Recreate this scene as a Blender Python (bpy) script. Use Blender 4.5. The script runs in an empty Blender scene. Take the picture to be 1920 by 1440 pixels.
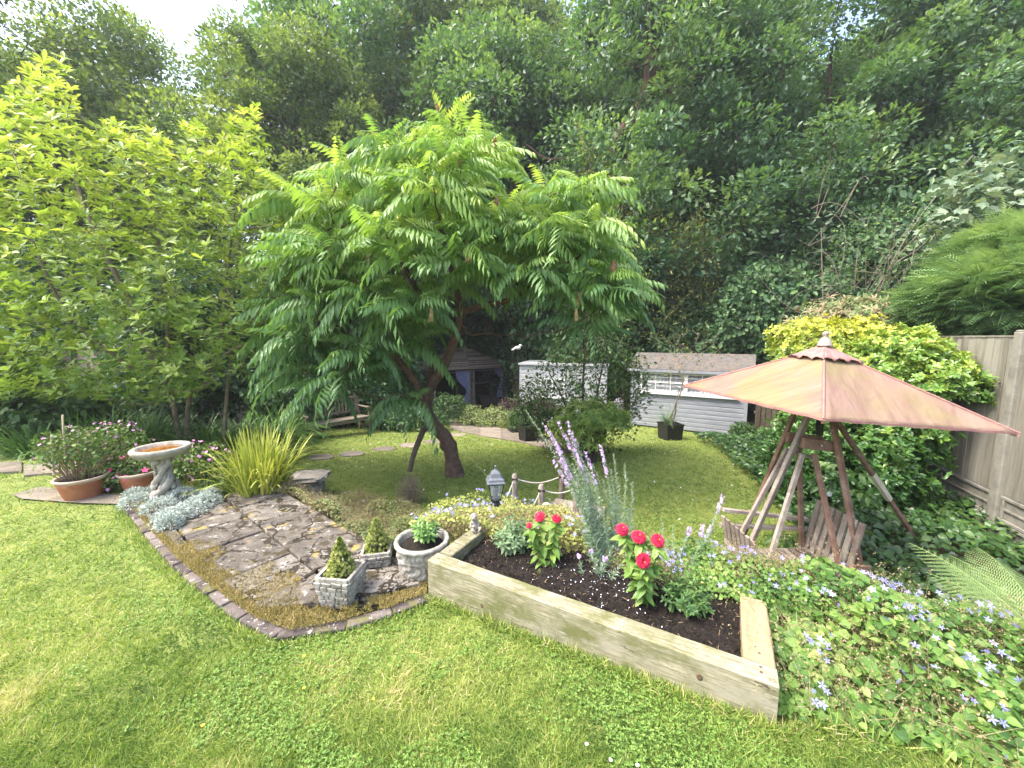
import bpy, math, random
import numpy as np
from math import radians, sin, cos, pi, sqrt

sc = bpy.context.scene
COL = sc.collection
# ------------------------------------------------------------------ camera
H = 1.65
PITCH = radians(6.7)
cam_d = bpy.data.cameras.new('camera')
cam = bpy.data.objects.new('camera', cam_d)
COL.objects.link(cam)
cam.location = (0, 0, H)
cam.rotation_euler = (radians(90) - PITCH, 0, 0)
cam_d.sensor_width = 36
cam_d.lens = 13.5
cam_d.clip_start = 0.05
cam_d.clip_end = 500
sc.camera = cam
# ------------------------------------------------------------------ sky and sun
SUN_EL, SUN_AZ = radians(58), radians(-105)      # azimuth measured from +Y towards +X
w = bpy.data.worlds.new('World')
sc.world = w
w.use_nodes = True
nt = w.node_tree
nt.nodes.clear()
sky = nt.nodes.new('ShaderNodeTexSky')
sky.sky_type = 'NISHITA'
sky.sun_disc = False
sky.sun_elevation = SUN_EL
sky.sun_rotation = SUN_AZ
sky.air_density = 1.0
sky.dust_density = 5.0
sky.ozone_density = 1.0
bg = nt.nodes.new('ShaderNodeBackground')
bg.inputs[1].default_value = 0.15
wo = nt.nodes.new('ShaderNodeOutputWorld')
nt.links.new(sky.outputs[0], bg.inputs[0])
nt.links.new(bg.outputs[0], wo.inputs[0])
sun_d = bpy.data.lights.new('sun', 'SUN')
sun_d.energy = 1.1
sun_d.angle = radians(17)
sun_d.color = (1.0, 0.95, 0.86)
sun = bpy.data.objects.new('sun', sun_d)
COL.objects.link(sun)
tosun = (sin(SUN_AZ) * cos(SUN_EL), cos(SUN_AZ) * cos(SUN_EL), sin(SUN_EL))
import mathutils
sun.rotation_euler = mathutils.Vector(tosun).to_track_quat('Z', 'Y').to_euler()
sc.view_settings.view_transform = 'Standard'
sc.view_settings.look = 'None'
sc.view_settings.exposure = 2.25
sc.view_settings.gamma = 1
sc.cycles.max_bounces = 6
sc.cycles.diffuse_bounces = 4
sc.cycles.glossy_bounces = 2
sc.cycles.transmission_bounces = 4
sc.cycles.transparent_max_bounces = 4
sc.cycles.caustics_reflective = False
sc.cycles.caustics_refractive = False

# ------------------------------------------------------------------ placing by sight line
CP, SP = cos(PITCH), sin(PITCH)
def ray(u, v):
    x = (u - 960) / 720.0; y = (v - 720) / 720.0
    f = CP - y * SP
    return x / f, (y * CP + SP) / f
def P(u, v, Y):
    a, b = ray(u, v)
    return np.array((a * Y, Y, H - b * Y))
def G(u, v, z=0.0):
    a, b = ray(u, v)
    Y = (H - z) / b
    return np.array((a * Y, Y, z))

# ------------------------------------------------------------------ ground shape
EDGE = np.array([(-30, 5.6), (-12, 5.4), (-5.5, 5.2), (-3.2, 4.55), (-2.45, 3.95), (-0.85, 2.72), (-0.35, 3.02), (0.4, 3.1), (1.2, 2.6),
                 (1.9, 2.05), (2.5, 1.7), (3.4, 1.3), (6, 0.6), (30, -2)], float)
def edge_dist(x, y):
    """signed distance to the top of the bank, positive on the lower garden side"""
    x = np.asarray(x, float); y = np.asarray(y, float)
    best = np.full(np.broadcast(x, y).shape, 1e9); sgn = np.ones_like(best)
    for a, b in zip(EDGE[:-1], EDGE[1:]):
        d = b - a; L2 = (d ** 2).sum()
        t = np.clip(((x - a[0]) * d[0] + (y - a[1]) * d[1]) / L2, 0, 1)
        px = x - (a[0] + t * d[0]); py = y - (a[1] + t * d[1])
        dd = np.sqrt(px ** 2 + py ** 2)
        cr = d[0] * (y - a[1]) - d[1] * (x - a[0])
        m = dd < best
        best = np.where(m, dd, best); sgn = np.where(m, np.where(cr > 0, 1, -1), sgn)
    return best * sgn
def sstep(t):
    t = np.clip(t, 0, 1); return t * t * (3 - 2 * t)
def terrain(x, y):
    x = np.asarray(x, float); y = np.asarray(y, float)
    d = edge_dist(x, y)
    up = np.clip(0.045 * x - 0.02, -0.05, 0.05)
    far = 0.1 * np.clip(y - 7.5, 0, 12)
    lim = 0.2 + 1.2 * sstep((2.8 - x) / 1.6)
    low = -0.65 - np.minimum(far, lim)
    lw = np.where(x < -3, 1.6, 0.55)
    t = sstep(d / lw)
    return up * (1 - t) + low * t
def GT(u, v):
    z = -0.5
    for _ in range(14):
        p = G(u, v, z); z = 0.5 * z + 0.5 * float(terrain(p[0], p[1]))
    p = G(u, v, z)
    return np.array((p[0], p[1], float(terrain(p[0], p[1]))))

def vnoise(x, y, scale, seed=0):
    """smooth value noise in 0..1"""
    r = np.random.RandomState(seed); T = r.rand(64, 64)
    fx = np.asarray(x) * scale; fy = np.asarray(y) * scale
    ix = np.floor(fx).astype(int); iy = np.floor(fy).astype(int)
    tx = fx - ix; ty = fy - iy
    tx = tx * tx * (3 - 2 * tx); ty = ty * ty * (3 - 2 * ty)
    a = T[ix % 64, iy % 64]; b = T[(ix + 1) % 64, iy % 64]; c = T[ix % 64, (iy + 1) % 64]; d = T[(ix + 1) % 64, (iy + 1) % 64]
    return (a * (1 - tx) + b * tx) * (1 - ty) + (c * (1 - tx) + d * tx) * ty
def in_poly(x, y, poly):
    poly = np.asarray(poly); n = len(poly); inside = np.zeros(np.shape(x), bool)
    j = n - 1
    for i in range(n):
        xi, yi = poly[i][:2]; xj, yj = poly[j][:2]
        c = ((yi > y) != (yj > y)) & (x < (xj - xi) * (y - yi) / (yj - yi + 1e-12) + xi)
        inside ^= c; j = i
    return inside

# ------------------------------------------------------------------ mesh builder
def nrm(v):
    v = np.asarray(v, float)
    return v / (np.linalg.norm(v, axis=-1, keepdims=True) + 1e-12)
def frames(d, up):
    """rotation matrices with y along d and z near up"""
    d = nrm(d); x = nrm(np.cross(d, up)); z = np.cross(x, d)
    return np.stack([x, d, z], axis=-1)
def rotz(a):
    return np.array([[cos(a), -sin(a), 0], [sin(a), cos(a), 0], [0, 0, 1]])
class Geo:
    def __init__(s):
        s.V = []; s.L = []; s.N = []; s.M = []; s.R = []; s.S = []; s.n = 0
    def add(s, V, F, m=0, rnd=0.5, smooth=False):
        V = np.asarray(V, float).reshape(-1, 3)
        for f in F:
            s.L.append(np.asarray(f, int) + s.n)
        k = len(F)
        s.N.append(np.array([len(f) for f in F], int)); s.M.append(np.full(k, m)); s.S.append(np.full(k, smooth))
        s.R.append(np.broadcast_to(np.asarray(rnd, float), (k,)).copy())
        s.V.append(V); s.n += len(V)
        return s
    def inst(s, T, Pos, R, S=1.0, m=0, rnd=None, smooth=False):
        """many copies of the small template T = (verts, faces)"""
        TV, TF = T[0], T[1]
        Pos = np.asarray(Pos, float).reshape(-1, 3); N = len(Pos)
        if N == 0: return s
        S = np.asarray(S, float)
        if S.ndim == 0: S = np.full(N, float(S))
        if S.ndim == 1: S = S[:, None].repeat(3, 1)
        V = np.einsum('nij,nvj->nvi', R, TV[None] * S[:, None, :]) + Pos[:, None, :]
        nv = len(TV)
        loops = np.concatenate([np.asarray(f) for f in TF]); cnt = np.array([len(f) for f in TF])
        Ls = (loops[None, :] + (np.arange(N) * nv)[:, None]).ravel() + s.n
        s.L.append(Ls); s.N.append(np.tile(cnt, N))
        mm = np.tile(T[2], N) if len(T) > 2 and T[2] is not None else np.full(N * len(TF), m)
        s.M.append(mm); s.S.append(np.full(N * len(TF), smooth))
        if rnd is None: rnd = np.random.rand(N)
        s.R.append(np.repeat(np.broadcast_to(rnd, (N,)), len(TF)))
        s.V.append(V.reshape(-1, 3)); s.n += N * nv
        return s
    def box(s, c, size, m=0, R=None, rnd=0.5, taper=1.0, jit=0.0):
        a, b, h = [q / 2 for q in size]
        t = taper
        V = np.array([(-a, -b, -h), (a, -b, -h), (a, b, -h), (-a, b, -h), (-a * t, -b * t, h), (a * t, -b * t, h), (a * t, b * t, h), (-a * t, b * t, h)])
        if jit: V = V + np.random.uniform(-jit, jit, V.shape)
        if R is not None: V = V @ np.asarray(R).T
        return s.add(V + np.asarray(c, float), [(0, 3, 2, 1), (4, 5, 6, 7), (0, 1, 5, 4), (1, 2, 6, 5), (2, 3, 7, 6), (3, 0, 4, 7)], m, rnd)
    def beam(s, a, b, w_, t_, m=0, rnd=0.5, up=(0, 0, 1), ends=0.0):
        """board from a to b, w_ wide, t_ thick"""
        a = np.asarray(a, float); b = np.asarray(b, float); d = b - a; L = np.linalg.norm(d)
        if abs(nrm(d) @ nrm(up)) > 0.98: up = (0, 1, 0)
        R = frames(d[None], np.asarray(up, float)[None])[0]
        return s.box((a + b) / 2, (w_, L + ends, t_), m, R, rnd)
    def tube(s, pts, r, sides=8, m=0, cap=True, rnd=0.5, smooth=True, wob=0.0):
        pts = np.asarray(pts, float); n = len(pts)
        r = np.broadcast_to(np.asarray(r, float), (n,))
        T = np.gradient(pts, axis=0); T = nrm(T)
        ref = np.array((0, 0, 1.0)) if abs(T[0][2]) < 0.9 else np.array((1.0, 0, 0))
        x = nrm(np.cross(T[0], ref)); rings = []
        an = np.arange(sides) * 2 * pi / sides
        for i in range(n):
            x = nrm(x - T[i] * (x @ T[i])); y = np.cross(T[i], x)
            rr = r[i] * (1 + wob * (np.random.rand(sides) - 0.5))
            rings.append(pts[i] + np.outer(rr * np.cos(an), x) + np.outer(rr * np.sin(an), y))
        V = np.concatenate(rings); F = []
        for i in range(n - 1):
            for k in range(sides):
                k2 = (k + 1) % sides
                F.append((i * sides + k, i * sides + k2, (i + 1) * sides + k2, (i + 1) * sides + k))
        s.add(V, F, m, rnd, smooth)
        if cap:
            s.add(rings[0], [tuple(range(sides))[::-1]], m, rnd); s.add(rings[-1], [tuple(range(sides))], m, rnd)
        return s
    def lathe(s, prof, sides=32, c=(0, 0, 0), m=0, rnd=0.5, smooth=True, sx=1, sy=1, fn=None):
        prof = np.asarray(prof, float); n = len(prof); an = np.arange(sides) * 2 * pi / sides
        V = []
        for i, (r, z) in enumerate(prof):
            rr = np.full(sides, r)
            if fn is not None: rr = rr * fn(an, z)
            V.append(np.stack([rr * np.cos(an) * sx, rr * np.sin(an) * sy, np.full(sides, z)], 1))
        V = np.concatenate(V) + np.asarray(c, float); F = []
        for i in range(n - 1):
            for k in range(sides):
                k2 = (k + 1) % sides
                F.append((i * sides + k, i * sides + k2, (i + 1) * sides + k2, (i + 1) * sides + k))
        F.append(tuple(range(sides))[::-1]); F.append(tuple((n - 1) * sides + k for k in range(sides)))
        return s.add(V, F, m, rnd, smooth)
    def grid(s, Pg, m=0, rnd=0.5, smooth=True):
        """Pg: (nu, nv, 3) array of points"""
        nu, nv = Pg.shape[:2]
        i, j = np.meshgrid(np.arange(nu - 1), np.arange(nv - 1), indexing='ij')
        a = (i * nv + j).ravel()
        Q = np.stack([a, a + nv, a + nv + 1, a + 1], 1)
        s.L.append(Q.ravel() + s.n); s.N.append(np.full(len(Q), 4)); s.M.append(np.full(len(Q), m)); s.S.append(np.full(len(Q), smooth))
        s.R.append(np.full(len(Q), float(rnd))); s.V.append(Pg.reshape(-1, 3)); s.n += nu * nv
        return s
    def blob(s, c, r, m=0, nu=12, nv=10, amp=0.0, seed=0, rnd=0.5, R=None):
        """ellipsoid with a little unevenness"""
        rs = np.random.RandomState(seed)
        th = np.linspace(0, pi, nv); ph = np.arange(nu) * 2 * pi / nu
        V = []
        for t in th:
            for p_ in ph:
                k = 1 + amp * (rs.rand() - 0.5) if 0 < t < pi else 1
                V.append((sin(t) * cos(p_) * k, sin(t) * sin(p_) * k, cos(t) * k))
        V = np.array(V) * np.asarray(r, float)
        if R is not None: V = V @ np.asarray(R).T
        F = [(i * nu + k, (i + 1) * nu + k, (i + 1) * nu + (k + 1) % nu, i * nu + (k + 1) % nu) for i in range(nv - 1) for k in range(nu)]
        return s.add(V + np.asarray(c, float), F, m, rnd, True)
    def mesh(s, name, mats):
        me = bpy.data.meshes.new(name)
        V = np.concatenate(s.V).astype(np.float32); L = np.concatenate([np.asarray(l).ravel() for l in s.L]).astype(np.int32)
        N = np.concatenate(s.N).astype(np.int32); M = np.concatenate(s.M).astype(np.int32)
        R = np.concatenate(s.R).astype(np.float32); S = np.concatenate(s.S)
        me.vertices.add(len(V)); me.vertices.foreach_set('co', V.ravel())
        me.loops.add(len(L)); me.loops.foreach_set('vertex_index', L)
        me.polygons.add(len(N)); st = np.concatenate([[0], np.cumsum(N)[:-1]]).astype(np.int32)
        me.polygons.foreach_set('loop_start', st)
        try: me.polygons.foreach_set('loop_total', N)
        except Exception: pass
        me.polygons.foreach_set('material_index', M)
        me.update(calc_edges=True)
        me.polygons.foreach_set('use_smooth', S.astype(bool))
        at = me.attributes.new('rnd', 'FLOAT', 'FACE'); at.data.foreach_set('value', R)
        if not isinstance(mats, (list, tuple)): mats = [mats]
        for m in mats: me.materials.append(m)
        me.validate()
        return me
    def build(s, name, mats, parent=None, loc=(0, 0, 0)):
        o = bpy.data.objects.new(name, s.mesh(name, mats))
        COL.objects.link(o); o.location = loc
        if parent is not None: o.parent = parent
        return o
def tag(o, label=None, cat=None, group=None, kind=None):
    if label: o['label'] = label
    if cat: o['category'] = cat
    if group: o['group'] = group
    if kind: o['kind'] = kind
    return o
def thing(name, label, cat, loc=(0, 0, 0), rz=0, group=None):
    o = bpy.data.objects.new(name, None); COL.objects.link(o)
    o.location = tuple(float(q) for q in loc); o.rotation_euler = (0, 0, rz)
    o.empty_display_size = 0.1
    return tag(o, label, cat, group)
def children(o): return [c for c in bpy.data.objects if c.parent == o]
def copy_tree(o, parent=None):
    c = o.copy(); COL.objects.link(c)
    if parent is not None: c.parent = parent
    for ch in children(o): copy_tree(ch, c)
    return c
def bevel(o, w_=0.004, seg=2):
    b = o.modifiers.new('bevel', 'BEVEL'); b.width = w_; b.segments = seg; b.limit_method = 'ANGLE'
    return o

# ------------------------------------------------------------------ materials
def newmat(name):
    m = bpy.data.materials.new(name); m.use_nodes = True
    n = m.node_tree; n.nodes.clear()
    out = n.nodes.new('ShaderNodeOutputMaterial'); b = n.nodes.new('ShaderNodeBsdfPrincipled')
    n.links.new(b.outputs[0], out.inputs[0])
    return m, n, b, out
def ramp(n, fac, stops):
    r = n.nodes.new('ShaderNodeValToRGB'); e = r.color_ramp.elements
    while len(e) < len(stops): e.new(0.5)
    for k, (p_, c) in enumerate(stops):
        e[k].position = p_; e[k].color = (*c, 1)
    n.links.new(fac, r.inputs[0]); return r.outputs[0]
def coords(n, scale=(1, 1, 1), rot=(0, 0, 0)):
    t = n.nodes.new('ShaderNodeTexCoord'); mp = n.nodes.new('ShaderNodeMapping')
    mp.inputs['Scale'].default_value = scale; mp.inputs['Rotation'].default_value = rot
    n.links.new(t.outputs['Object'], mp.inputs[0]); return mp.outputs[0]
def noise(n, co, scale, detail=4, rough=0.6, dist=0.0):
    t = n.nodes.new('ShaderNodeTexNoise'); t.inputs['Scale'].default_value = scale; t.inputs['Detail'].default_value = detail
    t.inputs['Roughness'].default_value = rough; t.inputs['Distortion'].default_value = dist
    n.links.new(co, t.inputs['Vector']); return t.outputs[0]
def mix(n, fac, a, b, mode='MIX'):
    x = n.nodes.new('ShaderNodeMix'); x.data_type = 'RGBA'; x.blend_type = mode
    for s_, v in ((x.inputs[0], fac), (x.inputs[6], a), (x.inputs[7], b)):
        if isinstance(v, (int, float)): s_.default_value = v
        elif isinstance(v, tuple): s_.default_value = (*v, 1)
        else: n.links.new(v, s_)
    return x.outputs[2]
def attr(n, name='rnd'):
    a = n.nodes.new('ShaderNodeAttribute'); a.attribute_name = name; return a.outputs['Fac']
def bump(n, b, h, strength=0.4, dist=0.01):
    x = n.nodes.new('ShaderNodeBump'); x.inputs['Strength'].default_value = strength; x.inputs['Distance'].default_value = dist
    n.links.new(h, x.inputs['Height']); n.links.new(x.outputs[0], b.inputs['Normal'])
def leafmat(name, stops, trans=0.35, rough=0.5, spec=0.4, tint=(1.2, 1.22, 0.7), nsc=3.0, namt=0.25):
    """leaf: colour from the leaf's own random number, light passing through it"""
    m, n, b, out = newmat(name)
    a = attr(n); co = coords(n); nz = noise(n, co, nsc, 2)
    ad = n.nodes.new('ShaderNodeMath'); ad.operation = 'MULTIPLY_ADD'
    n.links.new(nz, ad.inputs[0]); ad.inputs[1].default_value = namt * 2; n.links.new(a, ad.inputs[2])
    sb = n.nodes.new('ShaderNodeMath'); sb.operation = 'SUBTRACT'; n.links.new(ad.outputs[0], sb.inputs[0]); sb.inputs[1].default_value = namt; sb.use_clamp = True
    c = ramp(n, sb.outputs[0], stops)
    n.links.new(c, b.inputs['Base Color']); b.inputs['Roughness'].default_value = rough
    b.inputs['Specular IOR Level'].default_value = spec
    t = n.nodes.new('ShaderNodeBsdfTranslucent')
    tc = mix(n, 1.0, c, tuple(tint), 'MULTIPLY'); n.links.new(tc, t.inputs[0])
    ms = n.nodes.new('ShaderNodeMixShader'); ms.inputs[0].default_value = trans
    n.links.new(b.outputs[0], ms.inputs[1]); n.links.new(t.outputs[0], ms.inputs[2]); n.links.new(ms.outputs[0], out.inputs[0])
    return m
def plain(name, c, rough=0.6, metal=0.0, spec=0.5):
    m, n, b, out = newmat(name)
    co = coords(n); nz = noise(n, co, 14, 3)
    cc = ramp(n, nz, [(0.3, tuple(q * 0.85 for q in c)), (0.7, tuple(min(1, q * 1.1) for q in c))])
    n.links.new(cc, b.inputs['Base Color']); b.inputs['Roughness'].default_value = rough; b.inputs['Metallic'].default_value = metal
    b.inputs['Specular IOR Level'].default_value = spec
    return m
def rough_mat(name, stops, scale=8, stretch=(1, 1, 1), rough=0.85, bs=0.5, bd=0.01, bscale=None, detail=6, stain=None, dist=0.0, rndamt=0.0, spec=0.3):
    """weathered surface: noise colour, optional stain (colour, scale, lo, hi), bump"""
    m, n, b, out = newmat(name)
    co = coords(n, stretch); nz = noise(n, co, scale, detail, 0.65, dist)
    f = nz
    if rndamt:
        a = attr(n); x = n.nodes.new('ShaderNodeMath'); x.operation = 'MULTIPLY_ADD'
        n.links.new(a, x.inputs[0]); x.inputs[1].default_value = rndamt; n.links.new(nz, x.inputs[2])
        y = n.nodes.new('ShaderNodeMath'); y.operation = 'SUBTRACT'; y.use_clamp = True; n.links.new(x.outputs[0], y.inputs[0]); y.inputs[1].default_value = rndamt / 2
        f = y.outputs[0]
    c = ramp(n, f, stops)
    for st in (stain or []):
        co2 = coords(n, st[4] if len(st) > 4 else (1, 1, 1))
        s2 = noise(n, co2, st[1], 5, 0.7)
        fz = ramp(n, s2, [(st[2], (0, 0, 0)), (st[3], (1, 1, 1))])
        c = mix(n, fz, c, st[0])
    n.links.new(c, b.inputs['Base Color']); b.inputs['Roughness'].default_value = rough
    b.inputs['Specular IOR Level'].default_value = spec
    h = noise(n, co, bscale or scale * 3, 6, 0.7)
    bump(n, b, h, bs, bd)
    return m
np.random.seed(7); random.seed(7)

# ------------------------------------------------------------------ leaf templates (length along +y, face up +z)
def leaf_t(w=0.4, fold=0.12, droop=0.15, wide=0.45, seg=3, tip=1.0):
    """folded leaf: midrib plus two edges"""
    V = [(0, 0, 0)]; rows = []
    ys = np.linspace(0, 1, seg + 1)[1:-1]
    F = []
    prev = None
    for y in ys:
        if y <= wide: ww = w * 0.5 * sin(pi / 2 * y / wide)
        else: ww = w * 0.5 * (cos(pi / 2 * (y - wide) / (1 - wide)) ** tip)
        z = -droop * y * y
        i = len(V); V += [(-ww, y, z + fold * ww), (0, y, z), (ww, y, z + fold * ww)]
        if prev is None: F += [(0, i + 1, i), (0, i + 2, i + 1)]
        else: F += [(prev, prev + 1, i + 1, i), (prev + 1, prev + 2, i + 2, i + 1)]
        prev = i
    k = len(V); V.append((0, 1, -droop))
    F += [(prev, prev + 1, k), (prev + 1, prev + 2, k)]
    return np.array(V), F
def blade_t(w=0.1, bend=0.3, seg=2):
    V = []; F = []
    for i in range(seg):
        y = i / seg; ww = w * 0.5 * (1 - 0.35 * y)
        V += [(-ww, y, -bend * y * y), (ww, y, -bend * y * y)]
        if i: F.append((2 * i - 2, 2 * i - 1, 2 * i + 1, 2 * i))
    V.append((0, 1, -bend)); F.append((2 * seg - 2, 2 * seg - 1, 2 * seg))
    return np.array(V), F
QLEAF = (np.array([(0, 0, 0), (-0.3, 0.5, 0.04), (0, 1, -0.12), (0.3, 0.5, 0.04)]), [(0, 3, 2), (0, 2, 1)])
QOVAL = (np.array([(0, 0, 0), (-0.3, 0.35, 0.05), (-0.24, 0.75, 0.0), (0, 1, -0.1), (0.24, 0.75, 0.0), (0.3, 0.35, 0.05)]), [(0, 5, 4, 3), (0, 3, 2, 1)])
LEAF = leaf_t()
OBOV = leaf_t(0.46, 0.25, 0.12, 0.62, 4)
SLIM = leaf_t(0.26, 0.3, 0.35, 0.4, 3)
HEART = leaf_t(0.85, 0.18, 0.18, 0.3, 4)
NEEDLE = (np.array([(-0.06, 0, 0), (0.06, 0, 0), (0, 1, 0)]), [(0, 1, 2)])
def rdir(N, up=0.0, spread=1.0):
    v = np.random.normal(size=(N, 3)) * spread; v[:, 2] += up
    return nrm(v)
def leaves_at(g, T, pos, out, size, sj=0.3, upn=1.0, nz=0.6, m=0, rnd=None, droop=0.0):
    """leaves at pos pointing along out (plus noise), faces turned up"""
    N = len(pos)
    d = nrm(out + np.random.normal(size=(N, 3)) * nz + np.array((0, 0, -droop)))
    up = nrm(np.random.normal(size=(N, 3)) * 0.5 + np.array((0, 0, upn)))
    g.inst(T, pos, frames(d, up), size * (1 + sj * (np.random.rand(N) - 0.5) * 2), m, rnd)
def curve(a, b, sag=0.1, n=6, side=None):
    a = np.asarray(a, float); b = np.asarray(b, float); t = np.linspace(0, 1, n)[:, None]
    p_ = a + (b - a) * t; p_[:, 2] += (sag * np.sin(pi * t[:, 0]))
    if side is not None: p_ += np.sin(pi * t) * np.asarray(side)
    return p_
def spline(pts, n=8):
    """Catmull-Rom through the points"""
    pts = np.asarray(pts, float); Q = np.vstack([2 * pts[0] - pts[1], pts, 2 * pts[-1] - pts[-2]]); out = []
    for i in range(1, len(Q) - 2):
        p0, p1, p2, p3 = Q[i - 1:i + 3]
        for t in np.arange(n) / n:
            out.append(0.5 * (2 * p1 + (p2 - p0) * t + (2 * p0 - 5 * p1 + 4 * p2 - p3) * t * t + (3 * p1 - p0 - 3 * p2 + p3) * t ** 3))
    out.append(pts[-1]); return np.array(out)
def skeleton(g, limbs, tips, r_tip=0.006, m=0, k=1.0, sides=5, wig=0.06, sides_l=10):
    """limbs: list of (pts, r0, r1); every tip gets a branch from the nearest wood below it"""
    nodes = []; rad = []
    for pts, r0, r1 in limbs:
        q = spline(pts, 5); rr = np.linspace(r0, r1, len(q))
        g.tube(q, rr, sides_l, m, wob=0.12); nodes += list(q); rad += list(rr)
    nodes = np.array(nodes); rad = np.array(rad); root = nodes[0]
    order = np.argsort(np.linalg.norm(np.asarray(tips) - root, axis=1))
    for i in order:
        t = np.asarray(tips[i]); d = np.linalg.norm(nodes - t, axis=1) + 2.0 * np.maximum(0, nodes[:, 2] - t[2] + 0.1)
        j = int(np.argmin(d)); L = np.linalg.norm(nodes[j] - t)
        if L < 0.03: continue
        n = max(3, min(7, int(L / 0.25) + 3))
        q = curve(nodes[j], t, -0.08 * L * k, n); q[1:-1] += np.random.normal(size=(n - 2, 3)) * wig * L * 0.5
        r0 = min(rad[j] * 0.7, r_tip * 1.2 + 0.016 * L)
        rr = np.linspace(max(r0, r_tip), r_tip, n)
        g.tube(q, rr, sides, m, cap=False)
        nodes = np.vstack([nodes, q[1:]]); rad = np.concatenate([rad, rr[1:]])
    return nodes
# ================================================================== SETTING
M_TURF = rough_mat('turf_base', [(0.3, (0.10, 0.13, 0.03)), (0.55, (0.18, 0.22, 0.055)), (0.75, (0.24, 0.24, 0.08))], 6, rough=0.95, bs=0.6, bd=0.02, bscale=60)
M_EARTH = rough_mat('earth', [(0.3, (0.03, 0.026, 0.014)), (0.6, (0.075, 0.06, 0.03)), (0.8, (0.05, 0.06, 0.02))], 5, rough=0.95, bs=0.8, bd=0.03, bscale=30)
g = Geo()
def axis(lo, hi, c, fine, n):
    t = np.linspace(-1, 1, n); s_ = np.sinh(t * 4.2) / sinh42
    return c + np.where(s_ < 0, (c - lo) * s_, (hi - c) * s_)
sinh42 = math.sinh(4.2)
gx = axis(-150, 150, -0.5, 0.1, 260); gy = axis(-20, 260, 3.6, 0.1, 260)
XX, YY = np.meshgrid(gx, gy, indexing='ij')
ZZ = terrain(XX, YY)
# the terrace dips a little under its slabs
BRK = np.array([G(u, v, 0)[:2] for u, v in ((235, 938), (280, 995), (330, 1048), (400, 1105), (480, 1162), (545, 1184), (640, 1166), (740, 1138), (806, 1112))])
PATIO = np.vstack([BRK, [G(u, v, 0)[:2] for u, v in ((806, 1062), (740, 1042), (540, 927), (400, 923), (300, 923))]])
ZZ = np.where(in_poly(XX, YY, PATIO), ZZ - 0.016, ZZ)
g.grid(np.stack([XX, YY, ZZ], -1))
cx = (XX[:-1, :-1] + XX[1:, 1:]) / 2; cy = (YY[:-1, :-1] + YY[1:, 1:]) / 2
dd = edge_dist(cx, cy)
# beds and woodland floor are bare earth, the rest is turf
BANK = ((dd > -0.02) & (dd < 0.75) & (cx > -3)) | (cy > 13.5) | ((cx > 3.4) & (cy > 0.8) & (cy < 9) & (cx > 3.7 + 0.12 * cy)) | ((cx < -5.6) & (cy > 5.6)) | (cx < -5.2) & (cy > 8) | in_poly(cx, cy, PATIO)
g.M[0] = BANK.ravel().astype(int)
tag(g.build('ground', [M_TURF, M_EARTH]), kind='structure')

# ---- upper lawn grass
M_GRASS = leafmat('grass_blades', [(0.0, (0.07, 0.14, 0.03)), (0.25, (0.17, 0.27, 0.05)), (0.55, (0.30, 0.39, 0.085)), (0.8, (0.48, 0.48, 0.17)), (1.0, (0.62, 0.54, 0.32))], 0.42, 0.55, 0.3, (1.1, 1.15, 0.75), 2, 0.1)
M_CLOVER = leafmat('clover_leaves', [(0.0, (0.06, 0.15, 0.03)), (0.5, (0.16, 0.29, 0.055)), (1.0, (0.32, 0.45, 0.10))], 0.35, 0.5, 0.4, (1.1, 1.15, 0.75), 3, 0.1)
M_PETALW = plain('white_petal', (0.8, 0.78, 0.72), 0.6)
M_YEL = plain('yellow_petal', (0.75, 0.6, 0.04), 0.6)
u_ = np.array((0.8737, -0.4865)); n_ = np.array((0.4865, 0.8737))   # along / across the timber bed
FL = np.array((-0.549, 2.35)); BL = 1.893
def bedp(a, b, z=0.0):
    q = FL + u_ * a + n_ * b
    return np.array((q[0], q[1], z))
def in_bed(x, y):
    dx = x - FL[0]; dy = y - FL[1]; a = dx * u_[0] + dy * u_[1]; b = dx * n_[0] + dy * n_[1]
    return (a > -0.01) & (a < BL + 0.01) & (b > -0.005) & (b < 0.9)
CAMP = np.array([bedp(BL + 0.01, 0.02)[:2], (1.2, 1.45), (1.43, 1.40), (1.66, 1.28), (1.85, 1.12), (2.2, 0.8), (3.2, 0.2), (4.6, 0.6), (3.9, 1.7), (2.9, 2.1), (2.35, 2.5), (1.7, 2.5), (1.25, 2.25), bedp(BL + 0.01, 0.5)[:2]])
def lawn_blades(g, N, x0, x1, y0, y1, length, width, keep, power, m=0, T=None, seed=1):
    rs = np.random.RandomState(seed)
    r = rs.rand(N); Y = (y0 ** (1 - power) + r * (y1 ** (1 - power) - y0 ** (1 - power))) ** (1 / (1 - power))
    X = (rs.rand(N) * 2 - 1) * 1.62 * Y
    ok = (X > x0) & (X < x1); X, Y = X[ok], Y[ok]
    ok = keep(X, Y); X, Y = X[ok], Y[ok]; N = len(X)
    Z = terrain(X, Y)
    p1 = vnoise(X, Y, 1.7, 3); p2 = vnoise(X, Y, 5.5, 4); p3 = vnoise(X, Y, 17, 5)
    pat = 0.42 * p1 + 0.33 * p2 + 0.25 * p3
    rnd = np.clip((pat - 0.5) * 1.15 + 0.44 + 0.22 * rs.randn(N), 0, 1)
    d = np.stack([rs.randn(N) * 0.62 + (p2 - 0.5) * 1.4, rs.randn(N) * 0.62 + (p3 - 0.5) * 1.2, 0.35 + 0.75 * rs.rand(N)], 1)
    up = np.stack([rs.randn(N), rs.randn(N), rs.rand(N) * 0.6], 1)
    L = length * (0.55 + 0.9 * rs.rand(N)) * (0.75 + 0.6 * p2) * (1 + 0.05 * Y)
    W = width * (0.7 + 0.6 * rs.rand(N)) * (0.5 + 0.35 * Y)
    R = frames(d, up)
    g.inst(T, np.stack([X, Y, Z - 0.002], 1), R, np.stack([W, L, L], 1), m, rnd)
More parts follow.
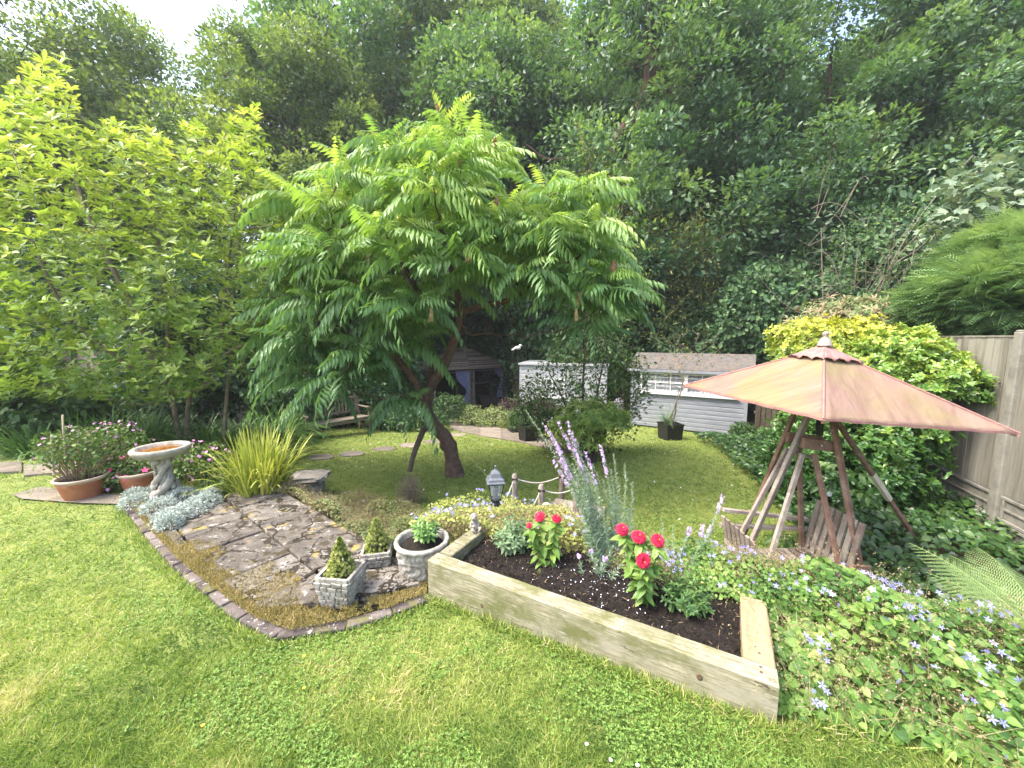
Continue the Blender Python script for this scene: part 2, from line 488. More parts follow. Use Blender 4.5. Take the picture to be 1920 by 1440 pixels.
BLT = blade_t(1.0, 0.45, 2)
def clover(g, N, keep, y0, y1, size, power, seed=2, zmax=0.02, thr=0.45):
    rs = np.random.RandomState(seed)
    r = rs.rand(N); Y = (y0 ** (1 - power) + r * (y1 ** (1 - power) - y0 ** (1 - power))) ** (1 / (1 - power))
    X = (rs.rand(N) * 2 - 1) * 1.62 * Y
    ok = keep(X, Y) & (vnoise(X, Y, 3.1, 9) * 0.6 + vnoise(X, Y, 9, 10) * 0.4 > thr + 0.1 * rs.rand(N)); X, Y = X[ok], Y[ok]; N = len(X)
    Z = terrain(X, Y) + 0.006 + zmax * rs.rand(N)
    for k in range(3):
        a = rs.rand(N) * 6.28 if k == 0 else a + 2.09
        d = np.stack([np.cos(a), np.sin(a), 0.25 + 0.3 * rs.rand(N)], 1); up = np.stack([rs.randn(N) * 0.25, rs.randn(N) * 0.25, np.ones(N)], 1)
        g.inst(QOVAL, np.stack([X, Y, Z], 1), frames(d, up), size * (0.6 + 0.8 * rs.rand(N)) * (0.7 + 0.12 * Y), 1, np.clip(rs.rand(N) * 0.7 + 0.2, 0, 1))
def keep_up(X, Y):
    d = edge_dist(X, Y)
    return (d < -0.05) & ~in_poly(X, Y, PATIO) & ~in_bed(X, Y) & ~in_poly(X, Y, CAMP) & ~((X > -0.9) & (d > -0.5) & (Y > 2.2))
g = Geo()
lawn_blades(g, 330000, -8, 2.3, 0.85, 5.6, 0.034, 0.0032, keep_up, 2.2, 0, BLT, 1)
clover(g, 70000, keep_up, 0.85, 5.0, 0.0095, 2.2)
rs = np.random.RandomState(15)
def fringe(g, pts, N, L, off, m=0):
    pts = np.asarray(pts, float); sg = np.linalg.norm(np.diff(pts, axis=0), axis=1); cu = np.r_[0, np.cumsum(sg)]; s_ = rs.rand(N) * cu[-1]
    s_ = s_[vnoise(s_, s_ * 0, 5, 3) > 0.35 * rs.rand(N)]; N = len(s_)
    X = np.interp(s_, cu, pts[:, 0]) + rs.randn(N) * off; Y = np.interp(s_, cu, pts[:, 1]) - np.abs(rs.randn(N)) * off; ok = ~in_bed(X, Y) & ~in_poly(X, Y, PATIO); X, Y = X[ok], Y[ok]; N = len(X)
    d = np.stack([rs.randn(N) * 0.5, rs.randn(N) * 0.4, 0.9 + 0 * X], 1); ll = L * (0.5 + rs.rand(N)); g.inst(BLT, np.stack([X, Y, terrain(X, Y)], 1), frames(d, np.stack([rs.randn(N), rs.randn(N), rs.rand(N)], 1)), np.stack([0.0035 + 0.003 * rs.rand(N), ll, ll], 1), m, np.clip(0.45 + 0.25 * rs.randn(N), 0, 1))
fringe(g, [bedp(-0.02, -0.02)[:2], bedp(BL + 0.03, -0.02)[:2]], 2600, 0.055, 0.018)
fringe(g, BRK - np.array((0.03, 0.05)), 3200, 0.04, 0.025)
fringe(g, CAMP[1:7], 1500, 0.07, 0.03)
rs = np.random.RandomState(5)
for u, v, col in ((8, 1229, 3), (570, 1230, 3), (570, 1290, 3), (700, 1310, 3), (380, 1360, 3), (1100, 1395, 2), (1145, 1425, 2), (1195, 1435, 2)):
    q = G(u, v, 0.03)
    a = np.arange(9) * 0.7; d = np.stack([np.cos(a), np.sin(a), 0.3 + 0 * a], 1)
    g.inst(QOVAL, q[None].repeat(9, 0), frames(d, np.array([[0, 0, 1.0]]).repeat(9, 0)), 0.008, col)
tag(g.build('lawn_grass', [M_GRASS, M_CLOVER, M_PETALW, M_YEL]), 'short bright green mown grass with clover on the upper lawn', 'grass', kind='stuff')

# ---- lower lawn grass
PATH_U = [(842, 790), (900, 797), (985, 812), (1050, 826), (1120, 850)]
PATH_L = [(846, 806), (900, 818), (985, 832), (1050, 848), (1110, 868)]
PU = np.array([GT(*q)[:2] for q in PATH_U]); PL = np.array([GT(*q)[:2] for q in PATH_L])
PATHP = np.vstack([PU, PL[::-1]])
STONES = [(603, 858), (661, 852), (720, 843), (768, 836), (812, 829), (856, 816)]
SXY = np.array([GT(*q)[:2] for q in STONES])
def keep_low(X, Y):
    d = edge_dist(X, Y); ok = (d > np.where(X < -3, 1.0, 0.36)) & ~in_poly(X, Y, PATHP) & (Y < 13) & ~((X > 3.7 + 0.12 * Y) & (Y < 9)) & ~((X < -5.4) & (Y > 7.0)) & (X > -6.2)
    for s_ in SXY: ok &= ((X - s_[0]) / 0.27) ** 2 + ((Y - s_[1]) / 0.2) ** 2 > 1
    return ok
g = Geo()
M_GRASSL = leafmat('lower_grass_blades', [(0.0, (0.07, 0.12, 0.025)), (0.35, (0.18, 0.27, 0.05)), (0.65, (0.31, 0.39, 0.085)), (1.0, (0.46, 0.42, 0.17))], 0.38, 0.6, 0.2, (1.1, 1.15, 0.75), 1.2, 0.12)
lawn_blades(g, 300000, -9, 6, 3.2, 13, 0.028, 0.0026, keep_low, 1.7, 0, BLT, 11)
clover(g, 60000, keep_low, 3.3, 13, 0.011, 1.7, 12, 0.02, 0.40)
rs = np.random.RandomState(8); n = 240
Xd = rs.uniform(-5, 4.5, n); Yd = rs.uniform(4.2, 11, n); ok = keep_low(Xd, Yd); Xd, Yd = Xd[ok], Yd[ok]; n = len(Xd)
g.inst(QOVAL, np.stack([Xd, Yd, terrain(Xd, Yd) + 0.035], 1), frames(rdir(n, 0.3), np.tile((0., 0, 1), (n, 1))), 0.03, 2)
tag(g.build('lower_grass', [M_GRASSL, M_CLOVER, M_PETALW]), 'mossy clover filled turf of the lower garden with fallen petals', 'grass', kind='stuff')

# ---- terrace of old slabs
M_SLAB = rough_mat('slab_stone', [(0.36, (0.075, 0.066, 0.055)), (0.5, (0.155, 0.14, 0.12)), (0.62, (0.24, 0.222, 0.195))], 9, rough=0.95, bs=0.7, bd=0.012, bscale=90, detail=8,
    stain=[((0.14, 0.122, 0.105), 150, 0.50, 0.56), ((0.34, 0.325, 0.29), 10, 0.57, 0.64), ((0.10, 0.08, 0.055), 18, 0.55, 0.60), ((0.055, 0.045, 0.025), 7, 0.57, 0.60), ((0.03, 0.022, 0.014), 4.5, 0.585, 0.605, (1, 2.6, 1)), ((0.30, 0.23, 0.07), 4.5, 0.60, 0.64)], rndamt=0.25)
def crackle(m):
    """thin crooked cracks and flaked steps for old stone"""
    n = m.node_tree; b = [x for x in n.nodes if x.type == 'BSDF_PRINCIPLED'][0]; src = b.inputs['Base Color'].links[0].from_socket
    co = coords(n); nz = n.nodes.new('ShaderNodeTexNoise'); nz.inputs['Scale'].default_value = 7; nz.inputs['Detail'].default_value = 5; n.links.new(co, nz.inputs['Vector'])
    mx = n.nodes.new('ShaderNodeVectorMath'); mx.operation = 'MULTIPLY_ADD'; n.links.new(nz.outputs['Color'], mx.inputs[0]); mx.inputs[1].default_value = (0.35, 0.35, 0.35); n.links.new(co, mx.inputs[2])
    vo = n.nodes.new('ShaderNodeTexVoronoi'); vo.feature = 'DISTANCE_TO_EDGE'; vo.inputs['Scale'].default_value = 2.7; n.links.new(mx.outputs[0], vo.inputs['Vector'])
    lim = noise(n, co, 3.1, 3); th = n.nodes.new('ShaderNodeMath'); th.operation = 'MULTIPLY_ADD'; n.links.new(lim, th.inputs[0]); th.inputs[1].default_value = 0.16; th.inputs[2].default_value = -0.062
    df = n.nodes.new('ShaderNodeMath'); df.operation = 'SUBTRACT'; n.links.new(vo.outputs['Distance'], df.inputs[0]); n.links.new(th.outputs[0], df.inputs[1])
    f = ramp(n, df.outputs[0], [(0.0, (1, 1, 1)), (0.012, (0, 0, 0))]); c = mix(n, f, src, (0.035, 0.028, 0.018)); n.links.new(c, b.inputs['Base Color'])
    stp = ramp(n, noise(n, co, 5.5, 6, 0.7), [(0.40, (0, 0, 0)), (0.415, (0.35, 0.35, 0.35)), (0.52, (0.4, 0.4, 0.4)), (0.535, (0.75, 0.75, 0.75)), (0.62, (0.8, 0.8, 0.8)), (0.63, (1, 1, 1))])
    hh = n.nodes.new('ShaderNodeMath'); hh.operation = 'SUBTRACT'; n.links.new(stp, hh.inputs[0]); n.links.new(f, hh.inputs[1]); old = b.inputs['Normal'].links[0].from_socket
    bp = n.nodes.new('ShaderNodeBump'); bp.inputs['Strength'].default_value = 0.9; bp.inputs['Distance'].default_value = 0.012; n.links.new(hh.outputs[0], bp.inputs['Height']); n.links.new(old, bp.inputs['Normal']); n.links.new(bp.outputs[0], b.inputs['Normal'])
crackle(M_SLAB)
e_ = nrm(np.array((0.784, -0.62))); p_ = np.array((e_[1], -e_[0])) * 1.0
if (p_ @ np.array((-1, -1))) < 0: p_ = -p_
O_ = G(540, 927, 0)[:2] - e_ * 0.5
def clip(poly, region):
    reg = np.asarray(region); c = reg.mean(0); out = [np.asarray(q, float) for q in poly]
    for i in range(len(reg)):
        a, b = reg[i], reg[(i + 1) % len(reg)]; d = b - a
        s0 = np.sign(d[0] * (c[1] - a[1]) - d[1] * (c[0] - a[0])); new = []
        for k in range(len(out)):
            p0, p1 = out[k], out[(k + 1) % len(out)]
            f0 = s0 * (d[0] * (p0[1] - a[1]) - d[1] * (p0[0] - a[0])); f1 = s0 * (d[0] * (p1[1] - a[1]) - d[1] * (p1[0] - a[0]))
            if f0 >= 0: new.append(p0)
            if f0 * f1 < 0: new.append(p0 + (p1 - p0) * f0 / (f0 - f1))
        out = new
        if len(out) < 3: return []
    return out
REG = [BRK[0], BRK[2], BRK[4], BRK[5], BRK[7], BRK[8], PATIO[10], PATIO[11], PATIO[12]]
cen = np.mean(REG, 0); REG = [cen + (q - cen) * (0.86 if i in (1, 2, 3, 4) else 0.97) for i, q in enumerate(REG)]
g = Geo(); rs = np.random.RandomState(3)
rows = [0.0, 0.46, 0.92, 1.38, 1.84, 2.3, 2.8, 3.3]
for r_ in range(len(rows) - 1):
    x = -1.5 + 0.22 * (r_ % 2)
    while x < 4.2:
        wd = rs.uniform(0.4, 0.62)
        gp = 0.006 if r_ < 3 else 0.014
        quad = [O_ + e_ * (x + gp) + p_ * (rows[r_] + gp), O_ + e_ * (x + wd - gp) + p_ * (rows[r_] + gp), O_ + e_ * (x + wd - gp) + p_ * (rows[r_ + 1] - gp), O_ + e_ * (x + gp) + p_ * (rows[r_ + 1] - gp)]
        if r_ >= 3 and rs.rand() < 0.6:     # broken slabs near the lawn
            s_ = rs.uniform(0.3, 0.7); m1 = quad[0] * (1 - s_) + quad[1] * s_; m2 = quad[3] * s_ + quad[2] * (1 - s_)
            qs = [[quad[0], m1 - e_ * 0.01, m2 - e_ * 0.02, quad[3]], [m1 + e_ * 0.01, quad[1], quad[2], m2 + e_ * 0.01]]
        else: qs = [quad]
        for q in qs:
            q = clip([c + rs.uniform(-0.008, 0.008, 2) for c in q], REG)
            if len(q) < 3: continue
            q = np.array(q); z0 = 0.004 + rs.uniform(-0.006, 0.006) - (0.012 if r_ >= 3 else 0) + (0.02 if r_ == 0 else 0); tl = rs.uniform(-0.012, 0.012, 2); c = q.mean(0)
            zt = z0 + (q - c) @ tl; k = len(q)
            qi = c + (q - c) * 0.97
            V = np.vstack([np.c_[q, np.full(k, -0.06)], np.c_[q, zt - 0.008], np.c_[qi, zt]])
            F = [tuple(range(2 * k, 3 * k))] + [(j, (j + 1) % k, (j + 1) % k + k, j + k) for j in range(k)] + [(j + k, (j + 1) % k + k, (j + 1) % k + 2 * k, j + 2 * k) for j in range(k)]
            # wind faces upward whatever the clip gave
            ar = sum(q[j][0] * q[(j + 1) % k][1] - q[(j + 1) % k][0] * q[j][1] for j in range(k))
            if ar < 0: F = [f[::-1] for f in F]
            g.add(V, F, 0, rs.rand())
        x += wd
tag(g.build('terrace', [M_SLAB]), kind='structure')
# golden moss and dry weeds in the joints
M_MOSS = leafmat('golden_moss', [(0.0, (0.07, 0.08, 0.025)), (0.3, (0.20, 0.18, 0.055)), (0.65, (0.38, 0.30, 0.11)), (1.0, (0.50, 0.42, 0.23))], 0.25, 0.8, 0.1, (1, 1, 0.6), 5, 0.2)
g = Geo(); rs = np.random.RandomState(31)
N = 420000; b0 = PATIO.min(0); b1 = PATIO.max(0)
X = rs.uniform(b0[0], b1[0], N); Y = rs.uniform(b0[1], b1[1], N)
PIN = np.array([cen + (q - cen) * 0.985 for q in PATIO])
ok = in_poly(X, Y, PIN); X, Y = X[ok], Y[ok]
def seg_dist(X, Y, pts):
    best = np.full(len(X), 9.0)
    for a, b in zip(pts[:-1], pts[1:]):
        d = b - a; t = np.clip(((X - a[0]) * d[0] + (Y - a[1]) * d[1]) / (d @ d), 0, 1)
        best = np.minimum(best, np.hypot(X - a[0] - t * d[0], Y - a[1] - t * d[1]))
    return best
de = seg_dist(X, Y, BRK)
nz = 0.4 * vnoise(X, Y, 4.5, 21) + 0.3 * vnoise(X, Y, 13, 22) + 0.3 * vnoise(X, Y, 37, 23)
front = np.clip((3.0 - Y) / 0.8, 0, 1)
den = np.clip(1.15 - de / (0.26 + 0.34 * front), 0, 1) + 0.0
ok = (nz * 1.3 + den * 0.62 > 0.98) & (rs.rand(len(X)) < 0.9)
X, Y, nz = X[ok], Y[ok], nz[ok]; N = len(X)
d = np.stack([rs.randn(N) * 0.8, rs.randn(N) * 0.8, 0.5 + rs.rand(N)], 1)
g.inst(NEEDLE, np.stack([X, Y, -0.008 + 0.014 * rs.rand(N)], 1), frames(d, rdir(N)), np.stack([np.full(N, 0.035), 0.008 + 0.016 * rs.rand(N), np.ones(N) * 0.01], 1), 0, np.clip(0.25 + nz * 0.6 + 0.2 * rs.randn(N), 0, 1))
tag(g.build('moss', [M_MOSS]), 'golden brown moss spreading over the broken slabs by the edging', 'moss', kind='stuff')

# ---- brick edging
M_BRICK = rough_mat('edging_brick', [(0.3, (0.055, 0.045, 0.043)), (0.5, (0.11, 0.09, 0.085)), (0.7, (0.17, 0.145, 0.132))], 9, rough=0.9, bs=0.6, bd=0.01, stain=[((0.5, 0.46, 0.4), 26, 0.60, 0.64), ((0.12, 0.11, 0.05), 6, 0.55, 0.63)], rndamt=0.5)
g = Geo(); sp = spline(BRK, 20); seg = np.linalg.norm(np.diff(sp, axis=0), axis=1); cum = np.concatenate([[0], np.cumsum(seg)])
s_ = 0.0; rs = np.random.RandomState(9)
while s_ < cum[-1] - 0.1:
    L = rs.choice([0.205, 0.21, 0.2]) if s_ < cum[-1] * 0.7 else rs.uniform(0.25, 0.38)
    L = min(L, cum[-1] - s_)
    pa = np.array([np.interp(s_, cum, sp[:, 0]), np.interp(s_, cum, sp[:, 1])]); pb = np.array([np.interp(s_ + L - 0.008, cum, sp[:, 0]), np.interp(s_ + L - 0.008, cum, sp[:, 1])])
    z = -0.004 + rs.uniform(-0.006, 0.006) + 0.5 * (float(terrain(*pa)) + 0.0)
    tw = rs.uniform(-0.01, 0.01, 2)
    g.beam((pa[0] + tw[0], pa[1], z - 0.03), (pb[0] + tw[1], pb[1], z - 0.03 + rs.uniform(-0.004, 0.004)), 0.072, 0.085, 0, rs.rand(), ends=-0.002)
    s_ += L
o = bevel(g.build('brick_edging', [M_BRICK]), 0.008, 2)
tag(o, 'curved row of purple grey bricks edging the upper lawn beside the terrace', 'edging')

# ---- path and stepping stones
M_PAVE = rough_mat('paving', [(0.3, (0.14, 0.12, 0.095)), (0.6, (0.24, 0.205, 0.165)), (0.8, (0.30, 0.26, 0.215))], 4, rough=0.95, bs=0.4, bd=0.01, bscale=50, rndamt=0.3, stain=[((0.08, 0.08, 0.05), 4, 0.62, 0.75)])
g = Geo()
for i in range(len(PU) - 1):
    for h in range(2):
        a = PU[i] + (PU[i + 1] - PU[i]) * h / 2; b = PU[i] + (PU[i + 1] - PU[i]) * (h + 1) / 2; c = PL[i] + (PL[i + 1] - PL[i]) * (h + 1) / 2; d = PL[i] + (PL[i + 1] - PL[i]) * h / 2
        q = np.array([a, b, c, d]); q = q.mean(0) + (q - q.mean(0)) * 0.985; zz = terrain(q[:, 0], q[:, 1])
        V = np.vstack([np.c_[q, zz - 0.05], np.c_[q, zz + 0.03]])
        g.add(V, [(4, 5, 6, 7)[::-1], (0, 1, 5, 4), (1, 2, 6, 5), (2, 3, 7, 6), (3, 0, 4, 7)], 0, random.random())
tag(g.build('path', [M_PAVE]), kind='structure')
wh = ['leftmost, nearest the yellow grass clump', 'second from the yellow grass clump', 'third from the yellow grass clump', 'just left of the forked prop branch', 'partly behind the leaning sumac trunk', 'last before the paved path']
for i, (x, y) in enumerate(SXY):
    g = Geo(); rs = np.random.RandomState(40 + i); k = 14; an = np.arange(k) * 2 * pi / k; rr = 1 + 0.16 * (rs.rand(k) - 0.5)
    z = float(terrain(x, y)); q = np.stack([x + 0.25 * rr * np.cos(an), y + 0.18 * rr * np.sin(an)], 1); qi = q.mean(0) + (q - q.mean(0)) * 0.93
    V = np.vstack([np.c_[q, np.full(k, z - 0.02)], np.c_[q, np.full(k, z + 0.018)], np.c_[qi, np.full(k, z + 0.026)]]) - np.array((x, y, z))
    F = [tuple(range(2 * k, 3 * k))] + [(j, (j + 1) % k, (j + 1) % k + k, j + k) for j in range(k)] + [(j + k, (j + 1) % k + k, (j + 1) % k + 2 * k, j + 2 * k) for j in range(k)]
    g.add(V, F, 0, rs.rand())
    tag(g.build('stepping_stone', [M_PAVE], loc=(x, y, z)), 'worn stepping stone in the lower lawn, ' + wh[i], 'stepping stone', 'stepping stones across the lower lawn')
# far path at the left of the terracotta pots
g = Geo()
for i, (ua, ub) in enumerate(((-60, 40), (44, 110), (115, 250))):
    q = np.array([G(ua, 866 + i * 2, 0)[:2], G(ub, 862 + i * 2, 0)[:2], G(ub, 880 + i * 2, 0)[:2], G(ua, 886 + i * 2, 0)[:2]]); zz = terrain(q[:, 0], q[:, 1])
    g.add(np.vstack([np.c_[q, zz - 0.05], np.c_[q, zz + 0.03]]), [(7, 6, 5, 4), (0, 1, 5, 4), (1, 2, 6, 5), (2, 3, 7, 6), (3, 0, 4, 7)], 0, random.random())
q = np.array([G(u, v, 0)[:2] for u, v in ((22, 922), (75, 908), (240, 925), (236, 940), (150, 938), (40, 930))]); zz = terrain(q[:, 0], q[:, 1])
g.add(np.c_[q, zz + 0.022], [tuple(range(6))[::-1]], 0, 0.3)
tag(g.build('side_path', [M_PAVE]), kind='structure')

# ================================================================== FENCE
M_BOARD = rough_mat('fence_board', [(0.3, (0.105, 0.098, 0.075)), (0.5, (0.18, 0.17, 0.138)), (0.7, (0.25, 0.238, 0.20))], 3.0, (6, 6, 0.5), rough=0.9, bs=0.4, bd=0.006, rndamt=0.5, stain=[((0.16, 0.17, 0.09), 1.2, 0.6, 0.8), ((0.12, 0.09, 0.06), 5, 0.64, 0.74, (7, 7, 0.6))])
M_CONC = rough_mat('concrete', [(0.3, (0.13, 0.125, 0.105)), (0.55, (0.22, 0.213, 0.18)), (0.8, (0.29, 0.285, 0.25))], 6, rough=0.95, bs=0.4, bd=0.006, bscale=60, stain=[((0.14, 0.13, 0.05), 3, 0.58, 0.7), ((0.09, 0.085, 0.06), 2, 0.6, 0.8, (3, 3, 0.6))])
fdir = nrm(np.array((0.38, 1.0))); f0 = np.array((5.70, 4.3))
fence = thing('garden_fence', 'tall weathered board fence on concrete posts and ribbed gravel boards', 'fence', (f0[0], f0[1], -0.75))
fn = np.array((-fdir[1], fdir[0]))       # towards the garden
pos = [f0 + fdir * 1.9 * k for k in (-2, -1, 0, 1, 2, 3)]
rs = np.random.RandomState(12)
def L3(xy, z): return np.array((xy[0] - f0[0], xy[1] - f0[1], z + 0.75))
for k, a in enumerate(pos):
    g = Geo(); top = 1.73 if k < 4 else 1.6
    g.beam(L3(a, -0.95), L3(a, top), 0.11, 0.12, up=(fn[0], fn[1], 0)); g.box(L3(a, top + 0.01), (0.1, 0.11, 0.02), R=frames(np.array([[fdir[0], fdir[1], 0]]), np.array([[0, 0, 1.0]]))[0])
    bevel(g.build('post', [M_CONC], fence), 0.012)
    if k == len(pos) - 1: break
    b = pos[k + 1]; A = a + fdir * 0.06; B = b - fdir * 0.06; L = np.linalg.norm(B - A)
    g = Geo(); nb = 17; ztop = 1.66 if k < 3 else 1.58
    for j in range(nb):
        c = A + fdir * (L * (j + 0.5) / nb) + fn * (0.012 + 0.006 * (j % 2))
        zz = ztop + rs.uniform(-0.004, 0.004)
        g.beam(L3(c, -0.135), L3(c, zz), L / nb + 0.012, 0.012, up=(fn[0], fn[1], 0), rnd=rs.rand())
    g.build('board_panel', [M_BOARD], fence)
    g = Geo(); g.beam(L3(A - fdir * 0.0, ztop + 0.02), L3(B, ztop + 0.02), 0.055, 0.025); g.build('capping_rail', [M_BOARD], fence)
    for r_ in range(2):
        z0 = -0.75 + 0.305 * r_; g = Geo()
        g.beam(L3(A, z0 + 0.15), L3(B, z0 + 0.15), 0.028, 0.298)
        for zz in (z0 + 0.02, z0 + 0.28): g.beam(L3(A + fn * 0.024, zz), L3(B + fn * 0.024, zz), 0.022, 0.038)
        g.beam(L3(A + fn * 0.022, z0 + 0.15), L3(B + fn * 0.022, z0 + 0.15), 0.016, 0.03)
        for tt in (0.02, 0.5, 0.98):
            c = A + (B - A) * tt + fn * 0.0235; g.beam(L3(c, z0 + 0.045), L3(c, z0 + 0.262), 0.035, 0.021, up=(fn[0], fn[1], 0))
        bevel(g.build('gravel_board', [M_CONC], fence), 0.006)

# ================================================================== SHEDS
M_CLAD = rough_mat('grey_cladding', [(0.3, (0.19, 0.205, 0.235)), (0.6, (0.26, 0.275, 0.305)), (0.8, (0.30, 0.31, 0.34))], 3, (1, 1, 6), rough=0.6, bs=0.15, bd=0.004, stain=[((0.25, 0.24, 0.19), 2.5, 0.66, 0.82, (1, 1, 0.5))])
M_WHITE = plain('white_paint', (0.66, 0.66, 0.65), 0.45)
M_CLADW = rough_mat('white_cladding', [(0.3, (0.32, 0.335, 0.35)), (0.7, (0.43, 0.44, 0.46))], 3, (1, 1, 5), rough=0.6, bs=0.15, bd=0.004, stain=[((0.3, 0.31, 0.27), 2.5, 0.62, 0.8)])
M_FELT = rough_mat('roof_felt', [(0.3, (0.07, 0.065, 0.06)), (0.7, (0.15, 0.14, 0.13))], 10, rough=0.95, bs=0.5, bd=0.01, bscale=120, stain=[((0.22, 0.13, 0.07), 7, 0.55, 0.68), ((0.10, 0.11, 0.04), 3, 0.62, 0.75)])
M_NET = rough_mat('net_curtain', [(0.3, (0.45, 0.46, 0.48)), (0.7, (0.75, 0.76, 0.78))], 18, (4, 4, 0.4), rough=0.9, bs=0.5, bd=0.02)
def glassmat(name, c=(0.75, 0.8, 0.82), a=0.25):
    m, n, b, out = newmat(name)
    b.inputs['Base Color'].default_value = (*c, 1); b.inputs['Roughness'].default_value = 0.05; b.inputs['Alpha'].default_value = a
    return m
M_GLASS = glassmat('window_glass')
def clad_wall(g, x0, x1, y, z0, z1, step=0.115, flip=False, axis_='x', th=0.024, gable=None):
    """one wall of overlapping boards; grooves modelled; axis_ x: wall runs along x at depth y"""
    n = max(1, int(round((z1 - z0) / step))); st = (z1 - z0) / n; prof = []
    for i in range(n):
        a = z0 + i * st
        prof += [(0.0, a), (th, a + 0.006), (th, a + st * 0.75), (th * 0.25, a + st * 0.97)]
    prof.append((0.0, z1))
    s_ = -1 if flip else 1
    rows = []
    for (o, z) in prof:
        if axis_ == 'x': rows.append([(x0, y - s_ * o, z), (x1, y - s_ * o, z)])
        else: rows.append([(y - s_ * o, x0, z), (y - s_ * o, x1, z)])
    g.grid(np.array(rows), 0, 0.5, False)
A = np.array((3.47, 11.0)); B = np.array((5.87, 9.5)); W = float(np.linalg.norm(B - A)); rz = math.atan2(B[1] - A[1], B[0] - A[0])
shed = thing('garden_shed', 'grey painted timber shed with a long white paned window and net curtains', 'shed', (A[0], A[1], -0.85), rz)
D = 1.9; Hh = 1.70; RH = 0.36
g = Geo(); clad_wall(g, 0, W, 0, 0.04, Hh); clad_wall(g, 0, D, 0, 0.04, Hh, axis_='y'); clad_wall(g, 0, D, W, 0.04, Hh, axis_='y', flip=True); clad_wall(g, 0, W, D, 0.04, Hh, flip=True)
for xx in (0.0, W): g.add([(xx, 0, Hh), (xx, D, Hh), (xx, D / 2, Hh + RH - 0.02)], [(0, 1, 2)])
for xx in (0.0, W):
    for yy in (0.0, D): g.box((xx, yy, Hh / 2), (0.07, 0.07, Hh - 0.02))
g.build('wall', [M_CLAD], shed)
g = Geo(); g.box((W / 2, D / 2, -0.02), (W - 0.1, D - 0.1, 0.1)); g.build('floor_bearer', [M_FELT], shed)
g = Geo()
for s_ in (-1, 1):
    y0 = D / 2 + s_ * (D / 2 + 0.12); z0 = Hh - 0.05
    V = np.array([(-0.12, y0, z0), (W + 0.12, y0, z0), (W + 0.12, D / 2, Hh + RH), (-0.12, D / 2, Hh + RH)]); V2 = V + (0, 0, 0.03)
    F = [(0, 3, 2, 1), (4, 5, 6, 7), (0, 1, 5, 4), (1, 2, 6, 5), (2, 3, 7, 6), (3, 0, 4, 7)]
    if s_ > 0: F = [f[::-1] for f in F]
    g.add(np.vstack([V, V2]), F)
roof = g.build('roof', [M_FELT], shed)
g = Geo(); g.box((W / 2, -0.125, Hh - 0.07), (W + 0.24, 0.018, 0.07)); g.build('fascia', [M_CLAD], shed)
for x_ in (-0.13, W + 0.13):
    for s_ in (-1, 1):
        g = Geo(); g.beam((x_, D / 2 + s_ * (D / 2 + 0.1), Hh - 0.06), (x_, D / 2, Hh + RH - 0.02), 0.02, 0.09); g.build('bargeboard', [M_FELT], shed)
def window(parent, x0, x1, z0, z1, y, ncas, cols, rows):
    wf = Geo(); t = 0.05
    for (c, s_) in ((((x0 + x1) / 2, y - 0.03, z0), (x1 - x0 + 2 * t, 0.06, t)), (((x0 + x1) / 2, y - 0.03, z1), (x1 - x0 + 2 * t, 0.06, t)), ((x0, y - 0.03, (z0 + z1) / 2), (t, 0.056, z1 - z0 - t)), ((x1, y - 0.03, (z0 + z1) / 2), (t, 0.056, z1 - z0 - t))): wf.box(c, s_)
    wf.box(((x0 + x1) / 2, y - 0.05, z0 - 0.045), (x1 - x0 + 0.16, 0.09, 0.03))
    cw = (x1 - x0) / ncas
    for i in range(1, ncas): wf.box((x0 + cw * i, y - 0.028, (z0 + z1) / 2), (0.09, 0.05, z1 - z0 - t))
    for i in range(ncas):
        for j in range(1, cols): wf.box((x0 + cw * i + cw * j / cols, y - 0.026, (z0 + z1) / 2), (0.022, 0.03, z1 - z0 - t))
        for j in range(1, rows): wf.box((x0 + cw * (i + 0.5), y - 0.025, z0 + (z1 - z0) * j / rows), (cw - 0.08, 0.026, 0.022))
    win = wf.build('window', [M_WHITE], parent)
    g = Geo(); g.box(((x0 + x1) / 2, y - 0.022, (z0 + z1) / 2), (x1 - x0 - 0.02, 0.004, z1 - z0 - 0.02)); g.build('pane', [M_GLASS], win)
    g = Geo(); xs = np.linspace(x0 + 0.02, x1 - 0.02, 160); zs = np.linspace(z0 + 0.02, z1 - 0.02, 3)
    Pg = np.array([[(x_, y - 0.016 + 0.006 * sin(x_ * 70 + 2 * sin(x_ * 9)), z_) for z_ in zs] for x_ in xs]); g.grid(Pg); g.build('net_curtain', [M_NET], win)
    return win
window(shed, 0.26, W - 0.24, 1.04, 1.56, 0, 2, 3, 2)

sh2 = thing('garden_shed', 'white clapboard shed behind the small maple, between gazebo and grey shed', 'shed', (0.27, 13.3, -1.25), math.atan2(-0.75, 2.9))
W2, D2, H2 = 2.95, 2.0, 2.0
g = Geo(); clad_wall(g, 0, W2, 0, 0, H2, 0.14); clad_wall(g, 0, D2, 0, 0, H2, 0.14, axis_='y'); clad_wall(g, 0, D2, W2, 0, H2, 0.14, axis_='y', flip=True); clad_wall(g, 0, W2, D2, 0, H2, 0.14, flip=True); g.build('wall', [M_CLADW], sh2)
g = Geo(); g.box((W2 / 2, D2 / 2, H2 + 0.04), (W2 + 0.1, D2 + 0.16, 0.06)); g.build('roof', [M_CLADW], sh2)
window(sh2, 0.75, 1.55, 0.95, 1.55, 0, 2, 2, 2)
g = Geo(); g.box((2.2, -0.02, 0.85), (0.7, 0.03, 1.6)); dr = g.build('door', [M_CLADW], sh2)
g = Geo(); g.box((1.95, -0.05, 0.85), (0.02, 0.03, 0.12)); g.build('handle', [M_FELT], dr)

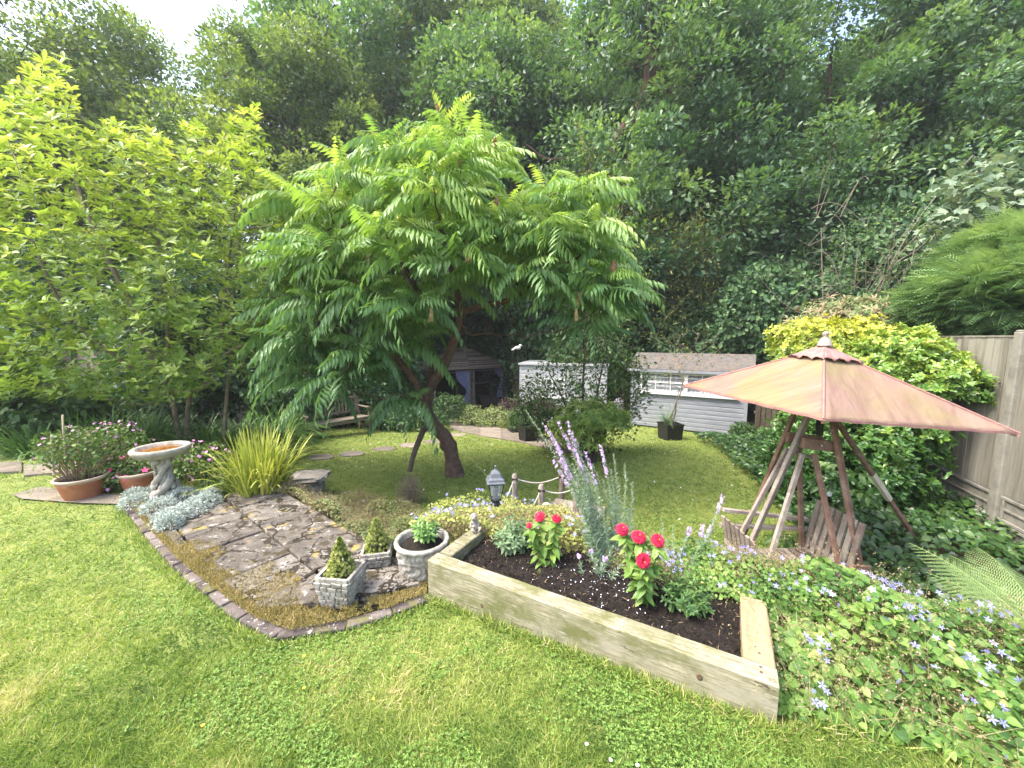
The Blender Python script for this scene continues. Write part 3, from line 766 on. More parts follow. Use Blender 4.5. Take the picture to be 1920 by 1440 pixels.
# ================================================================== GAZEBO
M_WILLOW = rough_mat('weathered_lath', [(0.3, (0.17, 0.13, 0.10)), (0.7, (0.42, 0.34, 0.28))], 10, rough=0.9, rndamt=0.7)
M_POSTW = rough_mat('grey_wood', [(0.25, (0.13, 0.11, 0.09)), (0.5, (0.25, 0.22, 0.18)), (0.75, (0.35, 0.31, 0.27))], 5, (4, 4, 0.7), rough=0.9, bs=0.5, bd=0.005, rndamt=0.3)
M_DARKW = plain('dark_wood', (0.035, 0.026, 0.02), 0.8)
M_CURT = rough_mat('lilac_curtain', [(0.3, (0.20, 0.21, 0.36)), (0.7, (0.33, 0.34, 0.52))], 9, (3, 3, 0.4), rough=0.85, bs=0.3)
gz0 = np.array((-2.1, 19.0, -1.80))
HEX = [np.array(q) for q in ((-3.9, 17.9), (-2.1, 19.0), (-0.32, 20.7), (-1.0, 22.8), (-3.4, 23.2), (-5.2, 20.6))]
hex3 = lambda i, z: np.array((HEX[i % 6][0] - gz0[0], HEX[i % 6][1] - gz0[1], z))
gaz = thing('gazebo', 'dark timber gazebo with slatted lath roof and tied lilac curtains', 'gazebo', gz0)
EV = 2.02; AP = np.array((-0.55, 1.9, 3.0)); cxy = np.mean([hex3(i, 0) for i in range(6)], 0)
g = Geo(); rs = np.random.RandomState(2)
for i in range(6):
    a = hex3(i, EV); b = hex3(i + 1, EV); a = cxy * (-0.1) + a * 1.1; b = cxy * (-0.1) + b * 1.1; a[2] = b[2] = EV - 0.06
    g.add([a, b, AP - (0, 0, 0.06)], [(0, 1, 2)], 1)
    for j in range(34):
        t = j / 34.0; p0 = a + (AP - a) * t; p1 = b + (AP - b) * t
        up = np.cross(b - a, AP - a); up = nrm(up) * (1 if nrm(up)[2] > 0 else -1)
        off = up * (0.02 + 0.012 * rs.rand())
        g.beam(p0 + off, p1 + off, 0.05, 0.012, 0, rs.rand(), up=up + rs.randn(3) * 0.08)
gr = g.build('roof', [M_WILLOW, M_DARKW], gaz)
for i in range(6):
    a = hex3(i, EV); a = cxy * (-0.1) + a * 1.1; a[2] = EV - 0.04
    g = Geo(); g.beam(a + (0, 0, 0.05), AP + (0, 0, 0.05), 0.06, 0.03); g.build('ridge_batten', [M_POSTW], gr)
for i in range(6):      # trellis corner posts
    c = hex3(i, 0); g = Geo(); e1 = nrm(hex3(i + 1, 0) - c); e2 = nrm(hex3(i - 1, 0) - c); ps = [c, c + e1 * 0.27] if i != 2 else [c + e2 * 0.27, c]
    for q in ps: g.box(q + (0, 0, EV / 2), (0.06, 0.06, EV))
    dv = ps[1] - ps[0]
    for z in np.arange(0.12, EV - 0.05, 0.145): g.beam(ps[0] + (0, 0, z), ps[1] + (0, 0, z), 0.02, 0.035)
    mid = (ps[0] + ps[1]) / 2; g.box(mid + (0, 0, EV / 2), (0.03, 0.02, EV - 0.1)); g.build('trellis_post', [M_POSTW], gaz)
for i in (2, 3, 4, 5):  # back sides closed and coloured dark to give the shaded interior
    g = Geo(); g.beam(hex3(i, 1.0), hex3(i + 1, 1.0), 0.03, 1.98, ends=-0.2); g.build('side_panel', [M_DARKW], gaz)
for i in range(6):
    g = Geo(); g.beam(hex3(i, EV - 0.05), hex3(i + 1, EV - 0.05), 0.05, 0.1, ends=-0.08); g.build('eaves_beam', [M_POSTW], gaz)
g = Geo(); g.add([hex3(i, 0.03) for i in range(6)], [tuple(range(6))]); g.build('deck', [M_PAVE], gaz)
def curtain(parent, a, b, z0, z1, tie):
    """gathered cloth hanging between a and b at the top, tied at b"""
    g = Geo(); nu, nv = 40, 18; a = np.asarray(a, float); b = np.asarray(b, float); Pg = np.zeros((nu, nv, 3)); d = nrm(b - a); nn = np.array((d[1], -d[0], 0))
    for j in range(nv):
        t = j / (nv - 1); z = z1 + (z0 - z1) * t; k = 1 - 0.78 * math.exp(-((t - tie) / 0.28) ** 2) - 0.35 * sstep((t - tie) * 3) * (1 - math.exp(-((t - tie) / 0.28) ** 2))
        for i in range(nu):
            s_ = i / (nu - 1); w_ = np.linalg.norm(b - a); x_ = w_ * (1 - (1 - s_) * k)
            Pg[i, j] = a + d * x_ + nn * (0.035 * sin(s_ * 40) * (0.5 + 0.5 * k)) + np.array((0, 0, z))
    g.grid(Pg); c = g.build('curtain', [M_CURT], parent)
    g = Geo(); zz = z1 + (z0 - z1) * tie; q = a + d * w_ * 0.9; g.tube([q + (0, 0, zz), q + nn * 0.06 + (0, 0, zz + 0.05), b + (0, 0, zz + 0.08)], 0.012, 6); g.build('tie_back', [M_WHITE], c)
e = nrm(hex3(2, 0) - hex3(1, 0)); c0 = hex3(2, 0) - e * 0.95; curtain(gaz, c0, hex3(2, 0) - e * 0.25, 0.35, EV - 0.1, 0.42)
e = nrm(hex3(0, 0) - hex3(1, 0)); curtain(gaz, hex3(1, 0) + e * 0.75, hex3(1, 0) + e * 0.04, 0.3, EV - 0.1, 0.66)
# string of lights under the eaves
M_BULB = plain('clear_bulb', (0.8, 0.8, 0.75), 0.2)
sl = thing('string_lights', 'string of small pale bulbs hung along the gazebo eaves', 'string lights', gz0 + (0, 0, EV - 0.12))
g = Geo(); gb = Geo()
for i in (0, 1):
    a = hex3(i, -0.0); b = hex3(i + 1, -0.0); a = cxy * (-0.06) + a * 1.06; b = cxy * (-0.06) + b * 1.06; a[2] = b[2] = 0
    for k in range(24):
        q = a + (b - a) * (k + 0.5) / 24 - np.array((0, 0, 0.03 * abs(sin(k * 0.8)))); gb.blob(q - np.array((0, 0, 0.03)), 0.018, nu=6, nv=5)
    g.tube([a + (b - a) * k / 24 - np.array((0, 0, 0.03 * abs(sin(k * 0.8)))) for k in range(25)], 0.004, 4)
g.build('cable', [M_DARKW], sl); gb.build('bulb_row', [M_BULB], sl)['kind'] = 'stuff'
q = P(905, 745, 19.9)
bx = thing('storage_box', 'black storage cube with a padded lid on the gazebo floor', 'storage box', (q[0], 20.0, -1.77), 0.5)
g = Geo(); g.box((0, 0, 0.19), (0.46, 0.42, 0.38)); bevel(g.build('box_body', [M_DARKW], bx), 0.01); g = Geo(); g.box((0, 0, 0.41), (0.49, 0.45, 0.055)); bevel(g.build('lid', [plain('charcoal_vinyl', (0.05, 0.05, 0.055), 0.5)], bx), 0.015)
bt = thing('bench_table', 'narrow timber shelf table inside the dark gazebo', 'table', (-1.7, 21.4, -1.77), 0.7)
g = Geo(); g.box((0, 0, 0.98), (1.5, 0.4, 0.05)); g.build('table_top', [M_POSTW], bt)
for s_ in (-1, 1):
    g = Geo(); g.box((0.68 * s_, 0, 0.48), (0.06, 0.34, 0.95)); g.build('leg', [M_POSTW], bt)

# garden wall far left
M_PINK = rough_mat('pale_brick', [(0.3, (0.40, 0.29, 0.24)), (0.7, (0.58, 0.46, 0.40))], 5, rough=0.9)
g = Geo(); rs = np.random.RandomState(4)
for r_ in range(26):
    for c in range(22): g.box((c * 0.23 + (r_ % 2) * 0.11, 0, 0.0375 + r_ * 0.078), (0.222, 0.1, 0.07), 0, rnd=rs.rand())
q = P(60, 560, 9.6); tag(g.build('brick_wall', [M_PINK], loc=(q[0] - 2.2, 9.6, -0.5)), 'pale pink brick wall glimpsed through the yellow green magnolia', 'wall')
# ================================================================== RAISED BED
M_SLEEP = rough_mat('sleeper_timber', [(0.34, (0.135, 0.122, 0.072)), (0.5, (0.245, 0.225, 0.148)), (0.66, (0.35, 0.33, 0.23))], 16, (0.35, 4, 6), rough=0.9, bs=0.45, bd=0.006, bscale=22,
    stain=[((0.14, 0.12, 0.08), 60, 0.50, 0.60, (0.12, 2, 3)), ((0.26, 0.24, 0.18), 3, 0.52, 0.62, (0.6, 1, 1.5)), ((0.12, 0.125, 0.048), 3.2, 0.44, 0.62, (1, 1, 1.6)), ((0.07, 0.06, 0.04), 9, 0.62, 0.66, (0.5, 1, 3)), ((0.32, 0.30, 0.235), 22, 0.57, 0.66, (0.4, 2, 3))], rndamt=0.15)
M_SLEEPN = rough_mat('new_timber', [(0.3, (0.21, 0.155, 0.085)), (0.5, (0.28, 0.215, 0.125)), (0.7, (0.32, 0.255, 0.16))], 5, (6, 0.8, 6), rough=0.85, bs=0.3, bd=0.004, stain=[((0.24, 0.17, 0.08), 6, 0.66, 0.74, (5, 0.5, 5))])
M_SOIL = rough_mat('potting_soil', [(0.3, (0.010, 0.008, 0.006)), (0.6, (0.028, 0.021, 0.016)), (0.8, (0.06, 0.045, 0.033))], 30, rough=0.95, bs=1.0, bd=0.03, bscale=70)
rzb = math.atan2(u_[1], u_[0])
bed = thing('raised_bed', 'raised flower bed framed with weathered pale timber sleepers', 'raised bed', (FL[0], FL[1], 0), rzb)
def sleeper(x0, x1, y0, y1, z0, z1, mat, seed):
    rs = np.random.RandomState(seed); g = Geo(); long_x = (x1 - x0) > (y1 - y0)
    n = 28; L0, L1 = (x0, x1) if long_x else (y0, y1); W0, W1 = (y0, y1) if long_x else (x0, x1)
    rings = []
    for i in range(n + 1):
        t = L0 + (L1 - L0) * i / n; c = 0.006; w_ = rs.uniform(-0.0012, 0.0012, 8)
        ring = [(W0 + c, z0), (W1 - c, z0), (W1, z0 + c), (W1, z1 - c), (W1 - c, z1), (W0 + c, z1), (W0, z1 - c), (W0, z0 + c)]
        rings.append([((t, a + w_[k], b + w_[(k + 3) % 8]) if long_x else (a + w_[k], t, b + w_[(k + 3) % 8])) for k, (a, b) in enumerate(ring)])
    V = np.array(rings).reshape(-1, 3); F = []
    for i in range(n):
        for k in range(8): F.append((i * 8 + k, (i + 1) * 8 + k, (i + 1) * 8 + (k + 1) % 8, i * 8 + (k + 1) % 8) if not long_x else (i * 8 + k, i * 8 + (k + 1) % 8, (i + 1) * 8 + (k + 1) % 8, (i + 1) * 8 + k))
    F += [tuple(range(8)), tuple(n * 8 + k for k in range(8))]
    g.add(V, F, 0, rs.rand()); return g.build('sleeper', [mat], bed)
M_KNOT = plain('dark_knot', (0.09, 0.06, 0.035), 0.9); M_RUST = plain('rusty_screw', (0.16, 0.08, 0.045), 0.6, 0.5)
sleeper(0, BL, 0, 0.105, -0.12, 0.22, M_SLEEP, 1)
sleeper(0, 0.105, 0.108, 0.52, -0.12, 0.218, M_SLEEP, 2)
sleeper(BL - 0.125, BL, 0.108, 0.60, -0.12, 0.216, M_SLEEPN, 3)
sleeper(0.108, BL - 0.128, 0.62, 0.70, -0.2, 0.14, M_SLEEP, 4)
for (kx, ky, kz, r_, face) in ((1.60, 0, 0.13, 0.013, 0), (0.42, 0, 0.05, 0.010, 0), (0.05, 0.05, 0.22, 0.006, 1), (BL - 0.06, 0.05, 0.22, 0.006, 1), (BL - 0.06, 0.08, 0.22, 0.006, 1), (0.055, 0.16, 0.218, 0.006, 1), (BL - 0.06, 0.17, 0.216, 0.006, 1)):
    g = Geo(); g.lathe([(r_, -0.002), (r_, 0.0015), (r_ * 0.5, 0.002), (r_ * 0.3, 0.001)], 12, sx=1.0, sy=1.3 if not face else 1); ko = g.build('knot' if not face else 'screw_head', [M_KNOT if not face else M_RUST], bed, (kx, ky, kz))
    if not face: ko.rotation_euler = (radians(90), 0, 0)
g = Geo(); rs = np.random.RandomState(6); nx, ny = 170, 52
xs = np.linspace(0.1, BL - 0.12, nx); ys = np.linspace(0.1, 0.66, ny); XS, YS = np.meshgrid(xs, ys, indexing='ij')
ZS = 0.085 + 0.03 * vnoise(XS, YS, 6, 31) + 0.022 * vnoise(XS, YS, 22, 32) + 0.013 * vnoise(XS, YS, 60, 33) + 0.05 * np.exp(-((XS - 0.85) / 0.3) ** 2 - ((YS - 0.42) / 0.2) ** 2) + 0.06 * YS
def soilz(a, b): return 0.085 + 0.03 * vnoise(a, b, 6, 31) + 0.022 * vnoise(a, b, 22, 32) + 0.05 * np.exp(-((a - 0.85) / 0.3) ** 2 - ((b - 0.42) / 0.2) ** 2) + 0.06 * b
g.grid(np.stack([XS, YS, ZS], -1))
# crumbs and bark bits and a scatter of fallen pale florets
N = 11000; a = rs.uniform(0.11, BL - 0.13, N); b = rs.uniform(0.11, 0.64, N); z = soilz(a, b) + 0.006
CH = (np.array([(-.5, -.5, -.4), (.5, -.4, -.5), (.4, .5, -.4), (-.5, .4, -.5), (-.3, -.4, .4), (.4, -.3, .3), (.3, .4, .4), (-.4, .3, .5)]), [(0, 3, 2, 1), (4, 5, 6, 7), (0, 1, 5, 4), (1, 2, 6, 5), (2, 3, 7, 6), (3, 0, 4, 7)])
g.inst(CH, np.stack([a, b, z], 1), frames(rdir(N), rdir(N)), 0.004 + 0.010 * rs.rand(N) ** 2)
N = 260; a = rs.uniform(0.11, BL - 0.13, N); b = 0.11 + 0.5 * rs.rand(N); z = soilz(a, b) + 0.012
g.inst(CH, np.stack([a, b, z], 1), frames(rdir(N), rdir(N)), np.stack([np.full(N, 0.003), 0.01 + 0.03 * rs.rand(N), np.full(N, 0.002)], 1), 1)
N = 110; a = np.clip(rs.normal(0.98, 0.17, N), 0.2, 1.6); b = np.clip(rs.normal(0.36, 0.10, N), 0.12, 0.6); z = soilz(a, b) + 0.014
g.inst(QOVAL, np.stack([a, b, z], 1), frames(rdir(N, 0.1), np.tile((0., 0, 1), (N, 1))), 0.007 + 0.005 * rs.rand(N), 2)
M_STRAW = plain('dry_stem', (0.24, 0.17, 0.10), 0.9); M_LILACP = plain('pale_lilac_petal', (0.66, 0.66, 0.78), 0.7)
o = g.build('soil', [M_SOIL, M_STRAW, M_LILACP], loc=(FL[0], FL[1], 0)); o.rotation_euler[2] = rzb
tag(o, 'dark crumbly compost in the raised bed sprinkled with pale fallen florets', 'soil', kind='stuff')

# ================================================================== STONE PLANTERS
M_CAST = rough_mat('cast_stone', [(0.35, (0.17, 0.155, 0.13)), (0.5, (0.29, 0.272, 0.24)), (0.65, (0.39, 0.37, 0.33))], 14, rough=0.9, bs=0.5, bd=0.004, bscale=80, stain=[((0.15, 0.14, 0.09), 6, 0.54, 0.66)])
M_CASTD = rough_mat('cast_stone_joint', [(0.3, (0.10, 0.09, 0.075)), (0.7, (0.20, 0.18, 0.155))], 20, rough=0.95)
def stone_face(g, p0, p1, p2, p3, rows, seed, rim=False):
    """rows of uneven raised stones on the quad p0 p1 (bottom) p2 p3 (top)"""
    rs = np.random.RandomState(seed); p0, p1, p2, p3 = map(np.asarray, (p0, p1, p2, p3)); nn = nrm(np.cross(p1 - p0, p3 - p0))
    def at(s_, t): return (p0 * (1 - s_) + p1 * s_) * (1 - t) + (p3 * (1 - s_) + p2 * s_) * t
    for r_ in range(rows):
        t0 = (r_ + 0.06) / rows; t1 = (r_ + 0.94) / rows; s_ = -0.1 * rs.rand()
        while s_ < 1:
            w_ = rs.uniform(0.12, 0.34); s0 = max(0, s_) + 0.008; s1 = min(1, s_ + w_) - 0.008; s_ += w_
            if s1 - s0 < 0.03: continue
            j = rs.uniform(-0.035, 0.035, 8); q = [at(s0 + j[0] * .4, t0 + j[1]), at(s1 + j[2] * .4, t0 + j[3]), at(s1 + j[4] * .4, t1 + j[5]), at(s0 + j[6] * .4, t1 + j[7])]
            c = sum(q) / 4; h = rs.uniform(0.006, 0.011); qi = [c + (k - c) * 0.8 + nn * h for k in q]; qm = [c + (k - c) * 0.95 + nn * h * 0.7 for k in q]
            g.add(np.array(q + qm + qi), [(8, 9, 10, 11)] + [(k, (k + 1) % 4, (k + 1) % 4 + 4, k + 4) for k in range(4)] + [(k + 4, (k + 1) % 4 + 4, (k + 1) % 4 + 8, k + 8) for k in range(4)], 0, rs.rand())
def square_planter(loc, rz_, w0, w1, h, label, seed, rows=6):
    t = thing('stone_planter', label, 'planter', loc, rz_)
    g = Geo(); a, b = w0 / 2, w1 / 2; cb = [(-a, -a), (a, -a), (a, a), (-a, a)]; ct = [(-b, -b), (b, -b), (b, b), (-b, b)]
    for k in range(4):
        k2 = (k + 1) % 4
        q = [(*cb[k], 0), (*cb[k2], 0), (*ct[k2], h), (*ct[k], h)]
        g.add(q, [(0, 1, 2, 3)], 1); stone_face(g, *q, rows, seed + k)
        i0 = (ct[k][0] * 0.80, ct[k][1] * 0.80); i1 = (ct[k2][0] * 0.80, ct[k2][1] * 0.80)
        g.add([(*i0, h), (*i1, h), (i1[0] * .9, i1[1] * .9, h - 0.07), (i0[0] * .9, i0[1] * .9, h - 0.07)], [(1, 0, 3, 2)], 0)
        n = 6; rs = np.random.RandomState(seed + 10 + k)          # knobbly rim of small stones
        for j in range(n):
            s0 = (j + 0.04) / n; s1 = (j + 0.96) / n; o0 = np.array(ct[k]); o1 = np.array(ct[k2]); m = (o0 + (o1 - o0) * (s0 + s1) / 2) * 0.9
            d = nrm(np.r_[o1 - o0, 0]); g.box((m[0], m[1], h + 0.006), (np.linalg.norm(o1 - o0) * (s1 - s0), b * 0.21, 0.028), 0, np.stack([d, np.cross((0, 0, 1), d), (0, 0, 1)], 1), rs.rand(), 0.9, 0.0015)
    bevel(g.build('pot_body', [M_CAST, M_CASTD], t), 0.002, 1)
    g = Geo(); rs = np.random.RandomState(seed); n = 14; s_ = np.linspace(-b * 0.78, b * 0.78, n); X_, Y_ = np.meshgrid(s_, s_, indexing='ij'); g.grid(np.stack([X_, Y_, h - 0.025 + 0.015 * rs.rand(n, n)], -1)); g.build('compost', [M_SOIL], t)
    return t
pA = G(640, 1128, -0.02); pA[2] = -0.02
square_planter((pA[0] - 0.005, pA[1] + 0.03, -0.025), radians(-7), 0.17, 0.232, 0.19, 'square grey stone pot moulded like walling, standing nearest the brick edging', 50)
pB = G(703, 1072, -0.02)
square_planter((pB[0], pB[1] + 0.06, -0.025), radians(12), 0.15, 0.205, 0.14, 'smaller square stone pot tucked between the walling pot and the log pot', 60, 5)
# round pot moulded like a bark covered log
pC = np.array((-0.645, 2.60, -0.03))
t = thing('stone_planter', 'round grey pot moulded like a bark covered log, beside the timber bed', 'planter', pC)
def bark(an, z): return 1 + 0.026 * np.sin(an * 21 + 5 * np.sin(z * 26 + an * 3)) + 0.016 * np.sin(an * 37 + 5 * np.sin(z * 40) + 2)
g = Geo(); Hc = 0.26; pr = [(0.145, 0), (0.152, 0.01)] + [(0.152 + 0.03 * k / 30 + (0.004 if 18 < k < 21 else 0), 0.01 + 0.225 * k / 30) for k in range(1, 30)] + [(0.190, 0.236), (0.194, 0.25), (0.188, 0.262), (0.168, 0.264), (0.158, 0.25), (0.155, 0.2)]
g.lathe(pr, 150, fn=lambda an, z: bark(an, z) if z < 0.235 else 1 + 0.006 * np.sin(an * 19)); g.build('pot_body', [M_CAST], t)
g = Geo(); g.lathe([(0.157, 0.2), (0.14, 0.225), (0.07, 0.235), (0.01, 0.238)], 40, fn=lambda an, z: 1 + 0.01 * np.random.randn(len(an))); g.build('compost', [M_SOIL], t)

# ================================================================== BIRD BATH
M_BATH = rough_mat('weathered_stone', [(0.3, (0.22, 0.20, 0.165)), (0.6, (0.35, 0.325, 0.28)), (0.8, (0.45, 0.42, 0.37))], 14, rough=0.92, bs=0.6, bd=0.006, bscale=70, stain=[((0.17, 0.15, 0.10), 6, 0.56, 0.72)])
M_WATER, n_, b_, o_ = newmat('rusty_water')
b_.inputs['Base Color'].default_value = (0.22, 0.09, 0.025, 1); b_.inputs['Roughness'].default_value = 0.08
cc = ramp(n_, noise(n_, coords(n_), 16, 5), [(0.35, (0.28, 0.12, 0.035)), (0.65, (0.12, 0.05, 0.015))]); n_.links.new(cc, b_.inputs['Base Color'])
n_ = np.array((0.4865, 0.8737))
pb = np.array((-3.62, 3.86, 0.0))
t = thing('bird_bath', 'round stone bird bath with twisted dolphin pedestal and rusty brown water', 'bird bath', pb); t.scale = (0.9, 0.9, 0.97)
RB = 0.27; zt = 0.56
g = Geo(); g.lathe([(0.075, zt - 0.115), (0.11, zt - 0.11), (0.17, zt - 0.098), (0.235, zt - 0.08), (0.25, zt - 0.055), (0.262, zt - 0.05), (0.272, zt - 0.02), (0.268, zt - 0.002), (0.255, zt + 0.006), (0.225, zt + 0.004), (0.214, zt - 0.008), (0.20, zt - 0.03), (0.12, zt - 0.05), (0.02, zt - 0.055)], 72,
    fn=lambda an, z: 1 + (0.012 * np.sin(an * 26) if z > zt - 0.06 else 0.0) * np.ones_like(an)); g.build('basin', [M_BATH], t)
g = Geo(); g.lathe([(0.209, zt - 0.02), (0.12, zt - 0.0195), (0.01, zt - 0.019)], 48); g.build('water', [M_WATER], t)
g = Geo()
g.lathe([(0.13, 0), (0.135, 0.03), (0.12, 0.05), (0.085, 0.07), (0.055, 0.12), (0.05, 0.3), (0.07, 0.43), (0.085, 0.455), (0.08, 0.47)], 28)
for k in range(3):      # three entwined fish bodies with heads at the foot and tails at the top
    a0 = k * 2.094 + 0.4; pts = []; rr = []
    for i in range(26):
        s_ = i / 25; a = a0 + s_ * 4.2; r_ = 0.085 + 0.02 * sin(s_ * 9) - 0.03 * s_; pts.append((r_ * cos(a), r_ * sin(a), 0.06 + 0.38 * s_)); rr.append(0.046 * (1 - s_ * 0.55) * (0.75 + 0.25 * sin(min(1, s_ * 5) * pi / 2)))
    g.tube(pts, rr, 10, wob=0.15)
    h = np.array((0.115 * cos(a0), 0.115 * sin(a0), 0.075)); g.blob(h, (0.055, 0.055, 0.045), amp=0.2, seed=k); g.blob(h + np.array((cos(a0), sin(a0), -0.3)) * 0.045, (0.028, 0.028, 0.02), amp=0.1, seed=k)
    for s_ in (-1, 1):
        a = a0 + s_ * 0.5; q = np.array((0.1 * cos(a), 0.1 * sin(a), 0.13)); g.blob(q, (0.03, 0.03, 0.04), amp=0.3, seed=k + 5)
        a = a0 + 4.0 + s_ * 0.45; q = np.array((0.085 * cos(a), 0.085 * sin(a), 0.42)); g.blob(q, (0.03, 0.03, 0.03), amp=0.4, seed=k + 9)
for k in range(40):
    a = random.random() * 6.28; z = random.uniform(0.08, 0.42); r_ = 0.085 - 0.02 * z; g.blob((r_ * cos(a), r_ * sin(a), z), (0.013, 0.013, 0.015), nu=6, nv=5, amp=0.3, seed=k)
g.build('pedestal', [M_BATH], t)

# ================================================================== STONE SEAT
M_ROCK = rough_mat('lichened_rock', [(0.3, (0.16, 0.15, 0.13)), (0.55, (0.30, 0.28, 0.25)), (0.8, (0.46, 0.44, 0.40))], 9, rough=0.95, bs=0.9, bd=0.02, bscale=30, stain=[((0.24, 0.19, 0.10), 6, 0.6, 0.72), ((0.09, 0.10, 0.05), 4, 0.6, 0.72)])
ps = np.array((-2.86, 5.25, 0)); ps[2] = float(terrain(ps[0], ps[1]))
ps[2] = min(ps[2], -0.45)
t = thing('stone_stool', 'low rough grey stone stool on a block pedestal beside the yellow grass', 'stone stool', ps, radians(10))
hseat = 1.65 - ray(572, 893)[1] * 5.15 - ps[2]
g = Geo(); rs = np.random.RandomState(5); k = 26; an = np.arange(k) * 2 * pi / k
sq = lambda a: (0.24 * np.sign(cos(a)) * abs(cos(a)) ** 0.45, 0.19 * np.sign(sin(a)) * abs(sin(a)) ** 0.45)
V = []; 
for (sc_, z, jt) in ((0.86, hseat - 0.085, 0.015), (1.0, hseat - 0.06, 0.02), (1.03, hseat - 0.03, 0.02), (0.98, hseat - 0.005, 0.018), (0.6, hseat + 0.004, 0.015), (0.2, hseat + 0.0, 0.01)):
    for a in an: x, y = sq(a); V.append((x * sc_ + rs.uniform(-jt, jt), y * sc_ + rs.uniform(-jt, jt), z + rs.uniform(-0.006, 0.006)))
F = [(i * k + j, i * k + (j + 1) % k, (i + 1) * k + (j + 1) % k, (i + 1) * k + j) for i in range(5) for j in range(k)] + [tuple(5 * k + j for j in range(k)), tuple(range(k))[::-1]]
g.add(V, F, smooth=False); g.build('seat', [M_ROCK], t)
g = Geo()
for zz in (0.08, 0.24): g.box((0.01, 0, zz), (0.30, 0.24, 0.165), taper=0.97, jit=0.012)
g.box((0, 0, hseat - 0.11), (0.34, 0.27, 0.06), jit=0.008); bevel(g.build('pedestal', [M_ROCK], t), 0.015, 2)

# ================================================================== BENCH
M_TEAK = rough_mat('weathered_teak', [(0.25, (0.07, 0.056, 0.04)), (0.5, (0.145, 0.12, 0.088)), (0.75, (0.22, 0.19, 0.145))], 6, (1, 5, 5), rough=0.85, bs=0.4, bd=0.004, rndamt=0.35)
bl = GT(576, 828); br = GT(697, 812); Lb = float(np.linalg.norm((br - bl)[:2])); zb = (bl[2] + br[2]) / 2
bench = thing('garden_bench', 'weathered brown slatted timber garden bench under the sumac fronds', 'bench', (bl[0], bl[1], zb), math.atan2(br[1] - bl[1], br[0] - bl[0]))
for x in (0.03, Lb - 0.03):
    g = Geo(); g.box((x, 0.03, 0.32), (0.055, 0.055, 0.64)); g.build('leg', [M_TEAK], bench)
    g = Geo(); g.beam((x, 0.50, 0), (x, 0.52, 0.44), 0.055, 0.05, up=(1, 0, 0)); g.beam((x, 0.52, 0.43), (x, 0.62, 0.93), 0.055, 0.05, up=(1, 0, 0)); g.build('leg', [M_TEAK], bench)
    g = Geo(); g.tube(spline([(x, -0.04, 0.63), (x, 0.0, 0.66), (x, 0.25, 0.655), (x, 0.56, 0.665)], 5), 0.03, 8); g.build('armrest', [M_TEAK], bench)
    g = Geo(); g.beam((x, 0.05, 0.14), (x, 0.5, 0.14), 0.03, 0.04, up=(0, 0, 1)); g.build('stretcher', [M_TEAK], bench)
g = Geo()
for k in range(6): g.box((Lb / 2, 0.04 + k * 0.085, 0.415 - 0.004 * k), (Lb - 0.02 if k else Lb - 0.08, 0.072, 0.022), rnd=random.random())
g.build('seat', [M_TEAK], bench)
g = Geo(); g.box((Lb / 2, 0.02, 0.36), (Lb - 0.1, 0.028, 0.075)); g.build('seat_rail', [M_TEAK], bench)
g = Geo(); g.box((Lb / 2, 0.61, 0.895), (Lb - 0.06, 0.035, 0.075)); g.box((Lb / 2, 0.545, 0.52), (Lb - 0.06, 0.03, 0.055))
nb = 17
for k in range(nb):
    x = 0.1 + (Lb - 0.2) * k / (nb - 1); g.beam((x, 0.548, 0.54), (x, 0.603, 0.87), 0.045, 0.014, up=(0, 1, 0), rnd=random.random())
g.build('backrest', [M_TEAK], bench)

# ================================================================== SWING WITH PARASOL
M_SWOOD = rough_mat('red_brown_hardwood', [(0.25, (0.10, 0.055, 0.035)), (0.5, (0.20, 0.12, 0.085)), (0.75, (0.30, 0.22, 0.17))], 6, (1.2, 1.2, 1.2), rough=0.85, bs=0.4, bd=0.004, stain=[((0.40, 0.37, 0.33), 26, 0.62, 0.70)], rndamt=0.3)
M_SGREY = rough_mat('silvered_hardwood', [(0.25, (0.15, 0.115, 0.095)), (0.5, (0.27, 0.23, 0.195)), (0.75, (0.40, 0.36, 0.32))], 7, rough=0.85, bs=0.4, bd=0.004, stain=[((0.42, 0.42, 0.36), 30, 0.60, 0.68)], rndamt=0.4)
M_METAL = plain('bare_metal', (0.45, 0.43, 0.40), 0.35, 0.9)
M_CANVAS = None
m, n2, b2, o2 = newmat('faded_canvas'); M_CANVAS = m
co = coords(n2, (1, 1, 1)); 
at_ = n2.nodes.new('ShaderNodeAttribute'); at_.attribute_name = 'run'; mp = n2.nodes.new('ShaderNodeMapping'); mp.inputs['Scale'].default_value = (13, 1.6, 1); n2.links.new(at_.outputs['Vector'], mp.inputs[0])
s1 = noise(n2, mp.outputs[0], 1.0, 5, 0.6, 0.6); s2 = noise(n2, co, 2.3, 4, 0.6); 
c = ramp(n2, s1, [(0.3, (0.20, 0.125, 0.10)), (0.5, (0.27, 0.18, 0.14)), (0.7, (0.32, 0.23, 0.175))])
fz = ramp(n2, s2, [(0.42, (0, 0, 0)), (0.62, (1, 1, 1))]); s3 = noise(n2, mp.outputs[0], 2.2, 4); gr_ = ramp(n2, s3, [(0.3, (0.20, 0.165, 0.08)), (0.7, (0.28, 0.235, 0.12))])
mm_ = n2.nodes.new('ShaderNodeMath'); mm_.operation = 'MULTIPLY'; n2.links.new(fz, mm_.inputs[0]); mm_.inputs[1].default_value = 0.75
c = mix(n2, mm_.outputs[0], c, gr_); n2.links.new(c, b2.inputs['Base Color']); b2.inputs['Roughness'].default_value = 0.9; b2.inputs['Specular IOR Level'].default_value = 0.1
bump(n2, b2, noise(n2, coords(n2, (1, 1, 1)), 7, 5, 0.6, 1.2), 0.55, 0.02)
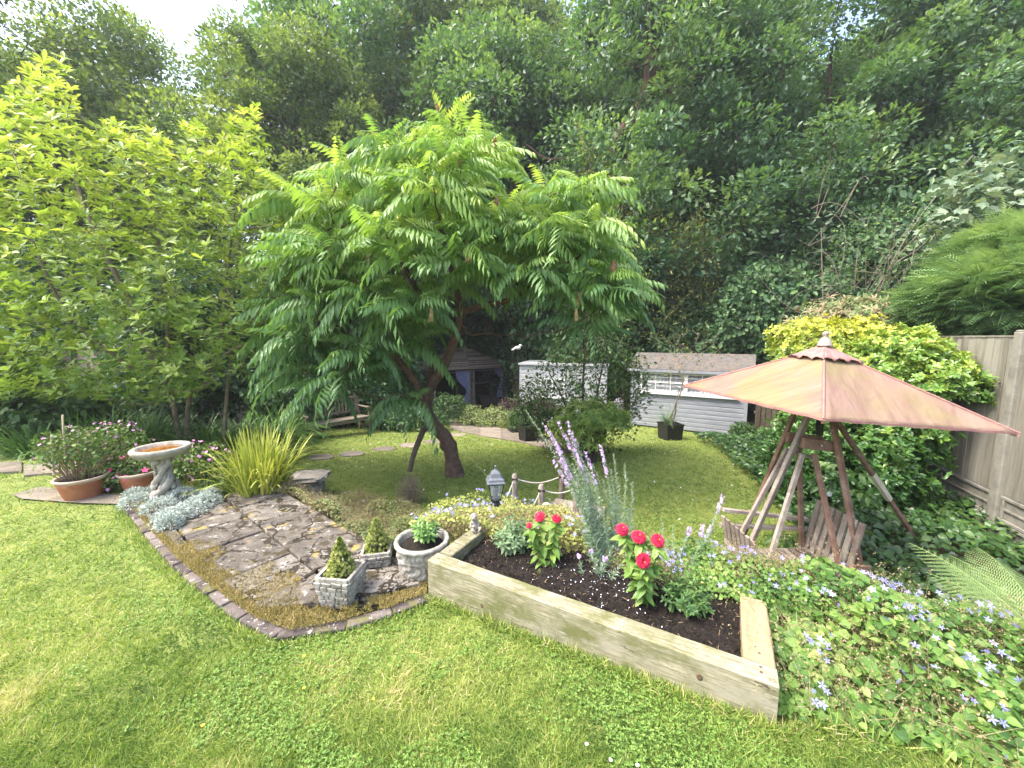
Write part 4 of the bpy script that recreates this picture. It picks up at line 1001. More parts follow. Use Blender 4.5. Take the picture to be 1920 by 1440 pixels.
tr = n2.nodes.new('ShaderNodeBsdfTranslucent'); n2.links.new(c, tr.inputs[0]); ms = n2.nodes.new('ShaderNodeMixShader'); ms.inputs[0].default_value = 0.18
n2.links.new(b2.outputs[0], ms.inputs[1]); n2.links.new(tr.outputs[0], ms.inputs[2]); n2.links.new(ms.outputs[0], o2.inputs[0])
M_PIPE = rough_mat('pink_piping', [(0.3, (0.24, 0.115, 0.105)), (0.7, (0.34, 0.19, 0.17))], 12, rough=0.9)
S0 = np.array((2.74, 3.4, -0.62))
sw = thing('garden_swing', 'hardwood face to face garden swing under a faded pink square canopy', 'garden swing', S0)
def W_(x, y, z): return np.array((x, y, z)) - S0
apex = W_(2.77, 3.42, 1.565); cn = {'F': W_(2.08, 2.52, 1.12), 'R': W_(3.70, 2.74, 0.968), 'B': W_(3.45, 4.33, 1.1), 'L': W_(1.83, 4.06, 1.16)}
order = ['F', 'R', 'B', 'L']
g = Geo(); n = 22; runs = []
for k in range(4):
    a = cn[order[k]]; b = cn[order[(k + 1) % 4]]; Pg = np.zeros((n, n, 3)); rn = np.zeros((n, n, 3))
    mid_n = nrm(np.cross(b - a, apex - a)); mid_n = mid_n if mid_n[2] > 0 else -mid_n
    for i in range(n):
        t = i / (n - 1)
        for j in range(n):
            s_ = j / (n - 1); e_in = 0.045 * 4 * s_ * (1 - s_)
            e = a + (b - a) * s_; e = e + (apex - e) * e_in * 0.9
            q = apex + (e - apex) * (0.02 + 0.98 * t); sag = 0.05 * sin(pi * s_) * t * (1 - 0.3 * t)
            Pg[i, j] = q - mid_n * sag + mid_n * (0.004 * sin(s_ * 37 + t * 5) + 0.006 * sin(s_ * 9 + k * 2 + t * 3)) * t * sin(pi * s_); rn[i, j] = (k * 3.7 + (s_ - 0.5) * t * 1.0 + 0.35 * t, t * 1.0, k)
    g.grid(Pg, 0, k / 4); runs.append(rn.reshape(-1, 3))
can = g.build('canopy', [M_CANVAS], sw); at = can.data.attributes.new('run', 'FLOAT_VECTOR', 'POINT'); at.data.foreach_set('vector', np.concatenate(runs).astype(np.float32).ravel())
so = can.modifiers.new('thickness', 'SOLIDIFY'); so.thickness = 0.004; so.offset = -1
g = Geo()
for k in order: g.tube(spline([apex + (cn[k] - apex) * 0.03 + (0, 0, 0.0), apex + (cn[k] - apex) * 0.5 + (0, 0, 0.003), cn[k]], 8), 0.0085, 6)
g.build('piping', [M_PIPE], can)
g = Geo()
for k in range(4):
    a = cn[order[k]]; b = cn[order[(k + 1) % 4]]; pts = []
    for s_ in np.linspace(0, 1, 24):
        e = a + (b - a) * s_; e = e + (apex - e) * 0.18 * s_ * (1 - s_) * 0.9; mid_n = nrm(np.cross(b - a, apex - a)); mid_n = mid_n if mid_n[2] > 0 else -mid_n; pts.append(e - mid_n * 0.035 * sin(pi * s_) + mid_n * 0.004 * sin(s_ * 37 + 5))
    for p0, p1 in zip(pts[:-1], pts[1:]): g.beam(p0 - (0, 0, 0.006), p1 - (0, 0, 0.006), 0.007, 0.018, ends=0.001)
g.build('hem', [M_PIPE], can)
g = Geo()          # underside ribs carrying the cloth
for k in order: g.beam(apex - (0, 0, 0.06), cn[k] - (0, 0, 0.022), 0.022, 0.028)
g.build('rib', [M_SWOOD], sw)
g = Geo(); Pg = np.zeros((65, 8, 3)); rn = np.zeros((65, 8, 3)); hub = apex
for i in range(65):
    f = i / 16.0; k = int(f) % 4; s_ = f - int(f); a = cn[order[k]] - apex; b = cn[order[(k + 1) % 4]] - apex; e = (a + (b - a) * s_) * 0.235
    for j in range(8):
        t = j / 7; Pg[i, j] = hub + e * t * (1 - 0.03 * sin(pi * s_)) + (0, 0, 0.035 - 0.01 * t + 0.012 * sin(i * 1.15) * t ** 3 + 0.006 * sin(i * 2.3 + 1) * t ** 4); rn[i, j] = (f * 2, t, 3)
g.grid(Pg); vc = g.build('vent_cap', [M_PIPE], can); so = vc.modifiers.new('thickness', 'SOLIDIFY'); so.thickness = 0.004
g = Geo(); z0 = apex[2] + 0.02; g.lathe([(0.058, 0), (0.058, 0.014), (0.05, 0.018), (0.045, 0.05), (0.038, 0.056), (0.034, 0.07), (0.02, 0.078), (0.018, 0.09), (0.028, 0.104), (0.024, 0.12), (0.008, 0.132)], 24, c=(apex[0], apex[1], z0)); g.build('finial', [M_SGREY], sw)
# four legs meeting below the canopy
topz = 1.12
legs = [((2.66, 3.33, topz), tuple(G(1378, 1075, -0.62)), M_SGREY), ((2.78, 3.33, topz), tuple(G(1630, 1136, -0.62)), M_SWOOD), ((2.82, 3.47, topz), tuple(G(1742, 1036, -0.62)), M_SWOOD), ((2.64, 3.47, topz), tuple(G(1376, 1035, -0.60)), M_SWOOD)]
for i, (a, b, mt) in enumerate(legs):
    g = Geo(); wd = 0.055 if i < 2 else 0.045
    a = np.array(a); b = np.array(b); b[2] = -0.68; d = nrm(b - a)
    g.beam(a - d * 0.12 - S0, b - S0, wd, 0.035, up=(0.4, -1, 0)); lg = bevel(g.build('leg', [mt], sw), 0.005, 1)
    if i == 2:
        q0 = a + (b - a) * 0.44; q1 = a + (b - a) * 0.60; g = Geo(); g.beam(q0 - S0, q1 - S0, 0.048, 0.038, up=(0.4, -1, 0)); g.build('repair_sleeve', [plain('pale_sleeve', (0.55, 0.50, 0.40), 0.6)], lg)
g = Geo(); g.beam(W_(2.565, 3.31, 0.74), W_(2.87, 3.31, 0.70), 0.095, 0.045, up=(0, -1, 0)); cb = g.build('crossbar', [M_SWOOD], sw); bevel(cb, 0.006)
g = Geo(); g.lathe([(0.014, 0), (0.013, 0.006), (0.008, 0.012)], 12); b_o = g.build('bolt', [M_METAL], cb, loc=W_(2.72, 3.283, 0.72)); b_o.rotation_euler = (radians(90), 0, 0)
g = Geo(); g.beam(W_(2.565, 3.50, 0.74), W_(2.89, 3.50, 0.70), 0.095, 0.045, up=(0, -1, 0)); bevel(g.build('crossbar', [M_SWOOD], sw), 0.006)
g = Geo(); g.beam(W_(2.68, 3.28, 0.93), W_(2.80, 3.42, 0.80), 0.055, 0.06); bevel(g.build('hinge_block', [plain('black_iron', (0.02, 0.02, 0.022), 0.4, 0.3)], sw), 0.006)
g = Geo(); g.tube([W_(2.66, 3.28, 0.60), W_(2.66, 3.5, 0.60)], 0.018, 8); g.build('pivot_rod', [M_METAL], sw)
# hanging cradle
cxx, cyy, cz = 2.50, 3.32, -0.42
def C_(x, y, z): return W_(cxx + x, cyy + y, cz + z)
for (x, y, mt) in ((-0.36, -0.25, M_SGREY), (0.34, -0.25, M_SWOOD), (0.36, 0.25, M_SWOOD), (-0.34, 0.25, M_SGREY)):
    g = Geo(); g.beam(W_(2.62 + (0.05 if x > 0 else -0.05), 3.3 + (0.18 if y > 0 else 0), 0.64), C_(x, y, -0.02), 0.042, 0.03, up=(0, -1, 0)); bevel(g.build('hanger', [mt], sw), 0.004, 1)
g = Geo()
for k in range(13):
    x = -0.36 + 0.72 * k / 12; z = 0.035 * (abs(x) / 0.36) ** 2; g.box(C_(x, 0.0, z), (0.036, 0.50, 0.02), rnd=random.random())
g.build('seat', [M_SGREY], sw)
for y in (-0.265, 0.265): g = Geo(); g.box(C_(0, y, -0.03), (0.80, 0.03, 0.07)); g.build('seat_rail', [M_SGREY], sw)
for sx in (-1, 1):
    g = Geo()
    for k in range(7):
        y = -0.23 + 0.46 * k / 6; g.beam(C_(sx * 0.37, y, 0.0), C_(sx * (0.47 if sx > 0 else 0.45), y, 0.52 if sx > 0 else 0.36), 0.05, 0.018, up=(sx, 0, 0), rnd=random.random())
    g.beam(C_(sx * 0.40, -0.26, 0.1), C_(sx * 0.40, 0.26, 0.1), 0.022, 0.045); g.build('backrest', [M_SGREY], sw)
g = Geo(); g.beam(C_(-0.44, 0.29, 0.24), C_(0.44, 0.29, 0.2), 0.05, 0.03); g.build('armrest', [M_SGREY], sw)
g = Geo(); g.beam(C_(-0.42, 0.29, 0.40), C_(0.42, 0.29, 0.30), 0.05, 0.03); g.build('armrest', [M_SGREY], sw)
g = Geo(); q = [C_(0.30, -0.285, -0.14), C_(0.46, -0.285, -0.02), C_(0.54, -0.285, 0.16), C_(0.38, -0.285, 0.17), C_(0.28, -0.285, 0.0)]; V = np.array(q + [k_ + np.array((0, 0.025, 0)) for k_ in q]); g.add(V, [(0, 1, 2, 3, 4), (9, 8, 7, 6, 5)] + [(k, (k + 1) % 5 + 0, (k + 1) % 5 + 5, k + 5)[::-1] for k in range(5)]); g.build('end_board', [M_SWOOD], sw)
g = Geo(); q = [C_(-0.30, -0.285, -0.16), C_(-0.41, -0.285, -0.06), C_(-0.43, -0.285, 0.1), C_(-0.33, -0.285, 0.06)]; V = np.array(q + [k_ + np.array((0, 0.025, 0)) for k_ in q]); g.add(V, [(0, 1, 2, 3), (7, 6, 5, 4)] + [(k, (k + 1) % 4, (k + 1) % 4 + 4, k + 4)[::-1] for k in range(4)]); g.build('end_board', [M_SWOOD], sw)
# two hanging bulbs
M_GLASSB = glassmat('bulb_glass', (0.8, 0.85, 0.8), 0.35)
for i, (u, v, Y, lab) in enumerate(((1541, 951, 3.75, 'small clear glass bulb hanging behind the swing seat, just above its armrest'), (1555, 925, 3.9, 'small clear glass bulb hanging higher up behind the swing, close to the hanger'))):
    q = P(u, v, Y); t = thing('hanging_bulb', lab, 'bulb', q); g = Geo(); g.lathe([(0.006, 0.03), (0.018, 0.015), (0.026, -0.008), (0.02, -0.03), (0.004, -0.038)], 14); g.build('glass', [M_GLASSB], t); g = Geo(); g.tube([(0, 0, 0.028), (0, 0, 0.05)], 0.009, 8); g.tube([(0, 0, 0.05), (0.004, 0, 0.2), (0, 0, 0.9)], 0.0015, 4); g.build('cord', [M_METAL], t)

# ================================================================== LANTERN
M_BLK = plain('black_painted_metal', (0.035, 0.038, 0.042), 0.45, 0.0, 0.5)
M_BLKLIT = plain('top_lit_black_metal', (0.10, 0.11, 0.125), 0.4, 0.0, 0.6)  # bluish light on the lantern top, painted into the metal colour
pl = np.array((-0.155, 3.5, float(terrain(-0.155, 3.5))))
lp = thing('lantern', 'dark four sided coach lantern on a short black post', 'lamp', pl, radians(8))
zb = 0.5 - pl[2] - 0.36          # underside of the glass
g = Geo(); g.lathe([(0.03, 0), (0.03, zb - 0.14), (0.036, zb - 0.13), (0.036, zb - 0.06), (0.05, zb - 0.05), (0.022, zb - 0.02)], 16); g.build('post', [M_BLK], lp)
def sqr(g, prof, m=0, c=(0, 0)):
    n = len(prof); V = []
    for r_, z in prof: V += [(-r_, -r_, z), (r_, -r_, z), (r_, r_, z), (-r_, r_, z)]
    F = [(i * 4 + k, i * 4 + (k + 1) % 4, (i + 1) * 4 + (k + 1) % 4, (i + 1) * 4 + k) for i in range(n - 1) for k in range(4)] + [(3, 2, 1, 0), tuple(4 * (n - 1) + k for k in range(4))]
    g.add(np.array(V), F, m)
g = Geo(); g.lathe([(0.02, zb - 0.03), (0.04, zb - 0.02), (0.052, zb - 0.005), (0.054, zb + 0.004)], 20); g.build('cup', [M_BLK], lp)
g = Geo()
for sx in (-1, 1):
    for sy in (-1, 1): g.beam((sx * 0.042, sy * 0.042, zb), (sx * 0.068, sy * 0.068, zb + 0.165), 0.008, 0.008, up=(0, 1, 0))
for r_, z in ((0.043, zb + 0.004), (0.068, zb + 0.163)):
    for k in range(4):
        a = [(-r_, -r_), (r_, -r_), (r_, r_), (-r_, r_)]; g.beam((*a[k], z), (*a[(k + 1) % 4], z), 0.008, 0.012, ends=0.007)
g.build('frame', [M_BLK], lp)
g = Geo(); r0, r1 = 0.0405, 0.066
for k in range(4):
    a = [(-1, -1), (1, -1), (1, 1), (-1, 1)]; p_0, p_1 = np.array(a[k]), np.array(a[(k + 1) % 4]); g.add([(*(p_0 * r0), zb + 0.01), (*(p_1 * r0), zb + 0.01), (*(p_1 * r1), zb + 0.158), (*(p_0 * r1), zb + 0.158)], [(0, 1, 2, 3)])
g.build('glass', [M_GLASS], lp)
g = Geo(); g.lathe([(0.02, zb + 0.01), (0.024, zb + 0.04), (0.03, zb + 0.06), (0.03, zb + 0.1), (0.018, zb + 0.12)], 14); g.build('lamp_holder', [plain('grey_fitting', (0.1, 0.11, 0.11), 0.4)], lp)
g = Geo(); zt_ = zb + 0.168; sqr(g, [(0.088, zt_), (0.088, zt_ + 0.012), (0.078, zt_ + 0.018), (0.072, zt_ + 0.04), (0.056, zt_ + 0.052), (0.052, zt_ + 0.062), (0.044, zt_ + 0.09), (0.028, zt_ + 0.108), (0.022, zt_ + 0.112), (0.014, zt_ + 0.122)]); bevel(g.build('roof', [M_BLKLIT], lp), 0.004, 2)
g = Geo(); g.lathe([(0.012, zt_ + 0.12), (0.006, zt_ + 0.128), (0.006, zt_ + 0.136), (0.013, zt_ + 0.145), (0.012, zt_ + 0.155), (0.004, zt_ + 0.162)], 14); g.build('finial', [M_BLKLIT], lp)

# ================================================================== ROPE POSTS AND LANDING
M_ROPE = rough_mat('pale_rope', [(0.3, (0.35, 0.32, 0.26)), (0.7, (0.58, 0.55, 0.48))], 60, rough=0.95, bs=0.8, bd=0.003)
PST = [((965, 888), 4.45, 'weathered round post left of the landing, tallest of the rope posts', 0.62), ((1015, 908), 3.95, 'short weathered rope post standing in front of the landing', 0.55), ((1053, 884), 4.55, 'dark timber rope post on the far side of the landing', 0.42), ((1080, 905), 4.05, 'rope post half hidden by the tall purple toadflax', 0.5)]
ptops = []
for (uv, Y, lab, hh) in PST:
    q = P(*uv, Y); ptops.append(q.copy()); t = thing('rope_post', lab, 'post', (q[0], q[1], q[2] - hh), 0, 'posts of the rope handrail')
    g = Geo(); g.tube([(0, 0, -0.1), (0.003, 0, hh * 0.5), (0, 0, hh - 0.03), (0, 0, hh)], [0.037, 0.035, 0.034, 0.02], 14, wob=0.06); g.build('post_body', [M_POSTW if 'dark' not in lab else M_TEAK], t)
    g = Geo(); g.tube([(-0.038, -0.02, hh - 0.06), (0.038, -0.02, hh - 0.06)], 0.016, 8); g.build('rope_hole', [M_DARKW], t)
def rope(a, b, sag, lab):
    a = np.array(a); b = np.array(b); a[2] -= 0.06; b[2] -= 0.06; c = curve(a, b, -sag, 15); o0 = c[0].copy(); g = Geo(); n = len(c)
    cc = spline(c, 6); L = np.arange(len(cc)) * 0.9
    for ph in (0, 2.09, 4.19):
        off = np.stack([0.004 * np.cos(L + ph), 0.004 * np.sin(L + ph), 0.004 * np.sin(L + ph + 1.57)], 1); g.tube(cc + off - o0, 0.0055, 5)
    tag(g.build('rope', [M_ROPE], loc=o0), lab, 'rope', 'ropes of the handrail')
rope(ptops[0], ptops[2], 0.07, 'pale rope sagging between the tall post and the dark post')
rope(ptops[1], ptops[3], 0.05, 'pale rope sagging from the short front post into the toadflax')
rope(ptops[0], P(938, 950, 4.2), 0.01, 'pale rope slanting down left from the tall post towards the lantern')
rope(ptops[1], P(985, 965, 3.75), 0.01, 'pale rope slanting down left from the short front post')
q = G(1078, 958, -0.28); lz = -0.28
t = thing('landing', 'small weathered timber landing at the top of the garden steps', 'landing', (q[0], q[1], lz), radians(-24))
g = Geo()
for k in range(6): g.box((-0.25 + k * 0.1, 0, -0.015), (0.096, 0.5, 0.03), rnd=random.random(), jit=0.002)
g.build('deck_board', [M_POSTW], t)['label'] = 'silver grey deck boards laid side by side'
g = Geo(); g.box((0, -0.235, -0.1), (0.62, 0.03, 0.13)); g.box((0, 0.235, -0.1), (0.62, 0.03, 0.13)); g.box((0.285, 0, -0.1), (0.03, 0.43, 0.13)); g.box((-0.285, 0, -0.1), (0.03, 0.43, 0.13)); g.build('riser', [M_TEAK], t)

# duck ornament (white) perched at the landing edge
M_DUCK = rough_mat('white_stone', [(0.3, (0.55, 0.54, 0.51)), (0.7, (0.74, 0.73, 0.70))], 20, rough=0.8, stain=[((0.3, 0.28, 0.24), 9, 0.63, 0.72)])
q = P(1035, 966, 3.6); t = thing('duck_ornament', 'white stone duck ornament looking back beside the rope posts', 'ornament', (q[0], q[1], q[2] - 0.05), radians(0))
g = Geo(); g.blob((0, 0, 0.055), (0.085, 0.05, 0.05), nu=20, nv=14); g.blob((0.08, 0, 0.072), (0.035, 0.022, 0.018), nu=12, nv=8)
g.tube(spline([(-0.055, 0, 0.075), (-0.085, 0, 0.12), (-0.07, 0, 0.155), (-0.05, 0, 0.16)], 5), np.linspace(0.028, 0.018, 16), 12); g.blob((-0.05, 0, 0.158), (0.03, 0.023, 0.023), nu=14, nv=10); g.tube([(-0.03, 0, 0.155), (0.005, 0, 0.15)], [0.014, 0.006], 8)
g.lathe([(0.05, -0.02), (0.055, 0.0), (0.05, 0.02)], 16); g.build('duck_body', [M_DUCK], t)
for s_ in (-1, 1):
    g = Geo(); g.blob((0.015, 0.046 * s_, 0.065), (0.055, 0.012, 0.03), nu=12, nv=8); g.build('wing', [M_DUCK], t)
# cherub figure seated on the corner of the bed
q = bedp(0.04, 0.47, 0.218); fg = thing('cherub_ornament', 'little worn stone cherub seated on the far end of the left sleeper', 'ornament', q, radians(35))
g = Geo(); g.blob((0, 0, 0.03), (0.034, 0.03, 0.032), amp=0.06); g.blob((0, 0.002, 0.055), (0.025, 0.021, 0.03), amp=0.05); g.tube([(0, 0, 0.07), (0, 0, 0.088)], 0.012, 10)
g.blob((0, -0.002, 0.104), (0.026, 0.027, 0.028), nu=18, nv=14, amp=0.02); g.blob((0, -0.028, 0.101), (0.005, 0.005, 0.006), nu=8, nv=6)
for s_ in (-1, 1):
    g.blob((0.025 * s_, -0.002, 0.102), (0.004, 0.006, 0.008), nu=8, nv=6); g.blob((0.009 * s_, -0.0245, 0.108), (0.0035, 0.003, 0.003), nu=6, nv=5)
    g.tube(spline([(0.024 * s_, 0, 0.072), (0.034 * s_, -0.012, 0.05), (0.016 * s_, -0.032, 0.046)], 4), np.linspace(0.0095, 0.007, 9), 8)
    g.tube(spline([(0.015 * s_, -0.01, 0.022), (0.032 * s_, -0.04, 0.028), (0.012 * s_, -0.048, 0.008)], 4), np.linspace(0.014, 0.009, 9), 8)
g.blob((0, -0.026, 0.094), (0.006, 0.002, 0.0015), nu=6, nv=5); g.build('figure_body', [M_BATH], fg)
g = Geo(); rs = np.random.RandomState(3)
for k in range(60):
    d = nrm(rs.normal(size=3)); d[2] = abs(d[2]) * 1.1; d[1] += 0.35; d = nrm(d); g.blob(np.array((0, -0.002, 0.104)) + d * (0.025, 0.026, 0.027), (0.007, 0.007, 0.006), nu=6, nv=5)
g.build('hair', [M_BATH], fg)
# lilac garden ornament between the sheds and pale flag by the gazebo
q = P(1160, 761, 11.4); t = thing('oval_panel', 'pale lilac oval board leaning between the two sheds', 'board', (q[0], q[1], q[2] - 0.3))
g = Geo(); an = np.arange(28) * 2 * pi / 28; V = [(0.15 * cos(a), y, 0.3 + 0.25 * sin(a)) for y in (-0.02, 0.02) for a in an]; g.add(V, [tuple(range(28)), tuple(range(28, 56))[::-1]] + [(k, k + 28, (k + 1) % 28 + 28, (k + 1) % 28) for k in range(28)]); g.build('board', [plain('lilac_paint', (0.52, 0.42, 0.55), 0.6)], t); g = Geo(); g.box((0, 0.03, -0.05), (0.04, 0.03, 0.6)); g.build('stake', [M_POSTW], t)
q = P(971, 652, 12.6); t = thing('bird_ornament', 'small white bird ornament on a thin black pole beside the white shed', 'ornament', (q[0], q[1], -1.2))
hz = q[2] + 1.2; g = Geo(); g.tube([(0, 0, 0), (0, 0, hz - 0.05)], 0.012, 6); g.build('pole', [M_BLK], t); g = Geo(); g.blob((0, 0, hz), (0.1, 0.06, 0.06)); g.blob((0.08, 0, hz + 0.07), (0.045, 0.04, 0.045)); g.tube([(-0.06, 0, hz), (-0.2, 0, hz - 0.08)], [0.04, 0.02], 8); g.tube([(0.11, 0, hz + 0.07), (0.16, 0, hz + 0.06)], [0.014, 0.004], 6); g.build('bird_body', [M_DUCK], t)

# ================================================================== TERRACOTTA POTS
M_TERRA = rough_mat('terracotta', [(0.3, (0.27, 0.095, 0.05)), (0.6, (0.38, 0.15, 0.08)), (0.85, (0.48, 0.24, 0.15))], 8, rough=0.8, bs=0.2, bd=0.003, stain=[((0.50, 0.40, 0.33), 7, 0.64, 0.74), ((0.12, 0.10, 0.05), 5, 0.66, 0.8)])
M_TERR2 = rough_mat('limed_terracotta', [(0.3, (0.40, 0.28, 0.21)), (0.7, (0.58, 0.47, 0.39))], 12, rough=0.9)
def terracotta(loc, r, h, lab):
    t = thing('terracotta_pot', lab, 'plant pot', loc); g = Geo()
    g.lathe([(r * 0.68, 0), (r * 0.70, 0.01), (r * 0.80, h * 0.3), (r * 0.93, h * 0.72), (r * 0.97, h * 0.84)], 56); g.build('pot_body', [M_TERRA], t)
    g = Geo(); g.lathe([(r * 0.965, h * 0.835), (r * 1.0, h * 0.87), (r * 1.05, h * 0.93), (r * 1.06, h * 0.985), (r * 1.03, h), (r * 0.96, h), (r * 0.92, h * 0.97), (r * 0.90, h * 0.84)], 56); g.build('rim', [M_TERR2], t)
    g = Geo(); g.lathe([(r * 0.905, h * 0.84), (r * 0.5, h * 0.88), (r * 0.02, h * 0.9)], 36, fn=lambda an, z: 1 + 0.01 * np.random.randn(len(an))); g.build('compost', [M_SOIL], t); return t
terracotta((-4.62, 3.98, -0.05), 0.205, 0.24, 'wide terracotta pot with a pale rim and two upright canes')
terracotta((-4.78, 4.38, -0.05), 0.24, 0.27, 'second wide terracotta pot tucked just behind the caned pot')
terracotta((-4.22, 4.20, -0.07), 0.18, 0.24, 'small terracotta pot half buried in pink geranium left of the bird bath')
for (u0, v0, u1, v1, Y, lab) in ((96, 815, 101, 893, 3.95, 'short pale bamboo cane at the left of the wide terracotta pot'), (117, 778, 125, 888, 4.02, 'taller pale bamboo cane in the wide terracotta pot')):
    a = P(u0, v0, Y); b = P(u1, v1, Y); g = Geo(); g.tube(np.linspace(b, a, 5) - b + np.array([(0.002 * (-1) ** k, 0, 0) for k in range(5)]), [0.010, 0.009, 0.0095, 0.009, 0.008], 8); tag(g.build('cane', [plain('bamboo', (0.58, 0.47, 0.33), 0.6)], loc=b), lab, 'cane')
# black lattice pots
M_BPOT = plain('black_plastic', (0.018, 0.018, 0.02), 0.45)
def black_pot(loc, w_, h, lab, rz_=0.2):
    t = thing('square_pot', lab, 'plant pot', loc, rz_); g = Geo(); b = w_ / 2; a = b * 0.86
    prof = [(a, 0), (a * 1.0, 0.01), (b * 0.96, h * 0.93), (b * 1.03, h * 0.93), (b * 1.03, h), (b * 0.92, h), (b * 0.88, h * 0.85)]; sqr(g, prof); g.build('pot_body', [M_BPOT], t)
    g = Geo(); n = 4
    for fx in range(4):
        R = rotz(fx * pi / 2)
        for k in range(-n, n + 1):
            for s_ in (-1, 1):
                x0 = k * w_ / n; x1 = x0 + s_ * h; 
                p0 = np.array((x0, 0.02)); p1 = np.array((x1, h * 0.9))
                ts = [t_ for t_ in np.linspace(0, 1, 40) if abs(x0 + (x1 - x0) * t_) < a * 0.92]
                if len(ts) < 4: continue
                f = lambda t_: np.array((x0 + (x1 - x0) * t_, -(a + (b * 0.96 - a) * t_ + 0.002), 0.02 + (h * 0.88) * t_)) @ R.T
                g.beam(f(ts[0]), f(ts[-1]), 0.008, 0.006, up=R @ np.array((0, -1, 0)))
    g.build('lattice', [M_BPOT], t); return t
q = GT(1262, 826); black_pot((q[0], q[1] + 0.2, q[2] - 0.01), 0.46, 0.40, 'black square lattice pot holding a bare twisted sapling by the grey shed')
potq = q.copy()
q = GT(990, 829); black_pot((q[0], q[1] + 0.12, q[2] + 0.02), 0.36, 0.36, 'black square pot on the paved path, close to the small maple', 0.5); pot2 = q.copy()
q = GT(972, 812); t = thing('square_pot', 'low black trough beneath a clipped box bush beside the paved path', 'plant pot', (q[0], q[1] + 0.2, q[2] + 0.02), 0.3)
pot3 = q.copy(); g = Geo(); sqr(g, [(0.24, 0), (0.28, 0.06), (0.27, 0.06), (0.25, 0.04)]); g.build('pot_body', [M_BPOT], t)
# fallen leaf and twigs on the paved bits are left to the moss object
g = Geo(); sq_ = P(1403, 770, 9.3)
pf = thing('picket_fence', 'short brown upright boards beside the right end of the grey shed', 'fence', (6.05, 9.3, -0.85), -0.2)
for k in range(5): g = Geo(); g.box((k * 0.12, 0.02 * (k % 2), 0.5), (0.10, 0.02, 1.0 + 0.06 * (k % 3)), rnd=random.random()); g.build('picket', [M_TEAK], pf)
g = Geo(); g.box((0.24, 0.045, 0.7), (0.62, 0.03, 0.06)); g.build('rail', [M_TEAK], pf)
# ================================================================== PLANTS
M_BARK = rough_mat('rough_bark', [(0.3, (0.055, 0.04, 0.03)), (0.6, (0.12, 0.09, 0.07)), (0.8, (0.19, 0.15, 0.12))], 8, (1, 1, 0.4), rough=0.95, bs=1.0, bd=0.02, bscale=18)
M_SBARK = rough_mat('sumac_bark', [(0.25, (0.05, 0.03, 0.022)), (0.55, (0.12, 0.075, 0.055)), (0.8, (0.21, 0.14, 0.11))], 9, rough=0.9, bs=1.0, bd=0.02, bscale=26, stain=[((0.26, 0.22, 0.17), 14, 0.62, 0.7)])
M_STEM = plain('green_stem', (0.12, 0.17, 0.05), 0.7)
M_TWIG = plain('grey_twig', (0.20, 0.16, 0.12), 0.9)
M_TWIGD = plain('dark_twig', (0.06, 0.045, 0.035), 0.9)
def st(*c): return [(k / (len(c) - 1), q) for k, q in enumerate(c)]
def env_pts(N, top, bot, Yc, Yr, seed, mind=0.0, shell=0.0):
    """points inside an outline seen from the lawn, given its own depth and rounded front and back"""
    rs = np.random.RandomState(seed); top = np.array(top, float); bot = np.array(bot, float); out = []
    u0, u1 = top[0, 0], top[-1, 0]; tries = 0
    while len(out) < N and tries < N * 60:
        tries += 1
        u = rs.uniform(u0, u1); t = np.interp(u, top[:, 0], top[:, 1]); b = np.interp(u, bot[:, 0], bot[:, 1])
        v = rs.uniform(t, b); uc = abs((u - (u0 + u1) / 2) / ((u1 - u0) / 2)); vc = abs((v - (t + b) / 2) / max(1, (b - t) / 2))
        w_ = sqrt(max(0.02, 1 - 0.8 * max(uc, 0) ** 3)) * sqrt(max(0.05, 1 - 0.75 * vc ** 2)); s_ = rs.uniform(-1, 1)
        if shell: s_ = np.sign(s_) * abs(s_) ** (1 - shell)
        q = P(u, v, Yc + Yr * w_ * s_)
        if q[2] < float(terrain(q[0], q[1])) + 0.05: continue
        if mind and out and np.min(np.linalg.norm(np.array(out) - q, axis=1)) < mind: continue
        out.append(q)
    return np.array(out)
def mound(g, c, r, N, T, size, m=0, rnd=None, fill=0.3, face=0.45, low=-0.15, sj=0.35, lump=0.12, seed=None):
    """leaves over a lumpy ellipsoid"""
    d = nrm(np.random.normal(size=(N * 2, 3))); d = d[d[:, 2] > low][:N]; n = len(d); sd = np.random.randint(1000) if seed is None else seed
    k = 1 + lump * 2 * (vnoise(d[:, 0] * 2 + 9, d[:, 1] * 2 + d[:, 2] * 3 + 9, 1.7, sd) - 0.5) + lump * (vnoise(d[:, 0] * 5 + 9, d[:, 1] * 5 + d[:, 2] * 4 + 19, 1.3, sd + 1) - 0.5)
    pos = np.asarray(c) + d * np.asarray(r) * (k * (1 - fill * np.random.rand(n) ** 1.5))[:, None]
    up = nrm(d + np.random.normal(size=(n, 3)) * face + np.array((0, 0, 0.5)))
    dr = nrm(np.random.normal(size=(n, 3)) + d * 0.8 - np.array((0, 0, 0.2)))
    g.inst(T, pos, frames(dr, up), size * (1 + sj * (np.random.rand(n) * 2 - 1)), m, rnd if rnd is None or np.ndim(rnd) else np.full(n, rnd))
    return pos, d
